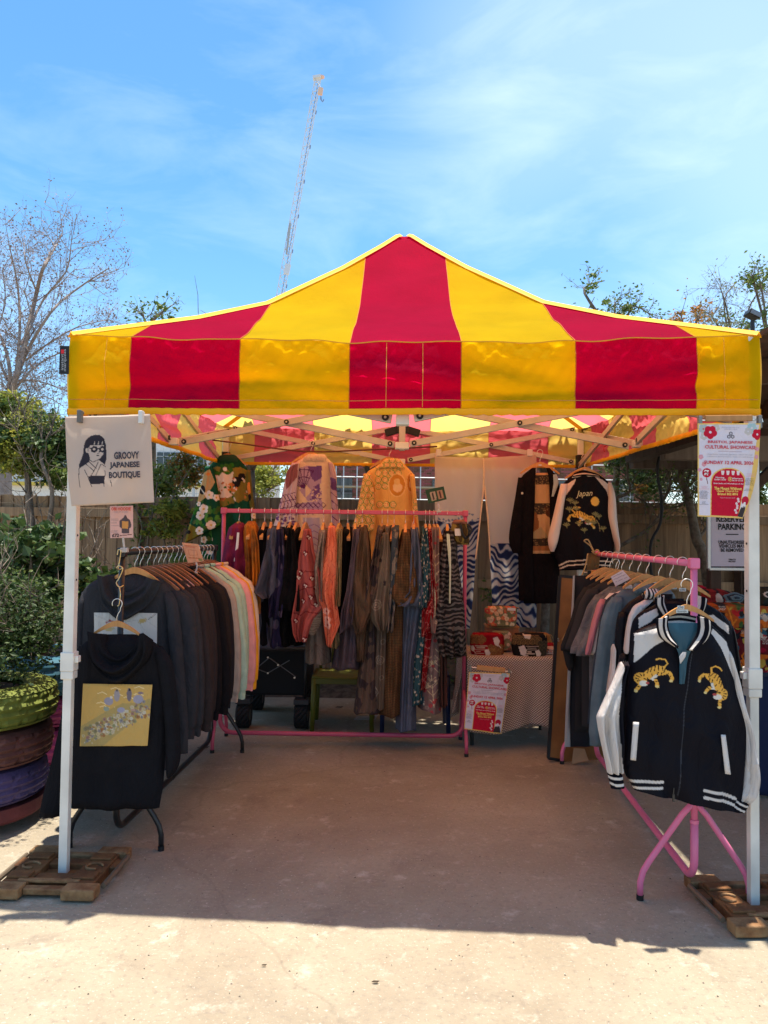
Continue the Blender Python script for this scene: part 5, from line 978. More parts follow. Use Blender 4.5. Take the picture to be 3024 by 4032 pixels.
# ---- purple kimono
pk = thing('kimono', 'cream and purple geometric kimono hanging behind the centre rack', 'kimono', at(1240, 1800, BDp), 'garments along the back truss')
PU, LI, CRM, DP = (.13, .06, .21), (.36, .24, .38), (.62, .45, .33), (.085, .02, .10)
ops = [('p', [(1160, 1850), (1215, 1835), (1265, 1850), (1268, 1905), (1200, 1925), (1150, 1900)], LI), ('p', [(1215, 1840), (1270, 1835), (1268, 1885), (1235, 1900)], PU), ('p', [(1180, 1930), (1235, 1890), (1270, 1950), (1215, 1975)], LI), ('p', [(1235, 1920), (1260, 1905), (1262, 1965), (1230, 1970)], PU), ('p', [(1205, 1905), (1230, 1935), (1205, 1960)], CRM), ('p', [(1160, 1985), (1270, 1970), (1275, 2020), (1160, 2030)], LI), ('p', [(1195, 2040), (1260, 2040), (1270, 2200), (1200, 2210)], (.38, .32, .42))]
for j, a in enumerate(np.linspace(-1.2, .5, 8)): ops.append(('l', [(1200, 1925), (1200+75*math.sin(a), 1925-80*math.cos(a))], DP, 3))
for r in (45, 75): ops.append(('l', [(1200+r*math.sin(a), 1925-r*math.cos(a)) for a in np.linspace(-1.2, .5, 9)], DP, 3.5))
for k in range(12): x, y = 1165+(k % 6)*20, 1990+(k//6)*25; ops.append(('l', [(x, y), (x+10, y-10), (x+20, y), (x+10, y+10), (x, y)], DP, 3))
for k in range(50): ops.append(('e', (rg.uniform(1225, 1268), rg.uniform(1920, 1975), 4, 3), rg.choice([PU, CRM, LI])))
for k in range(9): y = 2060+k*26; ops.append(('l', [(1195, y), (1215, y+14), (1240, y+4), (1262, y+18)], (.20, .10, .26), 2.5))
for k in range(5): ops += [('e', (1185+k*22, 2250+9*(k % 2), 12, 12), (.4, .3, .2)), ('e', (1185+k*22, 2250+9*(k % 2), 7, 7), LI)]
strip('body', [(1792, 1215, 1270), (1806, 1185, 1292), (1828, 1152, 1316), (1880, 1145, 1326), (2050, 1150, 1322), (2250, 1160, 1305), (2480, 1172, 1290)], BDp, vfab, pk, t=.05, fold=.014, seed=51, base=CRM, ops=ops, px=2.8)
ops = [('p', [(1120, 1850), (1175, 1825), (1172, 1880), (1130, 1930)], (.22, .08, .10)), ('p', [(1075, 2100), (1080, 2030), (1165, 2030), (1165, 2075)], (.60, .52, .52))]+[('l', [(1090+k*14, 1950), (1110+k*14, 1985), (1092+k*14, 2030)], DP, 2.6) for k in range(6)]+[('l', [(1085, 1960+k*24), (1165, 1940+k*26)], DP, 2.4) for k in range(4)]+[('e', (1090+rg.uniform(0, 70), 2035+rg.uniform(0, 35), 6, 4), PU) for k in range(22)]
strip('sleeve', [(1822, 1150, 1178), (1860, 1128, 1176), (1940, 1112, 1168), (2020, 1092, 1164), (2072, 1076, 1164), (2088, 1080, 1164, 2072)], BDp-.07, vfab, pk, t=.04, fold=.012, seed=52, base=(.48, .36, .45), ops=ops, px=2.8)
ops = [('p', [(1300, 1880), (1330, 1890), (1330, 1935), (1310, 1930)], PU), ('e', (1315, 1915, 12, 16), (.1, .04, .14))]+[('l', [(1305, 1940+k*30), (1328, 1960+k*30)], DP, 3) for k in range(6)]
strip('sleeve', [(1820, 1292, 1308), (1870, 1298, 1322), (1980, 1304, 1330), (2080, 1308, 1338), (2120, 1318, 1337)], BDp-.05, vfab, pk, t=.04, fold=.01, seed=53, base=(.40, .26, .32), ops=ops, px=2.8)
strip('collar', [(1788, 1212, 1278), (1800, 1196, 1288), (1815, 1192, 1284)], BDp-.05, fab('creamcollar', (.62, .44, .32)), pk, t=.02, fold=.004)
backhanger(1224, 1782, 'orange wooden hanger of the purple geometric kimono')
# ---- yellow kimono
yk = thing('kimono', 'apricot kimono with green rings and orange medallions behind the centre rack', 'kimono', at(1545, 1810, BDp), 'garments along the back truss')
YB, YG, YO, YL = (.66, .36, .11), (.16, .23, .06), (.58, .17, .035), (.74, .46, .2)
def ringset(pts, r): 
    o = []
    for x, y in pts: o += [('e', (x, y, r, r), YG), ('e', (x, y, r*.8, r*.8), YL), ('e', (x, y, r*.55, r*.5), YO), ('e', (x, y, r*.4, r*.35), YL)]
    return o
ops = ringset([(1490+k*26, 1838+j*26) for k in range(4) for j in range(4) if not (j > 2 and k > 2)], 13)+ringset([(1495+k*26, 1988) for k in range(3)], 14)
for (x, y, rx, ry) in ((1563, 1912, 31, 42), (1618, 1900, 16, 36), (1462, 1932, 15, 40)): ops += [('e', (x, y, rx*1.12, ry*1.1), YL), ('e', (x, y, rx, ry), (.52, .22, .04)), ('e', (x+2, y+8, rx*.6, ry*.45), (.72, .48, .26)), ('e', (x, y-14, rx*.4, ry*.3), (.66, .4, .16))]
strip('body', [(1806, 1516, 1572), (1828, 1496, 1592), (1856, 1446, 1620), (1875, 1440, 1634), (1960, 1448, 1638), (2150, 1455, 1640), (2330, 1462, 1640)], BDp, vfab, yk, t=.05, fold=.016, seed=61, base=YB, ops=ops, px=2.8)
strip('sleeve', [(1865, 1432, 1462), (1930, 1420, 1472), (2000, 1408, 1474), (2060, 1392, 1474), (2108, 1378, 1470, 2090)], BDp-.07, vfab, yk, t=.04, fold=.012, seed=62, base=YB, ops=ringset([(1395+k*24+8*(j % 2), 1880+j*24) for k in range(4) for j in range(10)], 12), px=2.8)
strip('sleeve', [(1868, 1612, 1632), (1960, 1622, 1641), (2060, 1622, 1648), (2150, 1612, 1656), (2240, 1618, 1650)], BDp-.05, vfab, yk, t=.04, fold=.012, seed=63, base=YB, ops=[('e', (1625, 2070, 16, 45), YO), ('e', (1625, 2075, 9, 20), (.7, .4, .3))]+ringset([(1636, 1975+k*24) for k in range(3)], 11), px=2.8)
strip('collar', [(1804, 1520, 1568), (1820, 1506, 1582), (1845, 1486, 1596)], BDp-.05, vfab, yk, t=.02, fold=.004, base=YB, ops=ringset([(1500+k*24, 1832) for k in range(5)]+[(1520+k*24, 1812) for k in range(3)], 12), px=2.6)
backhanger(1532, 1802, 'orange wooden hanger of the apricot kimono')
# ---- split door curtain with a plain sea-wave print
no = thing('noren_curtain', 'cream split door curtain printed with blue and white sea waves', 'curtain', at(1910, 1790, 6.36), 'garments along the back truss')
NV, MBl, LB, WHT = (.022, .034, .095), (.06, .08, .18), (.22, .26, .32), (.58, .54, .50)
def wv(X, Y): return np.sin((Y+24*np.sin(X/36.+Y/90.)+13*np.sin(X/17.-Y/40.)+5*np.sin(X/7.+Y/23.))/4.4)+.6*np.sin((Y+30*np.sin(X/44.))/23.)
def seaf(lo, hi): return lambda X, Y: (Y+22*np.sin(X/60.)-(X > 1907)*120 > 2040) & (wv(X, Y) > lo) & (wv(X, Y) <= hi)
ops = [('f', seaf(-2, -.2), WHT), ('f', seaf(-.2, .15), LB), ('f', seaf(.15, .45), MBl), ('f', seaf(.45, 2), NV)]
for k in range(26): x, y = rg.uniform(1720, 1860), rg.uniform(2010, 2060); ops.append(('e', (x, y, 5, 4), LB))
NB = (.76, .63, .51)
strip('panel', [(1797, 1712, 1906, 1803), (1900, 1712, 1905), (2050, 1712, 1890), (2200, 1716, 1873), (2360, 1730, 1862), (2475, 1738, 1850)], 6.38, vsheer, no, t=.006, fold=.022, seed=71, base=NB, ops=ops, px=2.8, back=False, fr=(1, 3))
strip('panel', [(1803, 1906, 2112, 1790), (1900, 1907, 2112), (2050, 1922, 2113), (2200, 1930, 2113), (2360, 1938, 2113), (2470, 1946, 2112)], 6.38, vsheer, no, t=.006, fold=.022, seed=72, base=NB, ops=ops, px=2.8, back=False, fr=(1, 3))
for p in ([(1905, 1805), (1905, 1905), (1890, 2050), (1873, 2200)], [(1907, 1905), (1922, 2050), (1930, 2200)]): mb = MB(); limb(mb, [at(x, y, 6.34) for x, y in p], .007, .007, 5); mb.build('edge_seam', fab('creamseam', (.66, .5, .36)), no)
for x in (1727, 2086): MB().box(at(x, 1783, 6.33), (.045, .03, .06)).build('clip', mat('clip_clear', (.55, .5, .45), .3), no, bevel=.006)
# ---- black haori with pictorial lining
hk_ = thing('haori_jacket', 'long black haori hanging open to show its tan pictorial lining', 'jacket', at(2125, 1840, 6.22), 'garments along the back truss')
B1, TN, PT = (.007, .005, .006), (.50, .28, .13), (.045, .032, .024)
hb = fab('haoriblack', B1)
ops = [('p', [(2106, 1872), (2162, 1872), (2166, 2165), (2096, 2162)], TN), ('p', [(2106, 1872), (2162, 1872), (2163, 1907), (2106, 1908)], PT), ('p', [(2104, 1982), (2164, 1982), (2164, 2024), (2102, 2026)], PT), ('p', [(2097, 2118), (2166, 2112), (2166, 2150), (2096, 2150)], PT), ('p', [(2096, 2150), (2166, 2150), (2166, 2168), (2096, 2168)], (.30, .12, .045)), ('p', [(2100, 2020), (2112, 2018), (2122, 2060), (2118, 2090), (2098, 2100)], (.22, .08, .03)), ('p', [(2098, 2095), (2130, 2075), (2160, 2118), (2098, 2122)], (.36, .25, .13)), ('p', [(2140, 1995), (2166, 2000), (2166, 2040), (2150, 2030)], (.09, .035, .02))]
for k in range(70): x = rg.uniform(2100, 2163); y = rg.choice([rg.uniform(1874, 1906), rg.uniform(1984, 2024), rg.uniform(2118, 2150)]); ops.append(('e', (x, y, 3, 2), (.22, .13, .06), rg.uniform(0, 3)))
strip('lining', [(1862, 2092, 2172), (2180, 2092, 2172)], 6.235, vfab, hk_, t=.01, fold=.005, seed=81, base=TN, ops=ops, px=2.6, back=False)
strip('back_panel', [(2150, 2060, 2205), (2376, 2062, 2202)], 6.26, hb, hk_, t=.03, fold=.012, seed=82)
strip('front_panel', [(1842, 2096, 2110), (1862, 2066, 2110), (1882, 2046, 2108), (1980, 2040, 2106), (2100, 2038, 2100), (2200, 2040, 2098), (2365, 2042, 2102)], 6.20, hb, hk_, t=.03, fold=.010, seed=83)
strip('front_panel', [(1842, 2150, 2164), (1862, 2158, 2185), (1890, 2162, 2202), (2000, 2165, 2207), (2180, 2166, 2206)], 6.20, hb, hk_, t=.03, fold=.008, seed=84)
strip('sleeve', [(1880, 2040, 2066), (1950, 2030, 2064), (2050, 2012, 2060), (2110, 2003, 2056), (2145, 2004, 2054), (2178, 2020, 2052)], 6.19, hb, hk_, t=.035, fold=.008, seed=85)
strip('lapel_streak', [(1868, 2178, 2192), (1900, 2180, 2202), (1955, 2172, 2180)], 6.155, fab('greylapel', (.35, .37, .36)), hk_, t=.003, fold=.002, back=False)  # pale grey streak laid on the right lapel
MB().tube([at(2056, 1942, 6.16), at(2056, 1942, 6.155)], .01, 12).build('crest', mat('crest', (.45, .40, .33), .8), hk_)
P = at(2126, 1815, 6.22); hanger((P[0], 6.22, P[2]+.07), 0, 'orange wooden hanger of the long black haori', hw1, 'hangers on the back truss', True, .78)
# ---- souvenir jacket seen from behind
OG, DK, YE, WT = (.66, .34, .06), (.02, .012, .008), (.62, .48, .2), (.6, .55, .48)
def tiger(f, o, small=False):
    """crouching tiger drawn in a 0..100 box, mapped by f"""
    P_ = lambda pts: [f(*p) for p in pts]; s = o
    ops = [('l', P_([(62, 26), (74, 24), (82, 14), (76, 3), (62, 1), (54, 4)]), DK, 6*s), ('l', P_([(62, 26), (74, 24), (82, 14), (76, 3), (62, 1), (54, 4)]), OG, 4*s),
      ('p', P_([(38, 30), (55, 20), (72, 22), (80, 34), (78, 46), (60, 50), (52, 58), (40, 62), (24, 56), (22, 44)]), OG), ('l', P_([(74, 36), (88, 42), (94, 56), (92, 62)]), OG, 10*s), ('e', (*f(91, 64), 5*s, 4*s), YE), ('l', P_([(46, 56), (56, 66), (58, 78)]), OG, 9*s), ('e', (*f(58, 82), 5*s, 4*s), YE), ('l', P_([(16, 74), (10, 86), (4, 94)]), OG, 9*s), ('e', (*f(4, 96), 5*s, 4*s), YE),
      ('e', (*f(17, 60), 18*s, 17*s), OG), ('e', (*f(24, 74), 12*s, 8*s), WT), ('p', P_([(40, 60), (55, 46), (60, 50), (48, 66)]), WT), ('e', (*f(34, 73), 5*s, 4*s), (.35, .06, .06)), ('l', P_([(28, 62), (36, 66), (42, 68)]), DK, 2.4*s), ('e', (*f(26, 60), 2.5*s, 2*s), DK), ('e', (*f(33, 59), 2.3*s, 2*s), DK)]
    for a, b in (((44, 28), (40, 40)), ((52, 23), (50, 36)), ((60, 21), (60, 34)), ((68, 22), (70, 34)), ((76, 28), (72, 40)), ((36, 33), (32, 44)), ((84, 42), (80, 50)), ((90, 50), (85, 55)), ((50, 60), (56, 58)), ((54, 68), (60, 66)), ((6, 52), (14, 56)), ((4, 60), (12, 62)), ((8, 68), (14, 66)), ((14, 46), (18, 52)), ((24, 46), (24, 52)), ((60, 40), (57, 48)), ((68, 40), (66, 47)), ((44, 46), (46, 52)), ((12, 84), (7, 82))): ops.append(('l', P_([a, b]), DK, 2.6*s))
    return ops
SP, B2, WS = (.60, .45, .39), (.006, .004, .006), (.62, .6, .56)
sj = thing('souvenir_jacket', 'black souvenir jacket with a tiger on its back hanging at the back right', 'jacket', at(2310, 1860, 6.15), 'garments along the back truss')
fx = lambda x, y: (2226+(100-x)*1.10, 1996+y*.86)
ops = [('p', [(2222, 1912), (2262, 1886), (2255, 1905), (2215, 1965), (2200, 2000), (2195, 1960)], SP), ('p', [(2335, 1880), (2365, 1890), (2400, 1915), (2412, 1950), (2400, 1990), (2382, 1935)], SP), ('e', (2335, 1976, 16, 18), (.72, .40, .08))]+tiger(fx, .95)
for (x, y) in ((2238, 1975), (2257, 1985), (2236, 2010), (2262, 2008), (2350, 2038), (2335, 2030), (2226, 2072), (2272, 2065), (2292, 2092), (2330, 2063), (2368, 2085), (2308, 2060)):
    for a in np.linspace(-2.6, -.5, 5): ops.append(('l', [(x, y), (x+14*math.cos(a), y+13*math.sin(a))], (.20, .17, .07), 4))
    ops.append(('l', [(x, y), (x+2, y+8)], (.20, .17, .07), 3))
ops += [('l', [(2340, 2048), (2352, 2065), (2356, 2090)], (.3, .2, .08), 3)]
for (a, b) in ((2224, 2210), (2237, 2226)): ops.append(('l', [(2190, a+8), (2230, b), (2300, b-6), (2410, b+2)], (.58, .46, .36), 5))
strip('body', [(1862, 2262, 2345), (1880, 2240, 2375), (1905, 2218, 2404), (1940, 2208, 2414), (2040, 2196, 2418), (2130, 2186, 2418), (2190, 2184, 2416), (2215, 2196, 2408), (2246, 2204, 2402, 2240)], 6.15, vsat, sj, t=.06, fold=.012, seed=91, base=B2, ops=ops, px=2.4)
for rows, sd_ in (([(1905, 2208, 2236), (1960, 2194, 2226), (2040, 2176, 2214), (2110, 2158, 2202), (2140, 2156, 2196), (2172, 2168, 2182)], 92), ([(1900, 2392, 2408), (1950, 2392, 2424), (2040, 2388, 2430), (2110, 2408, 2438), (2150, 2424, 2442), (2180, 2424, 2436)], 93)):
    strip('sleeve', rows, 6.12, mat('pink_satin', SP, .38, bump=.1, bscale=60, spec=.5), sj, t=.045, fold=.010, seed=sd_)
loft('collar', [[(2262, 1862), (2300, 1850), (2345, 1862)], [(2254, 1874), (2300, 1868), (2356, 1874)], [(2252, 1884), (2300, 1880), (2362, 1882)]], 6.10, (-.02, .02, .0), vfab, sj, nb=14, bcol=lambda b: (.58, .46, .36) if .35 < b < .52 or .75 < b < .92 else B2)
text(sj, 'Japan', 2300, 1946, 66, 30, 6.075, mat('gold_thread', (.62, .5, .28), .6), -.06, name='embroidered_lettering', shear=.35)
P = at(2302, 1835, 6.15); hanger((P[0], 6.15, P[2]+.07), 0, 'orange wooden hanger of the tiger-back souvenir jacket', hw1, 'hangers on the back truss', True, .78)
# ================================================================== right rack garments
Q4 = lambda rows: [(2300+r[0]/2.291, 2300+r[1]/2.291, 2300+r[2]/2.291)+((2300+r[3]/2.291,) if len(r) > 3 else ()) for r in rows]
q4 = lambda x, y: (2300+x/2.291, 2300+y/2.291)
def q4o(o):
    if o[0] == 'e': c = q4(*o[1][:2]); return ('e', (c[0], c[1], o[1][2]/2.291, o[1][3]/2.291), o[2])
    return (o[0], [q4(*p) for p in o[1]], o[2])+((o[3]/2.291,) if len(o) > 3 else ())
wsat = mat('white_satin', (.52, .48, .46), .33, bump=.12, bscale=18, spec=.5, wr=.35); bsat = mat('black_satin', (.006, .006, .009), .5, bump=.1, bscale=40, spec=.1, wr=.3)
NVY, IV = (.005, .005, .009), (.52, .48, .45)
def ribs(b): return IV if .18 < b < .40 or .62 < b < .84 else NVY
D_ = 3.10; ja = thing('souvenir_jacket', 'black and white satin souvenir jacket with two embroidered tigers, foremost at the right', 'jacket', (at(2690, 2400, D_)[0], D_, 1.3))
t1 = lambda x, y: q4(432+x*3.36, 652+y*3.10)
def t2(x, y):
    a = R(33); u, v = (100-x)*3.2-160, y*3.1-150; return q4(1132+u*math.cos(a)-v*math.sin(a), 885+u*math.sin(a)+v*math.cos(a))
ops = [q4o(o) for o in [('p', [(440, 440), (520, 395), (655, 380), (700, 480), (600, 545), (430, 705)], IV), ('p', [(1112, 430), (1140, 395), (1270, 515), (1310, 640), (1345, 870), (1300, 780), (1200, 560)], IV), ('p', [(420, 470), (440, 395), (655, 330), (655, 382), (445, 442), (432, 700), (410, 720)], NVY)]]
ops += tiger(t1, 1.38)+tiger(t2, 1.32)
ops += [q4o(o) for o in [('l', [(930, 610), (900, 800), (860, 1100), (835, 1500), (812, 1880)], (.035, .036, .045), 8), ('l', [(938, 610), (908, 800), (868, 1100), (843, 1500), (820, 1880)], (.004, .004, .006), 7), ('l', [(408, 1758), (540, 1758), (672, 1754)], IV, 26), ('l', [(436, 1818), (540, 1816), (668, 1808)], IV, 24), ('l', [(1042, 1828), (1200, 1856), (1345, 1922)], IV, 27), ('l', [(1040, 1888), (1190, 1912), (1330, 1978)], IV, 25)]]
strip('body', Q4([(352, 655, 1130), (385, 560, 1165), (425, 445, 1215), (480, 430, 1270), (600, 418, 1315), (800, 400, 1350), (1000, 380, 1378), (1230, 362, 1462), (1290, 358, 1472), (1400, 352, 1462, 1420), (1600, 350, 1440, 1700), (1720, 368, 1428, 1900), (1760, 400, 1420, 1985), (1850, 446, 1405, 2062)]), D_, vsat, ja, t=.05, fold=.017, seed=201, base=NVY, ops=ops, px=2.7)
strip('sleeve', Q4([(700, 335, 400), (800, 290, 380), (900, 245, 365), (1000, 195, 355), (1190, 106, 345), (1300, 122, 345), (1500, 165, 345), (1640, 196, 345), (1700, 206, 340)]), D_-.03, vsat, ja, t=.045, fold=.02, seed=202, base=IV, ops=[q4o(('p', [(340, 690), (420, 690), (400, 1710), (335, 1700), (318, 1560), (297, 1300), (295, 1000)], NVY))], px=2.8)
strip('cuff', Q4([(1698, 208, 338, 1705), (1840, 240, 362, 1832)]), D_-.035, vfab, ja, t=.035, fold=.003, seed=1, base=NVY, ops=[q4o(('l', [(215, 1730), (355, 1735)], IV, 24)), q4o(('l', [(230, 1790), (362, 1790)], IV, 24))], px=2.5)
strip('sleeve', Q4([(560, 1262, 1290), (700, 1290, 1332), (900, 1330, 1390), (1100, 1375, 1438), (1300, 1436, 1488), (1480, 1448, 1520), (1620, 1440, 1542), (1760, 1428, 1556), (1860, 1410, 1548), (1960, 1365, 1500)]), D_+.01, wsat, ja, t=.04, fold=.018, seed=203)
strip('cuff', Q4([(1915, 1352, 1485, 1985), (2020, 1300, 1428, 2062)]), D_, vfab, ja, t=.03, fold=.003, seed=1, base=NVY, ops=[q4o(('l', [(1335, 1935), (1400, 1975), (1470, 2000)], IV, 18)), q4o(('l', [(1310, 1975), (1380, 2015), (1440, 2045)], IV, 18))], px=2.5)
strip('lining', Q4([(350, 752, 1030), (450, 770, 1030), (540, 810, 1000), (620, 855, 950), (700, 862, 930), (900, 858, 905)]), D_-.058, mat('teal_satin', (.012, .065, .10), .4, spec=.3), ja, t=.008, fold=.008, seed=7, back=False)
strip('lining_flap', Q4([(612, 890, 922), (650, 856, 918), (718, 866, 872)]), D_-.078, wsat, ja, t=.004, fold=.002, back=False)
loft('collar', [[(q4(768, 280)), q4(758, 360), q4(785, 460), q4(852, 560)], [q4(700, 300), q4(700, 400), q4(740, 490), q4(828, 566)], [q4(648, 310), q4(655, 410), q4(690, 490), q4(795, 560)]], D_-.075, (.0, .03, .0), vfab, ja, nb=30, bcol=ribs)
loft('collar', [[q4(1020, 285), q4(1030, 370), q4(1010, 470), q4(930, 600)], [q4(1075, 300), q4(1080, 400), q4(1050, 490), q4(970, 590)], [q4(1135, 350), q4(1132, 430), q4(1095, 500), q4(995, 575)]], D_-.075, (.0, .03, .0), vfab, ja, nb=30, bcol=ribs)
loft('back_collar', [[q4(765, 285), q4(890, 275), q4(1022, 300)], [q4(760, 330), q4(890, 322), q4(1025, 345)], [q4(765, 380), q4(890, 375), q4(1022, 385)]], D_-.035, (-.01, -.02, -.01), vfab, ja, nb=20, bcol=lambda b: (.45, .45, .43) if .12 < b < .34 or .58 < b < .82 else NVY)
for pts in ([(443, 1243), (494, 1246), (467, 1592), (417, 1585)], [(1233, 1357), (1275, 1360), (1322, 1718), (1272, 1710)]):
    mb = MB(); c = [q4(*p) for p in pts]; G = np.array([[np.array(c[0])*(1-u)*(1-v)+np.array(c[1])*u*(1-v)+np.array(c[2])*u*v+np.array(c[3])*(1-u)*v for u in (0, .5, 1)] for v in np.linspace(0, 1, 12)]); P = at(G[..., 0], G[..., 1], D_-.068); mb.grid(P, flip=True); mb.build('pocket_welt', wsat, ja, smooth=True, solid=.004)
P = at(*q4(806, 1930), D_-.06); MB().box(P, (.009, .006, .03)).tube([P+np.array([0, 0, .014]), P+np.array([.002, 0, .04])], .0025, 6).build('zip_pull', mat('dark_metal', (.05, .05, .05), .4, .7), ja, bevel=.002)
P = at(2688, 2300, D_); hj = hanger((P[0], D_-.042, P[2]), .0, 'pale wooden hanger of the foremost two-tiger jacket', hw1, 'hangers on the right rack', sc=.52)
def sticker(cx, cy, w_, h_, D, txt, parent, m_=None, tm=None):
    mb = MB(); pxpoly(mb, [(cx-w_/2, cy-h_/2), (cx+w_/2, cy-h_/2), (cx+w_/2, cy+h_/2), (cx-w_/2, cy+h_/2)], D, .001)
    V = np.concatenate(mb.V); o = bpy.data.objects.new('price_sticker', mkmesh('price_sticker', V-np.array(parent.location), mb.F, m_ or mat('sticker', (.5, .52, .5), .6), None, False)); COL.objects.link(o); o.parent = parent; o.matrix_parent_inverse = Matrix.Diagonal((1/parent.scale.x, 1/parent.scale.y, 1/parent.scale.z, 1)); BASE[o] = 0
    return o
ink = mat('ink', (.015, .015, .018), .7)
def tagtext(cx, cy, w_, h_, D, txt, sign_label):
    t = thing('price_tag', sign_label, 'price tag', at(cx, cy, D)); mb = MB(); pxpoly(mb, [(cx-w_/2, cy-h_/2), (cx+w_/2, cy-h_/2), (cx+w_/2, cy+h_/2), (cx-w_/2, cy+h_/2)], D, .001); mb.build('sticker', mat('sticker', (.5, .52, .5), .6), t); text(t, txt, cx, cy, w_*.75, h_*.6, D-.002, ink); return t
tagtext(2681, 2392, 27, 14, D_-.05, '£95', 'grey £95 sticker on the foremost jacket hanger'); tagtext(2686, 2407, 47, 13, D_-.05, 'Reversible', 'white strip sticker under the £95 on the foremost hanger')
# ---- second souvenir jacket behind it
D_ = 3.42; jb = thing('souvenir_jacket', 'dark souvenir jacket with white shoulder panels behind the two-tiger one', 'jacket', (at(2690, 2300, D_)[0], D_, 1.43), 'jackets on the right rack')
ops = [q4o(o) for o in [('p', [(478, 300), (520, 265), (632, 212), (640, 270), (560, 340), (475, 392)], IV), ('p', [(1078, 272), (1130, 268), (1280, 370), (1280, 445), (1180, 370)], IV)]]
strip('body', Q4([(150, 690, 1050), (190, 640, 1130), (250, 500, 1230), (320, 440, 1300), (420, 415, 1345), (700, 400, 1385), (1100, 395, 1405), (1650, 400, 1400)]), D_, vsat, jb, t=.05, fold=.008, seed=211, base=NVY, ops=ops, px=3.2)
strip('sleeve', Q4([(330, 1290, 1320), (450, 1310, 1352), (700, 1340, 1392), (900, 1370, 1418), (1500, 1380, 1420)]), D_+.02, bsat, jb, t=.035, fold=.008, seed=212)
loft('collar', [[q4(735, 95), q4(730, 150), q4(760, 250)], [q4(690, 110), q4(690, 180), q4(725, 268)], [q4(640, 130), q4(645, 200), q4(700, 280)]], D_-.065, (.0, .03, .0), vfab, jb, nb=24, bcol=ribs); loft('collar', [[q4(1000, 95), q4(1000, 170), q4(985, 260)], [q4(1050, 110), q4(1045, 190), q4(1020, 270)], [q4(1105, 140), q4(1085, 210), q4(1045, 285)]], D_-.065, (.0, .03, .0), vfab, jb, nb=24, bcol=ribs)
dR = RR[1]-RR[0]; zR = RR[2]
def rhang(D, lab, rz=0., m_=None): s = (D-RR[0][1])/dR[1]; return hanger((RR[0][0]+dR[0]*s, D, zR), rz, lab, m_ or hw1, 'hangers on the right rack', sc=.6)
rhang(3.42, 'pale hanger of the jacket with white shoulder panels')
tagtext(2688, 2322, 26, 13, D_-.04, '£95', 'grey £95 sticker on the second jacket hanger')
def jgar(nm, lab, cat, D, parts, seed, rz=0., hl=None, m2=None):
    s = (D-RR[0][1])/dR[1]; t = thing(nm, lab, cat, (RR[0][0]+dR[0]*s, D, zR), 'jackets and shirts on the right rack')
    for k, (pn, rows, m_, dd) in enumerate(parts): strip(pn, rows, D+dd, m_, t, t=.04, fold=.008, seed=seed+k, px=7)
    rhang(D, 'wooden hanger of the '+(hl or lab), rz, m2); return t
jgar('souvenir_jacket', 'black jacket with a white satin sleeve third along the right rack', 'jacket', 3.60, [('body', Q4([(130, 560, 900), (200, 450, 900), (300, 420, 900), (700, 400, 900), (1500, 400, 900)]), bsat, 0), ('sleeve', Q4([(140, 545, 640), (200, 440, 560), (290, 405, 470), (400, 385, 440), (500, 374, 425), (625, 368, 385)]), wsat, -.03), ('sleeve_panel', Q4([(620, 330, 380), (800, 300, 380), (1000, 300, 390), (1300, 310, 390)]), bsat, -.02), ('collar', Q4([(40, 560, 660), (80, 555, 690), (130, 560, 690)]), mat('rib_stripe', IV, .85, kind='stripe', col2=NVY, kscale=22), -.045)], 220, .08, 'third jacket with a white satin sleeve')
tagtext(2652, 2313, 24, 13, 3.55, '£75', 'grey price sticker on the third jacket hanger')
jgar('souvenir_jacket', 'plain dark jacket with a thin white sleeve edge, fourth along the right rack', 'jacket', 3.78, [('body', Q4([(90, 520, 800), (160, 400, 800), (260, 320, 800), (500, 285, 800), (1500, 280, 800)]), bsat, 0), ('sleeve', Q4([(250, 310, 380), (400, 285, 370), (700, 270, 360), (1000, 260, 350), (1200, 250, 340)]), bsat, -.03), ('white_edge', Q4([(540, 258, 272), (700, 250, 270), (800, 235, 268), (920, 215, 258), (1000, 205, 225)]), wsat, -.02), ('collar', Q4([(70, 528, 600), (130, 528, 600)]), MATS['rib_stripe'], -.045)], 230, -.06, 'fourth, plain dark jacket')
den = mat('denim_pale', (.105, .145, .17), .9, var=.18, bump=.4, bscale=420, kind='noise', col2=(.08, .115, .14), kscale=7); nav = mat('denim_navy', (.02, .03, .045), .9, var=.2, bump=.3, bscale=420)
gsh = mat('grey_linen', (.125, .12, .13), .9, var=.1, bump=.5, bscale=90, kind='cells', col2=(.10, .096, .105), kscale=40); cht = mat('charcoal_tee', (.022, .021, .024), .9); wht = mat('white_tee', (.62, .52, .48), .85); pkt = mat('pink_tee', (.42, .15, .18), .85)
jgar('denim_jacket', 'faded blue-grey denim jacket on the right rack', 'jacket', 4.0, [('body', [(2322, 2450, 2640), (2345, 2420, 2660), (2378, 2395, 2660), (2500, 2380, 2660), (2935, 2380, 2660)], den, 0), ('sleeve', [(2350, 2410, 2450), (2378, 2388, 2450), (2440, 2367, 2440), (2580, 2347, 2430), (2740, 2328, 2420), (2890, 2318, 2405), (2900, 2322, 2392), (2936, 2322, 2390)], den, -.04), ('collar', [(2297, 2500, 2570), (2318, 2488, 2585), (2338, 2492, 2580)], den, -.05)], 240, .05)
tagtext(2583, 2289, 28, 13, 3.93, '£120', 'grey £120 sticker on the denim jacket hanger')
jgar('denim_jacket', 'navy denim shirt between the faded jacket and the white tee', 'shirt', 4.16, [('body', [(2335, 2420, 2560), (2360, 2385, 2600), (2440, 2372, 2600), (2900, 2370, 2600)], nav, 0), ('sleeve', [(2360, 2385, 2420), (2440, 2362, 2410), (2560, 2345, 2400), (2700, 2325, 2385), (2850, 2312, 2370)], nav, -.03)], 250)
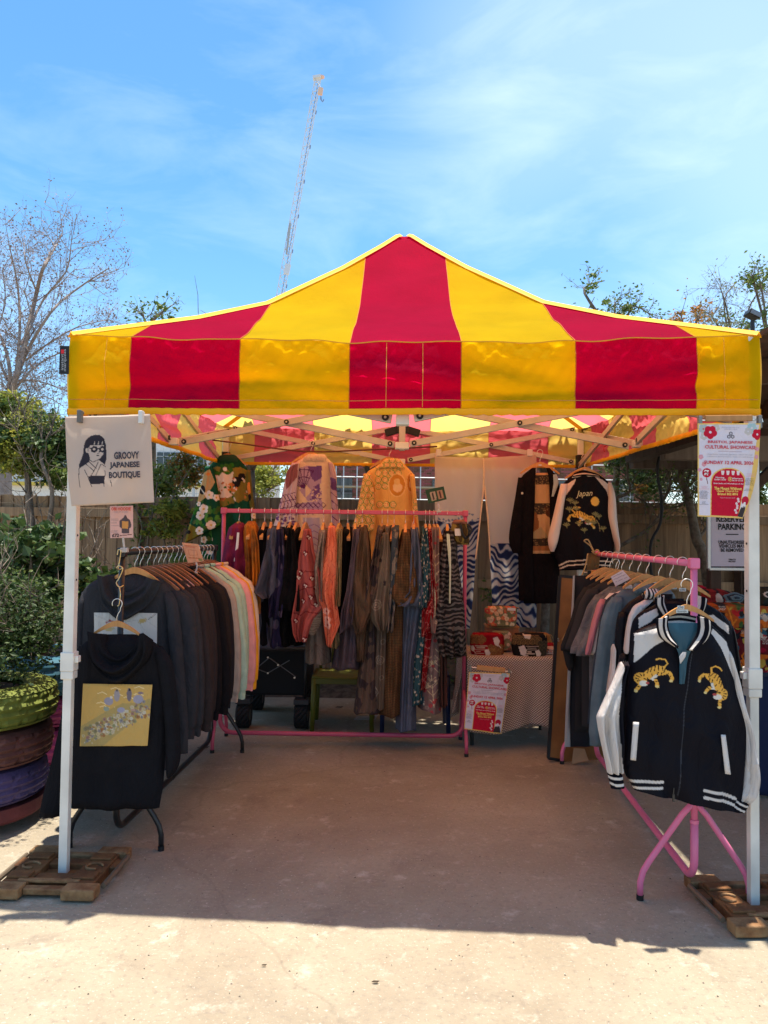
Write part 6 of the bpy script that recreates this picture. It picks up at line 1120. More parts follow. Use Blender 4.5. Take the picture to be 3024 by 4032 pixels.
jgar('tee_shirt', 'white tee with a dusty pink side on the right rack', 'shirt', 4.34, [('body', [(2326, 2440, 2560), (2345, 2400, 2580), (2400, 2370, 2580), (2700, 2372, 2560)], wht, 0), ('sleeve', [(2335, 2400, 2460), (2372, 2366, 2430), (2450, 2345, 2395), (2577, 2318, 2334)], wht, -.03), ('pink_sleeve', [(2358, 2362, 2385), (2380, 2352, 2376), (2450, 2332, 2352), (2577, 2304, 2322)], pkt, -.045)], 260)
jgar('linen_shirt', 'nearer grey textured short-sleeved shirt on the right rack', 'shirt', 4.52, [('body', [(2315, 2420, 2520), (2350, 2370, 2540), (2420, 2345, 2540), (2850, 2345, 2500)], gsh, 0), ('sleeve', [(2345, 2370, 2420), (2390, 2338, 2410), (2470, 2316, 2390), (2555, 2272, 2345), (2582, 2268, 2330)], gsh, -.04)], 270)
jgar('linen_shirt', 'farther grey textured short-sleeved shirt on the right rack', 'shirt', 4.66, [('body', [(2308, 2400, 2500), (2345, 2345, 2520), (2420, 2320, 2520), (2830, 2320, 2480)], gsh, 0), ('sleeve', [(2340, 2345, 2390), (2385, 2312, 2380), (2460, 2286, 2360), (2545, 2248, 2315), (2572, 2244, 2300)], gsh, -.04)], 280)
jgar('tee_shirt', 'charcoal tee next to the grey shirts on the right rack', 'shirt', 4.82, [('body', [(2290, 2372, 2470), (2325, 2315, 2490), (2400, 2290, 2490), (2860, 2290, 2460)], cht, 0), ('sleeve', [(2318, 2315, 2360), (2370, 2282, 2350), (2450, 2258, 2330), (2556, 2222, 2285)], cht, -.04)], 290)
jgar('tee_shirt', 'black tee at the far end of the right rack', 'shirt', 4.95, [('body', [(2282, 2355, 2450), (2315, 2300, 2470), (2390, 2272, 2470), (2880, 2262, 2440)], mat('black_tee', (.012, .012, .014), .9), 0), ('sleeve', [(2310, 2300, 2340), (2360, 2268, 2330), (2440, 2246, 2310), (2545, 2206, 2268), (2562, 2208, 2260)], MATS['black_tee'], -.04), ('hem_flap', [(2555, 2214, 2260), (2620, 2228, 2260), (2640, 2238, 2255)], MATS['black_tee'], 0)], 300)
tr_ = thing('track_trousers', 'black trousers with a pale side stripe clipped at the end of the right rack', 'trousers', (1.42, 5.08, 1.3), 'jackets and shirts on the right rack')
strip('trouser_leg', [(2266, 2262, 2380), (2400, 2258, 2380), (2600, 2246, 2370), (2800, 2238, 2340), (2938, 2236, 2330)], 5.06, mat('black_twill', (.010, .011, .016), .9), tr_, t=.04, fold=.01, seed=310); strip('side_stripe', [(2266, 2256, 2264), (2400, 2250, 2260), (2600, 2237, 2250), (2800, 2227, 2244), (2940, 2222, 2246)], 5.04, mat('grey_stripe', (.30, .30, .31), .8), tr_, t=.012, fold=.004)
ch2 = thing('clip_hanger', 'flat wooden clip hanger holding the black trousers', 'hanger', at(2365, 2256, 5.02)); MB().box(at(2372, 2256, 5.02), (.15, .02, .034)).build('bar', hw1, ch2, bevel=.003); MB().tube([at(2300, 2254, 5.02), at(2470, 2254, 5.02)], .004, 6).build('clip_rod', wire, ch2); MB().box(at(2320, 2262, 5.0), (.022, .015, .05)).build('clip', blk, ch2, bevel=.002); hkx = link('hook', HK, ch2, (.12, .06, .068))
# ---- tie-on sample of cloth and twine at the far end
sm = thing('cloth_swatch', 'brown patterned swatch tied with twine to the right rack', 'swatch', at(2336, 2180, 5.15)); strip('swatch', [(2178, 2314, 2364), (2244, 2310, 2358)], 5.17, fab('swatch', (.20, .085, .03), kind='cells', col2=(.12, .075, .035), kscale=18), sm, t=.012, fold=.004, seed=3)
tw_ = mat('twine', (.36, .24, .11), .9)
for pts in ([(2340, 2180), (2325, 2150), (2300, 2130), (2315, 2125), (2328, 2150), (2340, 2175)], [(2335, 2178), (2350, 2165), (2358, 2172), (2345, 2182), (2330, 2170)], [(2315, 2180), (2305, 2230), (2290, 2270)]): mb = MB(); limb(mb, px3(pts, 5.12, .01), .005, .005, 5); mb.build('twine_loop', tw_, sm, smooth=True)
# ================================================================== display table
T0, T1, TZ = 5.62, 6.22, .655
tx0, tx1 = at(1838, 2590, T0)[0], at(2215, 2590, T0)[0]
tb = thing('display_table', 'folding table hidden under a small-patterned cloth', 'table', ((tx0+tx1)/2, (T0+T1)/2, 0))
MB().box(((tx0+tx1)/2, (T0+T1)/2, TZ-.02), (tx1-tx0-.02, T1-T0-.02, .03)).build('tabletop', hw2, tb)
for x in (tx0+.05, tx1-.05):
    for y in (T0+.06, T1-.06): MB().tube([(x, y, 0), (x, y, TZ-.03)], .014, 10).build('leg', rackb, tb)
def cloth_mat():
    m = bpy.data.materials.new('lattice_cloth'); m.use_nodes = True; t = m.node_tree; N = t.nodes; L = t.links; b = N['Principled BSDF']; b.inputs['Roughness'].default_value = .9; b.inputs['Specular IOR Level'].default_value = .1
    tc = N.new('ShaderNodeUVMap'); mp = N.new('ShaderNodeMapping'); mp.inputs['Rotation'].default_value = (0, 0, R(38)); mp.inputs['Scale'].default_value = (34, 34, 34); L.new(tc.outputs[0], mp.inputs[0])
    br = N.new('ShaderNodeTexBrick'); br.offset = 0; br.inputs['Scale'].default_value = 1; br.inputs['Brick Width'].default_value = .5; br.inputs['Row Height'].default_value = .5; br.inputs['Mortar Size'].default_value = .07; br.inputs['Color1'].default_value = (.58, .47, .39, 1); br.inputs['Color2'].default_value = (.55, .44, .36, 1); br.inputs['Mortar'].default_value = (.055, .03, .03, 1); L.new(mp.outputs[0], br.inputs['Vector'])
    ck = N.new('ShaderNodeTexVoronoi'); ck.inputs['Scale'].default_value = 2; ck.inputs['Randomness'].default_value = 0; L.new(mp.outputs[0], ck.inputs['Vector'])
    mr = N.new('ShaderNodeMapRange'); mr.inputs[1].default_value = .2; mr.inputs[2].default_value = .28; mr.inputs[3].default_value = .8; mr.inputs[4].default_value = 0; L.new(ck.outputs['Distance'], mr.inputs[0])
    mx = N.new('ShaderNodeMix'); mx.data_type = 'RGBA'; mx.inputs[7].default_value = (.16, .07, .065, 1); L.new(mr.outputs[0], mx.inputs[0]); L.new(br.outputs['Color'], mx.inputs[6]); L.new(mx.outputs[2], b.inputs['Base Color']); return m
def uvgrid(name, G, UV, m_, parent, solid=.004):
    mb = MB(); mb.grid(G); me = mkmesh(name, np.concatenate(mb.V)-worldbase(parent), mb.F, m_); uv = me.uv_layers.new(name='UVMap'); UV = UV.reshape(-1, 2)
    idx = np.empty(len(me.loops), np.int32); me.loops.foreach_get('vertex_index', idx); uv.data.foreach_set('uv', UV[idx].ravel()); o = link(name, me, parent); md = o.modifiers.new('solid', 'SOLIDIFY'); md.thickness = solid; return o
cl_ = thing('tablecloth', 'pale cloth with a small dark diamond lattice draped over the table', 'tablecloth', ((tx0+tx1)/2, (T0+T1)/2, TZ))
cm_ = cloth_mat(); nx = 60
u = np.linspace(tx0, tx1, nx)
def drop(s, x): # front hanging curtain, s from 0 at table edge to 1 at hem
    hem = .10+.07*np.sin((x-tx0)/(tx1-tx0)*3.0-.6)**2; z = TZ+.006-(TZ-hem)*s; y = T0-.012-.035*s-.022*s*np.sin(x*16)-.012*s*np.sin(x*37+2*s); return y, z
rows_ = [np.stack([u, np.full(nx, T1), np.full(nx, TZ+.004)], 1), np.stack([u, np.full(nx, (T0+T1)/2), np.full(nx, TZ+.006)], 1), np.stack([u, np.full(nx, T0+.01), np.full(nx, TZ+.006)], 1)]
UVr = [np.stack([u, np.full(nx, v)], 1) for v in (1.2, .9, .61)]
for s in np.linspace(0.02, 1, 26): y, z = drop(s, u); rows_.append(np.stack([u, y, z], 1)); UVr.append(np.stack([u, np.full(nx, .6-.6*s)], 1))
uvgrid('cloth', np.array(rows_), np.array(UVr), cm_, cl_)
v = np.linspace(T0-.01, T1, 24); rs, us = [], []
for s in np.linspace(0, 1, 20): rs.append(np.stack([np.full(24, tx0)-.01-.05*s-.03*s*np.sin(v*14)-.05*s*np.clip(1-(v-T0)*6, 0, 1), v, TZ+.004-(TZ-.16+.10*np.sin(v*5)**2-.08)*s], 1)); us.append(np.stack([v*1., np.full(24, s*.6)], 1))
uvgrid('side_drop', np.array(rs), np.array(us), cm_, cl_)
# ---- pouches, wooden box
def pouch(nm, lab, rows, D, t, base, ops, seed, zips, parent=None):
    P = at((rows[-1][1]+rows[-1][2])/2, rows[-1][0], D); th_ = thing(nm, lab, 'pouch', (P[0], D, P[2]), 'pouches on the display table'); strip('body', rows, D, vfab, th_, t=t, fold=.006, seed=seed, base=base, ops=ops, px=2.2, p=3.5)
    mb = MB(); limb(mb, [at(x, y, D-.0) for x, y in zips], .0035, .0035, 6); mb.build('zip', mat('zip_dark', (.10, .05, .03), .6), th_); x, y = zips[-1]; mb = MB(); limb(mb, [at(x, y, D-.01), at(x+8, y+3, D-.03), at(x+12, y+14, D-.04)], .003, .002, 5); mb.build('zip_pull', tw_, th_); return th_
def seig(x0, y0, nx_, ny_, r, c1, c2):
    o = []
    for j in range(ny_):
        for i in range(nx_):
            x, y = x0+i*r*1.6+(j % 2)*r*.8, y0+j*r*.7
            for f, c in ((1, c1), (.8, c2), (.6, c1), (.4, c2), (.22, c1)): o.append(('e', (x, y, r*f, r*f), c))
    return o
CR, GD = (.24, .006, .012), (.26, .13, .045)
cran = lambda x, y, s: [('p', [(x, y), (x+14*s, y-4*s), (x+22*s, y+10*s), (x+16*s, y+26*s), (x+6*s, y+20*s)], (.62, .52, .46)), ('l', [(x+16*s, y+20*s), (x+24*s, y+30*s)], (.55, .45, .4), 2.5*s)]
def bars(x0, y0, n, c): return [('l', [(x0+6*(k % 2), y0+k*7), (x0+46-9*k*(1 if k % 2 else .4), y0+k*7)], c, 4) for k in range(n)]
pouch('zip_pouch', 'red crane-print zip pouch at the left of the display table', [(2490, 1862, 1970), (2504, 1852, 1984), (2540, 1850, 1986), (2570, 1854, 1984), (2584, 1862, 1976)], 5.72, .06, CR, seig(1856, 2506, 3, 3, 11, GD, (.12, .03, .02))+seig(1930, 2545, 4, 4, 12, GD, (.12, .03, .02))+cran(1936, 2508, 1.3)+cran(1903, 2556, 1.1)+cran(1850, 2542, .8)+bars(1868, 2540, 6, (.45, .33, .25)), 401, [(1866, 2492), (1910, 2486), (1960, 2492)])
pouch('zip_pouch', 'black crane-print zip pouch at the right of the display table', [(2492, 2028, 2140), (2506, 2016, 2154), (2540, 2013, 2156), (2572, 2018, 2152), (2588, 2026, 2140)], 5.70, .065, (.012, .01, .01), seig(2020, 2508, 6, 3, 11, (.20, .12, .05), (.02, .015, .012))+seig(2120, 2530, 3, 6, 11, (.09, .07, .04), (.02, .015, .012))+cran(2036, 2542, 1.5)+cran(2100, 2558, 1.1)+[('p', [(2055, 2494), (2085, 2496), (2080, 2512), (2060, 2508)], (.6, .5, .42))]+bars(2066, 2540, 6, (.42, .33, .27)), 402, [(2034, 2494), (2085, 2486), (2138, 2496)])
fo = []
for k in range(46): fo += flower(1910+prr.random()*130, 2386+prr.random()*76, prr.uniform(5, 11), prr.choice([(.55, .13, .06), (.62, .36, .22), (.42, .07, .05), (.6, .45, .3)]), (.45, .3, .1), 5, prr.random())
pouch('zip_pouch', 'large rounded floral pouch sitting on the wooden box', [(2386, 1916, 2030), (2396, 1908, 2036), (2430, 1908, 2036), (2458, 1914, 2032), (2466, 1922, 2026)], 5.92, .07, (.16, .15, .075), fo, 403, [(1914, 2390), (1970, 2384), (2036, 2392)])
fo2 = [o for k in range(20) for o in flower(1935+prr.random()*80, 2490+prr.random()*70, prr.uniform(5, 9), prr.choice([(.62, .4, .3), (.5, .2, .12), (.3, .07, .05)]), (.45, .3, .1))]
pouch('zip_pouch', 'green floral pouch wedged between the red and black ones', [(2482, 1940, 2000), (2496, 1932, 2014), (2540, 1936, 2020), (2560, 1940, 2014)], 5.86, .05, (.19, .18, .10), fo2, 404, [(1940, 2484), (1960, 2478), (2006, 2500)])
pouch('clutch_pouch', 'tan flap clutch lying behind the black pouch', [(2490, 2082, 2150), (2500, 2082, 2166), (2530, 2086, 2174), (2548, 2092, 2172)], 5.98, .035, (.30, .13, .04), [('l', [(2115, 2510), (2115+26*math.cos(a), 2510-20*math.sin(a))], (.14, .05, .02), 2) for a in np.linspace(0, 3.1, 7)], 405, [(2086, 2494), (2130, 2490), (2164, 2500)])
pouch('clutch_pouch', 'plain red pouch under the tan clutch', [(2530, 2150, 2178), (2555, 2146, 2182), (2562, 2148, 2180)], 5.90, .03, (.26, .012, .02), [], 406, [(2150, 2532), (2166, 2530), (2178, 2534)])
P = at(1980, 2500, 5.95); bx = thing('wooden_box', 'varnished wooden box standing under the floral pouch', 'box', (P[0], 5.97, TZ+.012)); q0, q1 = at(1916, 2470, 5.9), at(2045, 2470, 5.9)
MB().box(((q0[0]+q1[0])/2, 5.98, (TZ+.012+q0[2])/2), (q1[0]-q0[0]-.012, .18, q0[2]-TZ-.012)).build('case', hw2, bx, bevel=.004); MB().box(((q0[0]+q1[0])/2, 5.98, q0[2]+.006), (q1[0]-q0[0], .19, .014)).build('lid', hw1, bx, bevel=.003)
P = at(2170, 2562, 5.75); fc = thing('folded_cloth', 'folded pale floral cloth at the right end of the display table', 'cloth', P)
for k in range(3): MB().box((P[0]+.005*k, 5.8, TZ+.02+k*.014), (.09, .17, .012), rz=.06*k).build('fold_layer', mat('pale_floral', (.48, .36, .32), .9, kind='dots', col2=(.45, .16, .15), kscale=60), fc, bevel=.004)
# white price slip on the floral pouch
mb = MB(); pxpoly(mb, [(1998, 2393), (2030, 2394), (2030, 2405), (1998, 2404)], 5.84, .002); prop(mb.build('price_slip', mat('card_white', (.62, .57, .52), .7)), 'blank white slip on the floral pouch', 'price tag')
# ================================================================== brown paper-backed panel leaning behind the right rack
pn = thing('backed_panel', 'tall brown paper-backed frame leaning behind the right rack', 'panel', at(2280, 3000, 5.30))
Cq = [at(2206, 2268, 5.38), at(2420, 2290, 5.48), at(2425, 3030, 5.36), at(2160, 2986, 5.26)]; kraft = mat('kraft_paper', (.26, .115, .035), .8, kind='noise', col2=(.20, .085, .028), kscale=6, bump=.4, bscale=10)
bil4 = lambda a, b: (Cq[0]*(1-a)+Cq[1]*a)*(1-b)+(Cq[3]*(1-a)+Cq[2]*a)*b
mb = MB(); mb.grid(np.array([[bil4(a, b)+np.array([0, .004*math.sin(b*40+a*9)*(a*(1-a)*4), 0]) for a in np.linspace(0, 1, 12)] for b in np.linspace(0, 1, 40)]), flip=True); mb.build('paper_back', kraft, pn, smooth=True)
for a, b in ((0, 1), (1, 2), (2, 3), (3, 0)): MB().bar(Cq[a]+np.array([0, .01, 0]), Cq[b]+np.array([0, .01, 0]), .022, .02).build('frame_bar', blk, pn)
mb = MB(); limb(mb, [at(2296, 2270, 5.1), at(2250, 2440, 5.15), at(2214, 2520, 5.22)], .004, .004, 5); mb.build('twine', tw_, pn); mb = MB(); c0 = at(2280, 2985, 5.2); mb.add([c0+np.array(v) for v in ((-.05, 0, -.04), (.07, .02, -.02), (.05, .05, .05), (-.03, .03, .06))], [(0, 1, 2, 3)]); mb.build('torn_flap', mat('kraft_light', (.36, .22, .12), .9), pn, solid=.002)
for y in (2515, 2522): P = at(2198, y, 5.26); MB().tube([P, P-np.array([0, .006, 0])], .006, 8).build('stud', wire, pn)
# ================================================================== wagon, chairs behind the centre rack
wg = thing('folding_wagon', 'black folding cloth wagon with chunky wheels behind the centre rack', 'wagon', at(1070, 2800, 6.25)); wc = mat('wagon_cloth', (.008, .009, .011), .85, bump=.3, bscale=200)
a0, a1 = at(935, 2760, 6.1), at(1205, 2760, 6.1); wx0, wx1 = a0[0], a1[0]; wz0, wz1 = .25, .62
MB().box(((wx0+wx1)/2, 6.45, (wz0+wz1)/2), (wx1-wx0, .62, wz1-wz0)).build('tub', wc, wg, bevel=.02)
for x in (wx0+.01, wx1-.01): MB().tube([(x, 6.125, .2), (x, 6.125, wz1+.02)], .011, 10).build('post', rackb, wg, smooth=True)
MB().tube([(wx0, 6.125, wz1+.01), (wx1, 6.125, wz1+.01)], .012, 10).build('rim_bar', rackb, wg)
for (x0, y0, x1, y1) in ((975, 2660, 1060, 2590), (1060, 2590, 1165, 2665), (975, 2620, 1055, 2650), (1055, 2650, 1140, 2600)): MB().tube([at(x0, y0, 6.10), at(x1, y1, 6.10)], .004, 6).build('brace', mat('dark_steel', (.10, .11, .12), .4, .5), wg)
for (px, py) in ((975, 2622), (1055, 2588), (1095, 2618), (1160, 2668), (1055, 2650)): P = at(px, py, 6.09); MB().tube([P, P-np.array([0, .01, 0])], .007, 8).build('rivet', wire, wg)
for x in (wx0+.05, wx1-.035):
    for y in (6.12, 6.75):
        wl = thing('x', '', '') if False else None
        V = MB(); pr = [(.045, -.05), (.085, -.055), (.098, -.045)]+[(.1, z) for z in np.linspace(-.04, .04, 9)]+[(.098, .045), (.085, .055), (.045, .05)]
        V.lathe(pr, (0, 0, 0), 48, fr=lambda k, i: -.008 if (2 < k < 12 and (i+k) % 4 == 0) else 0); A = np.concatenate(V.V); A = A[:, [2, 0, 1]]+np.array([x, y, .1]); V.V = [A]; wh = V.build('wheel', mat('tyre_black', (.012, .012, .013), .8, bump=.4, bscale=80), wg); MB().tube([(x-.05, y, .1), (x+.05, y, .1)], .045, 16).build('rim', pc, wh); MB().box((x, y, .215), (.12, .13, .04)).build('fork', pc, wg, bevel=.006)
def chair(nm, lab, x0, x1, y0, y1, zs, m_, back=True):
    t = thing(nm, lab, 'chair' if back else 'stool', ((x0+x1)/2, (y0+y1)/2, 0))
    G = np.array([[(x0+(x1-x0)*a, y0+(y1-y0)*b, zs-.018*math.sin(math.pi*a)*math.sin(math.pi*min(1, b+.15))) for a in np.linspace(0, 1, 12)] for b in np.linspace(0, 1, 10)]); mb = MB(); mb.grid(G); mb.build('seat', m_, t, smooth=True, solid=.016)
    MB().box(((x0+x1)/2, y0+.01, zs-.03), (x1-x0, .02, .045)).build('apron', m_, t, bevel=.004)
    for x, sx in ((x0+.02, -1), (x1-.02, 1)):
        for y, sy in ((y0+.02, -1), (y1-.02, 1)): mb = MB(); mb.tube([(x, y, zs-.01), (x+sx*.012, y+sy*.015, 0)], [.024, .018], 8); mb.build('leg', m_, t, smooth=True)
    if back:
        for k in range(5): xx = x0+.04+k*(x1-x0-.08)/4; mb = MB(); mb.tube([(xx, y1-.02, zs-.01), (xx, y1+.06, zs+.36)], .014, 8); mb.build('back_slat', m_, t, smooth=True)
        MB().box(((x0+x1)/2, y1+.065, zs+.38), (x1-x0, .025, .06)).build('back_rail', m_, t, bevel=.008)
ol = mat('olive_plastic', (.095, .10, .012), .45); nb_ = mat('navy_plastic', (.012, .022, .07), .5)
e0, e1 = at(1228, 2700, 6.05)[0], at(1500, 2700, 6.05)[0]
chair('plastic_chair', 'olive green plastic chair behind the hanging kimonos', e0, e1-.06, 6.02, 6.42, .42, ol)
f0, f1 = at(1475, 2800, 6.0)[0], at(1770, 2800, 6.0)[0]
chair('plastic_stool', 'navy blue legged seat behind the right end of the centre rack', f0+.05, f1, 5.98, 6.35, .45, nb_, False)
P = on(1440, 2830, .003); mb = MB(); mb.add([P+np.array(v) for v in ((-.10, -.05, .0), (.08, -.05, .004), (.1, .05, .02), (-.08, .06, .004))], [(0, 1, 2, 3)]); prop(mb.build('paper_sheet', mat('grey_paper', (.3, .29, .28), .8), solid=.002), 'crumpled pale sheet lying on the floor behind the kimonos', 'paper')
# ================================================================== signs, posters, tote bag, neighbouring stall
D_ = 3.28; T = lambda x, y: (200+x/3.318, 1580+y/3.318); CN, DKI = (.66, .545, .46), (.045, .042, .055)
tote = thing('tote_bag', 'cream tote bag printed with a woman in flower sunglasses at the left front corner', 'bag', at(425, 1990, D_))
LIT = CN
ops = [('p', [T(*p) for p in [(590, 437), (650, 445), (702, 492), (730, 570), (744, 680), (749, 760), (727, 838), (690, 805), (640, 770), (690, 690), (712, 620), (700, 578), (525, 578), (500, 615), (505, 680), (530, 750), (522, 795), (470, 832), (390, 882), (387, 830), (412, 760), (432, 690), (438, 590), (460, 510), (520, 456)]], DKI),
 ('p', [T(*p) for p in [(460, 625), (490, 612), (500, 680), (470, 672)]], CN), ('p', [T(*p) for p in [(505, 610), (525, 578), (700, 578), (712, 640), (700, 700), (650, 765), (625, 772), (560, 730), (520, 690)]], CN)]
for x in (580, 632, 682): ops.append(('l', [T(x, 530), T(x-6, 578)], CN, 3))
for cx in (577, 686):
    for k in range(6): a = k*1.047+.3; ops.append(('e', (*T(cx+27*math.cos(a), 632+27*math.sin(a)), 6, 6), DKI))
    ops += [('e', (*T(cx, 632), 8.5, 8.5), DKI), ('e', (*T(cx, 632), 5, 5), CN)]
ops += [('l', [T(510, 612), T(545, 622)], DKI, 3), ('l', [T(612, 622), T(650, 622)], DKI, 2.5), ('l', [T(640, 650), T(646, 682), T(626, 686)], DKI, 2), ('e', (*T(630, 714), 6, 2.4), DKI)]
for pts in ([(525, 770), (570, 800), (660, 760)], [(480, 825), (590, 920)], [(515, 790), (615, 885)], [(640, 800), (610, 870), (550, 972)], [(675, 830), (640, 905), (610, 972)], [(690, 830), (735, 860)], [(390, 880), (387, 1000), (400, 1125)], [(460, 900), (500, 980), (555, 1120)], [(728, 910), (735, 960), (720, 1030), (716, 1118)], [(806, 1040), (820, 1118)]): ops.append(('l', [T(*p) for p in pts], DKI, 2.6))
ops.append(('p', [T(*p) for p in [(508, 982), (726, 974), (722, 1080), (545, 1088)]], DKI))
tb_ = lambda PX, PY, U, V: .010*np.sin(V*6+U*2)*(U*(1-U)*4)-.02*np.exp(-((U-.35)/.2)**2)*V*0
vcan = mat('canvas_print', vcol=True, rough=.9, trans=.4, bump=.3, bscale=500, spec=.05)
strip('panel', [(1641, 256, 591, 1630), (1800, 262, 599), (1900, 270, 603), (1993, 282, 607, 1978)], D_, vcan, tote, t=.012, fold=.006, seed=3, base=CN, ops=ops, px=2.2, bulge=tb_, p=4)
dkp = mat('print_ink', DKI, .85)
for s, y, w_, h_, x in (('GROOVY', 706, 330, 98, 990), ('JAPANESE', 838, 392, 98, 964), ('BOUTIQUE', 966, 408, 100, 963)): text(tote, s, *T(x, y), w_/3.318, h_/3.318, D_-.024, dkp, -.03, bold=.04)
for x, y, m_ in ((315, 1640, mat('clip_grey', (.12, .11, .10), .5)), (556, 1643, mat('clip_white', (.6, .58, .55), .5))): P = at(x, y, D_-.02); cp_ = MB().box(P, (.018, .03, .055)).tube([P+np.array([0, -.01, .02]), P+np.array([0, .03, .02])], .008, 8).build('peg', m_, None, bevel=.003); prop(cp_, 'dark peg' if x < 400 else 'white peg', None); cp_['label'] = ('dark grey peg' if x < 400 else 'white peg')+' clipping the tote bag to the canopy hem'; cp_['category'] = 'peg'
# ------------------------------------------------------------------ event posters
PW, PR, PG, PP, GRY = mat('poster_white', (.66, .6, .66), .7), mat('poster_red', (.52, .012, .035), .7), mat('poster_gold', (.72, .48, .14), .7), mat('poster_pink', (.66, .3, .36), .7), mat('poster_grey', (.3, .28, .32), .7)
wtx, gtx = mat('poster_white_text', (.75, .68, .68), .7), mat('poster_gold_text', (.78, .52, .12), .7)
def poster(lab, mapf, rows, D, seed, curl):
    t = thing('event_poster', lab, 'poster', at(*mapf(.5, 1.), D)); M = lambda pts: [mapf(*p) for p in pts]
    o0, ou, ov = np.array(mapf(.5, .5)), np.array(mapf(.6, .5)), np.array(mapf(.5, .6)); su = np.linalg.norm(ou-o0)*10; sv = np.linalg.norm(ov-o0)*10; rot = math.atan2(*(ou-o0)[::-1])
    W_, RD, GL, DKm = (.64, .58, .64), (.50, .012, .035), (.70, .46, .14), (.06, .045, .05)
    E = lambda u, v, r, c, ry=None: ('e', (*mapf(u, v), r*su, (ry or r)*su), c)
    fl = lambda u, v, r, c, m: [E(u+.55*r*math.cos(a), v+.55*r*math.sin(a)*.67, r*.52, c) for a in np.linspace(.3, 6.58, 6)[:-1]]+[E(u, v, r*.2, m)]
    ops = [('p', M([(.022, .015), (.978, .015), (.978, .985), (.022, .985)]), W_)]
    ops += fl(.09, .06, .075, (.38, .44, .44), (.5, .1, .1))+fl(.10, .14, .06, (.5, .46, .44), W_)+fl(.29, .05, .06, (.5, .46, .44), W_)+fl(.2, .095, .105, (.50, .015, .04), W_)
    ops += fl(.86, .05, .085, (.36, .50, .52), W_)+fl(.80, .085, .06, (.5, .46, .44), W_)+fl(.95, .115, .085, (.50, .015, .04), W_)
    for u, v, r in ((.05, .36, .04), (.1, .44, .038), (.03, .5, .03), (.96, .27, .035), (.955, .35, .035), (.055, .6, .025)): ops += fl(u, v, r, (.62, .28, .33), (.6, .4, .42))
    for (u, v) in ((.525, .108), (.495, .142), (.555, .142)): ops += [('p', M([(u+.032*math.cos(a), v+.0215*math.sin(a)) for a in np.linspace(.52, 6.8, 7)[:-1]]), DKm), ('p', M([(u+.019*math.cos(a), v+.013*math.sin(a)) for a in np.linspace(.52, 6.8, 7)[:-1]]), (.5, .46, .5))]
    ops.append(('l', M([(.33, .297), (.7, .302)]), (.25, .1, .14), .006*su))
    def arch(hw, top, bot): return [(.5-hw, bot)]+[(.5-hw*math.cos(a), top+.145-.145*math.sin(a)*(1 if True else 1)) for a in np.linspace(0, math.pi, 16)]+[(.5+hw, bot)]
    ops += [('p', M(arch(.292, .470, 1.)), GL), ('p', M(arch(.275, .482, .985)), RD)]
    for k in range(4): ops.append(('p', M([(.375+k*.085, .505), (.43+k*.085, .505), (.42+k*.085, .548), (.385+k*.085, .548)]), (.72, .6, .58)))
    ops += [E(.53, .592, .036, GL), E(.53, .592, .026, RD), E(.53, .592, .016, GL)]
    ops += [E(.145, .53, .076, RD), ('l', M([(.14, .585), (.16, .645)]), (.15, .04, .04), .012*su)]
    for k in range(7): ops.append(E(.70+.02*math.sin(k*2.2), .80+k*.024, .02, (.7, .55, .55)))
    ops += [E(.865, .815, .075, (.46, .02, .05)), ('p', M([(.76, .985), (.79, .9), (.84, .83), (.88, .83), (.93, .9), (.97, .985)]), (.05, .04, .045)), ('p', M([(.80, .88), (.84, .83), (.88, .83), (.92, .88), (.89, .87), (.87, .89), (.85, .865), (.83, .89)]), (.72, .68, .7))]
    strip('sheet', rows, D, vfab, t, t=.001, fold=.0, seed=seed, base=GL, ops=ops, px=1.5 if su > 200 else 1.2, bulge=curl, smoothrows=False, back=False)
    df = lambda px, py: np.full(np.shape(px), D-.005)
    def tx(s, u, v, wu, hv, m_, bold=.0): text(t, s, *mapf(u, v), wu*su, hv*sv, df, m_, rot, bold=bold, name='small_print' if hv == .017 else 'lettering')
    tx('@bristoljapanfestival', .52, .045, .29, .016, PR and mat('poster_grey'), 0); tx('www.bjcs.org.uk', .525, .063, .22, .014, mat('poster_grey'))
    tx('BRISTOL JAPANESE', .52, .203, .735, .036, PR, .02); tx('CULTURAL SHOWCASE', .525, .253, .84, .038, PR, .02)
    tx('Experience authentic Japanese culture through', .52, .332, .74, .017, mat('poster_grey')); tx('traditional performances, food, art, and Shiatsu', .52, .356, .76, .017, mat('poster_grey'))
    tx('SUNDAY 12 APRIL 2026', .5, .417, .81, .037, PR, .025); tx('祭', .142, .528, .095, .062, wtx, .03)
    tx('Morning:\n10:00-13:00', .365, .588, .19, .04, wtx, .01); tx('Afternoon:\n14:15-17:15', .655, .594, .18, .04, wtx, .01); tx('With Stalls and Workshops all day', .505, .642, .5, .018, wtx, .01)
    tx('The Mount Without', .502, .692, .455, .032, gtx, .03); tx('Upper Church Ln', .495, .722, .35, .026, gtx, .03); tx('Bristol BS2 8FN', .502, .751, .33, .026, gtx, .03); tx('TICKETS ON SALE NOW', .505, .792, .25, .012, PP)
    tx('MORNING\nSESSION\nPERFORMANCES', .108, .69, .17, .036, PP); tx('10:30 Taiko\n11:00 Children\'s\nAnime Songs\n11:30 Kenjo\n12:00 Hawa\n12:30 Shodo', .1, .765, .16, .085, ink); tx('13:00\nRaffle\nAnnouncement', .1, .855, .15, .036, ink)
    tx('AFTERNOON\nSESSION\nPERFORMANCES', .875, .545, .16, .036, PP); tx('14:30 Taiko\n15:00 Kimono\nFashion Show\n15:30 J-Pop\n16:00 Kendo', .87, .615, .15, .075, ink); tx('17:00 Raffle\nAnnouncement', .86, .70, .14, .024, ink)
    return t
m1 = lambda u, v: (2747+u*(248-v**3*58*u), 1667+v*366+u*v*9)
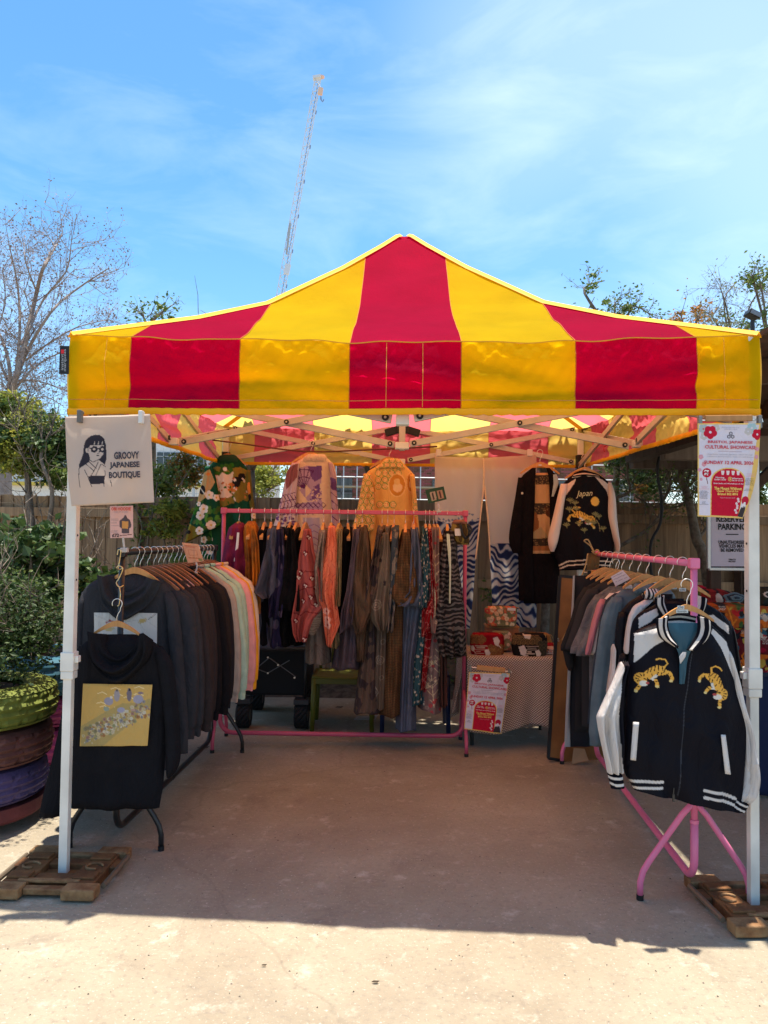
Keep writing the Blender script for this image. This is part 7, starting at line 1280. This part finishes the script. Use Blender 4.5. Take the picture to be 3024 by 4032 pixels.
poster('event poster clipped to the right front gazebo leg', m1, [(1667, 2747, 2995, 1667)]+[(1667+366*v, 2747, 2747+248-v**3*58, 1667+366*v+9*v) for v in np.linspace(.1, 1, 10)], 3.13, 1, lambda PX, PY, U, V: .03*np.clip((U-.75)/.25, 0, 1)**2*V)
def m2(u, v): a, b, c, d = (1847, 2646), (2008, 2652), (1976, 2892), (1827, 2870); return tuple((1-v)*((1-u)*a[i]+u*b[i])+v*((1-u)*d[i]+u*c[i]) for i in (0, 1))
poster('smaller event poster leaning against the table cloth', m2, [(m2(0, v)[1], m2(0, v)[0], m2(1, v)[0], m2(1, v)[1]) for v in np.linspace(0, 1, 6)], 5.36, 2, lambda PX, PY, U, V: .02*np.clip((U-.75)/.25, 0, 1)**2*V)
def cliphang(lab, pts_bar, clips, D, loop=None):
    t = thing('clip_hanger', lab, 'hanger', at(*pts_bar[0], D)); A, B = at(*pts_bar[0], D), at(*pts_bar[1], D); MB().bar(A, B, .012, pts_bar[2]).build('bar', hw1, t, bevel=.003)
    C0, C1 = at(*clips[0], D), at(*clips[1], D); MB().tube([C0+np.array([0, 0, .01]), C1+np.array([0, 0, .01])], .003, 6).build('rod', wire, t)
    for C in (C0, C1): MB().box(C-np.array([0, .008, .0]), (.016, .022, clips[2])).build('clip', mat('clip_steel', (.2, .19, .18), .4, .5), t, bevel=.003)
    MB().tube([C1+np.array([.0, 0, .01]), C1+np.array([.015, 0, .014]), C1+np.array([.018, 0, .0])], .003, 6).build('rod_end', wire, t)
cliphang('wooden clip hanger holding the poster at the right gazebo leg', ((2776, 1648), (2962, 1646), .026), ((2752, 1665), (2986, 1662), .055), 3.15); cliphang('wooden clip hanger holding the small poster on the table cloth', ((1877, 2628), (1988, 2640), .035), ((1852, 2632), (2004, 2650), .06), 5.38)
# ------------------------------------------------------------------ small cards
def card(nm, lab, quad, D, base, ops, stem=None, px=1.6):
    t = thing(nm, lab, 'sign', at(*(stem[-1] if stem else quad[3]), D)); a, b, c, d = quad
    strip('card', [(a[1], a[0], b[0], b[1]), (d[1], d[0], c[0], c[1])], D, vfab, t, t=.001, fold=0, base=base, ops=ops, px=px, smoothrows=False, bt=.002)
    if stem: mb = MB(); limb(mb, [at(x, y, D) for x, y in stem], .006, .005, 6); mb.build('stand', mat('clear_plastic', (.55, .52, .5), .2, alpha=.7), t); P = at(*stem[-1], D); MB().box(P, (.035, .03, .022)).build('clamp', mat('clear_plastic'), t, bevel=.004)
    return t
ob = card('price_sign', 'pink hoodie price sign standing on the near end of the black rack', [(433, 1993), (524, 1991), (525, 2117), (434, 2119)], 3.70, (.66, .40, .36), [('p', [T(*p) for p in [(900, 1560), (950, 1520), (965, 1490), (985, 1490), (1000, 1525), (1035, 1550), (1055, 1620), (1045, 1650), (1025, 1660), (1025, 1725), (925, 1725), (925, 1660), (900, 1640)]], (.10, .075, .085)), ('p', [T(*p) for p in [(930, 1565), (1015, 1570), (1010, 1665), (932, 1662)]], (.58, .28, .09))]+[('l', [T(790, y), T(790+w_, y)], (.42, .28, .27), 3) for y, w_ in ((1540, 95), (1560, 95), (1588, 70), (1625, 95), (1690, 80), (1710, 75))]+[('l', [T(905, 1755), T(1055, 1740)], (.12, .05, .05), 3)], [(485, 2118), (487, 2140), (490, 2166)])
rdt = mat('sign_red', (.55, .05, .03), .7); text(ob, 'OBI HOODIE', *T(918, 1405), 77, 13, 3.694, rdt, bold=.02); text(ob, 'ONE OF A KIND', *T(918, 1446), 56, 4.5, 3.694, mat('poster_grey')); text(ob, '£72', *T(846, 1752), 27, 14, 3.694, ink, bold=.03)
oc = card('price_sign', 'peach card sign tilted on a clear stand along the black rack', [(716, 2136), (781, 2143), (803, 2210), (740, 2217)], 4.55, (.66, .34, .20), [('l', [(726, 2147), (775, 2152)], (.5, .18, .08), 2), ('l', [(740, 2165), (772, 2167), (778, 2185), (748, 2187), (740, 2165)], (.52, .2, .1), 1.6), ('l', [(745, 2196), (788, 2199)], (.5, .18, .08), 4), ('p', [(780, 2200), (796, 2199), (799, 2208), (784, 2209)], (.3, .25, .1))], [(772, 2214), (776, 2235), (766, 2258)])
text(oc, 'OBI SWEATSHIRT', 750, 2154, 40, 4, 4.544, rdt, .1)
card('photo_sign', 'dark green card with two small photographs above the centre rack', [(1674, 1929), (1747, 1915), (1759, 1966), (1688, 1984)], 5.52, (.035, .075, .05), [('p', [(1692, 1938), (1712, 1934), (1720, 1968), (1700, 1973)], (.36, .30, .24)), ('l', [(1703, 1942), (1708, 1966)], (.06, .05, .05), 6), ('p', [(1720, 1933), (1740, 1929), (1748, 1962), (1728, 1966)], (.34, .22, .16)), ('l', [(1731, 1937), (1736, 1958)], (.08, .04, .04), 7)], [(1724, 1980), (1728, 1998), (1728, 2012)])
rc = card('price_sign', 'white card with pencilled notes pinned on the right rack hangers', [(2405, 2271), (2452, 2244), (2483, 2279), (2424, 2309)], 4.15, (.62, .50, .50), [('l', [(2414, 2273), (2450, 2254)], (.25, .18, .2), 2), ('l', [(2418, 2282), (2462, 2262)], (.3, .2, .22), 2), ('l', [(2424, 2292), (2470, 2272)], (.3, .2, .22), 1.6), ('e', (2478, 2281, 3, 2), (.3, .1, .2))], [(2462, 2296), (2470, 2304), (2474, 2310)])
# ------------------------------------------------------------------ parking notice on dark posts
pk_ = thing('parking_sign', 'framed reserved parking notice on dark posts at the right', 'sign', at(2883, 2400, 6.35)*np.array([1, 1, 0])); SD = 6.35; fr_ = mat('sign_frame', (.50, .50, .50), .35, .5)
c4 = [at(2790, 1888, SD), at(2976, 1886, SD), at(2976, 2242, SD), at(2790, 2240, SD)]
mb = MB(); pxpoly(mb, [(2800, 1898), (2966, 1896), (2966, 2230), (2800, 2230)], SD-.004, .006); mb.build('notice', mat('notice_paper', (.54, .48, .58), .6), pk_)
for a, b in ((0, 1), (1, 2), (2, 3), (3, 0)): MB().bar(c4[a], c4[b], .03, .028).build('frame', fr_, pk_, bevel=.006)
for x in (2812, 2955): P = at(x, 2200, SD+.05); MB().box((P[0], SD+.06, .95), (.09, .09, 1.9)).build('post', dw, pk_, bevel=.005)
for s, y, w_, h_, b in (('RESERVED', 2043, 124, 25, .03), ('PARKING', 2074, 110, 25, .03), ('UNAUTHORISED', 2135, 108, 14, .03), ('VEHICLES MAY', 2150, 104, 14, .03), ('BE REMOVED', 2166, 89, 14, .03), ('TOBACCO', 2203, 28, 6, .05), ('FACTORY', 2211, 28, 6, .05)): text(pk_, s, 2883, y, w_, h_, SD-.008, ink, .005, bold=b)
mb = MB(); pxpoly(mb, [(2858, 2102), (2908, 2102), (2908, 2106), (2858, 2106)], SD-.008); mb.build('rule_line', ink, pk_)
# ------------------------------------------------------------------ neighbouring textile stall
ns = thing('stall_table', 'neighbouring stall table draped in dark blue cloth at the right edge', 'table', (2.45, 4.95, 0)); nx0 = at(2745, 2600, 4.6)[0]
blc = mat('navy_cloth', (.012, .02, .06), .9, bump=.2, bscale=300)
MB().box((nx0+.75, 5.0, .70), (1.5, .8, .03)).build('tabletop', hw2, ns)
for x in (nx0+.05, nx0+1.45):
    for y in (4.66, 5.35): MB().tube([(x, y, 0), (x, y, .69)], .016, 8).build('leg', rackb, ns)
G = np.array([[(x, 4.585-.02*s*math.sin(x*22)-.02*s, .722-.70*s) for x in np.linspace(nx0-.02, nx0+1.5, 60)] for s in np.linspace(0, 1, 20)]); mb = MB(); mb.grid(G); mb.build('blue_drape', blc, ns, smooth=True, solid=.004)
mb = MB(); mb.grid(np.array([[(x, y, .722) for x in (nx0-.02, nx0+1.5)] for y in (5.42, 4.585)])); mb.build('cloth_top', blc, ns)
PAL = [(.36, .02, .02), (.52, .13, .02), (.02, .018, .022), (.03, .09, .13), (.28, .01, .03), (.42, .3, .05), (.05, .10, .03), (.014, .014, .02), (.45, .4, .34)]
def motley(x0, x1, y0, y1, n, seed):
    g = random.Random(seed); o = []
    for k in range(n): x, y = g.uniform(x0, x1), g.uniform(y0, y1); r = g.uniform(7, 24); c = g.choice(PAL); o.append(('e', (x, y, r, r*g.uniform(.35, .9)), c, g.uniform(0, 3)))
    for k in range(n//5):
        x, y = g.uniform(x0, x1), g.uniform(y0, y1); o += [('e', (x+i*6+3*(j % 2), y+j*6, 1.8, 1.8), (.55, .45, .38)) for i in range(4) for j in range(3)]
    for k in range(n//8): x, y = g.uniform(x0, x1), g.uniform(y0, y1); o.append(('l', [(x, y), (x+g.uniform(-25, 25), y+30), (x+g.uniform(-25, 25), y+70)], (.52, .15, .02), 6))
    return o
ft = thing('folk_textile', 'multicoloured embroidered cloth hanging over the neighbouring stall', 'textile', (2.5, 4.55, .75)); strip('cloth', [(2392, 2730, 3100), (2420, 2728, 3100), (2560, 2735, 3100), (2640, 2742, 3100, 2650)], 4.52, vfab, ft, t=.03, fold=.02, seed=501, base=(.12, .012, .016), ops=motley(2730, 3100, 2392, 2650, 150, 1), px=2.4, p=8)
for k, (lab, rows, dd, base, sd_) in enumerate((('red dotted cushion lying on the neighbouring stall', [(2318, 2750, 2830), (2336, 2742, 2900), (2380, 2738, 2915), (2402, 2745, 2905)], 4.78, (.20, .02, .02), 2), ('orange and black folded textile on the neighbouring stall', [(2372, 2772, 2880), (2392, 2755, 3060), (2440, 2760, 3070), (2470, 2770, 3060)], 4.50, (.32, .07, .015), 3), ('white-ringed black textile at the far right of the neighbouring stall', [(2310, 2990, 3090), (2340, 2975, 3100), (2385, 2978, 3100)], 4.72, (.03, .035, .03), 4), ('purple cloth bundle behind the neighbouring stall cushions', [(2304, 2735, 2766), (2320, 2728, 2770), (2345, 2730, 2768)], 4.95, (.16, .04, .16), 5))):
    t = thing('textile_bundle', lab, 'textile', at((rows[-1][1]+rows[-1][2])/2, rows[-1][0], dd), 'textiles on the neighbouring stall'); strip('bundle', rows, dd, vfab, t, t=.09, fold=.015, seed=510+k, base=base, ops=motley(2730, 3100, 2300, 2480, 60, 20+k) if k != 2 else [('e', (3010, 2338, 24, 13), (.55, .5, .45)), ('e', (3010, 2338, 17, 9), (.03, .04, .03)), ('e', (3010, 2338, 9, 5), (.5, .45, .4))], px=2.4, p=3)
ro = thing('denim_rosette', 'round denim flower lying on the neighbouring stall textiles', 'ornament', at(2890, 2352, 4.45)); P = at(2890, 2352, 4.45)
for k, (r_, m_) in enumerate(((.062, den), (.045, nav), (.034, den), (.014, nav))): mb = MB(); mb.prism([(r_*(1+.10*math.sin(5*a))*math.cos(a), r_*.45*(1+.10*math.sin(5*a))*math.sin(a)) for a in np.linspace(0, 6.283, 28, endpoint=False)], .012, lambda x, y, d: P+np.array([x, -k*.012-d, y])); mb.build('petal_ring', m_, ro)
flush_texts()
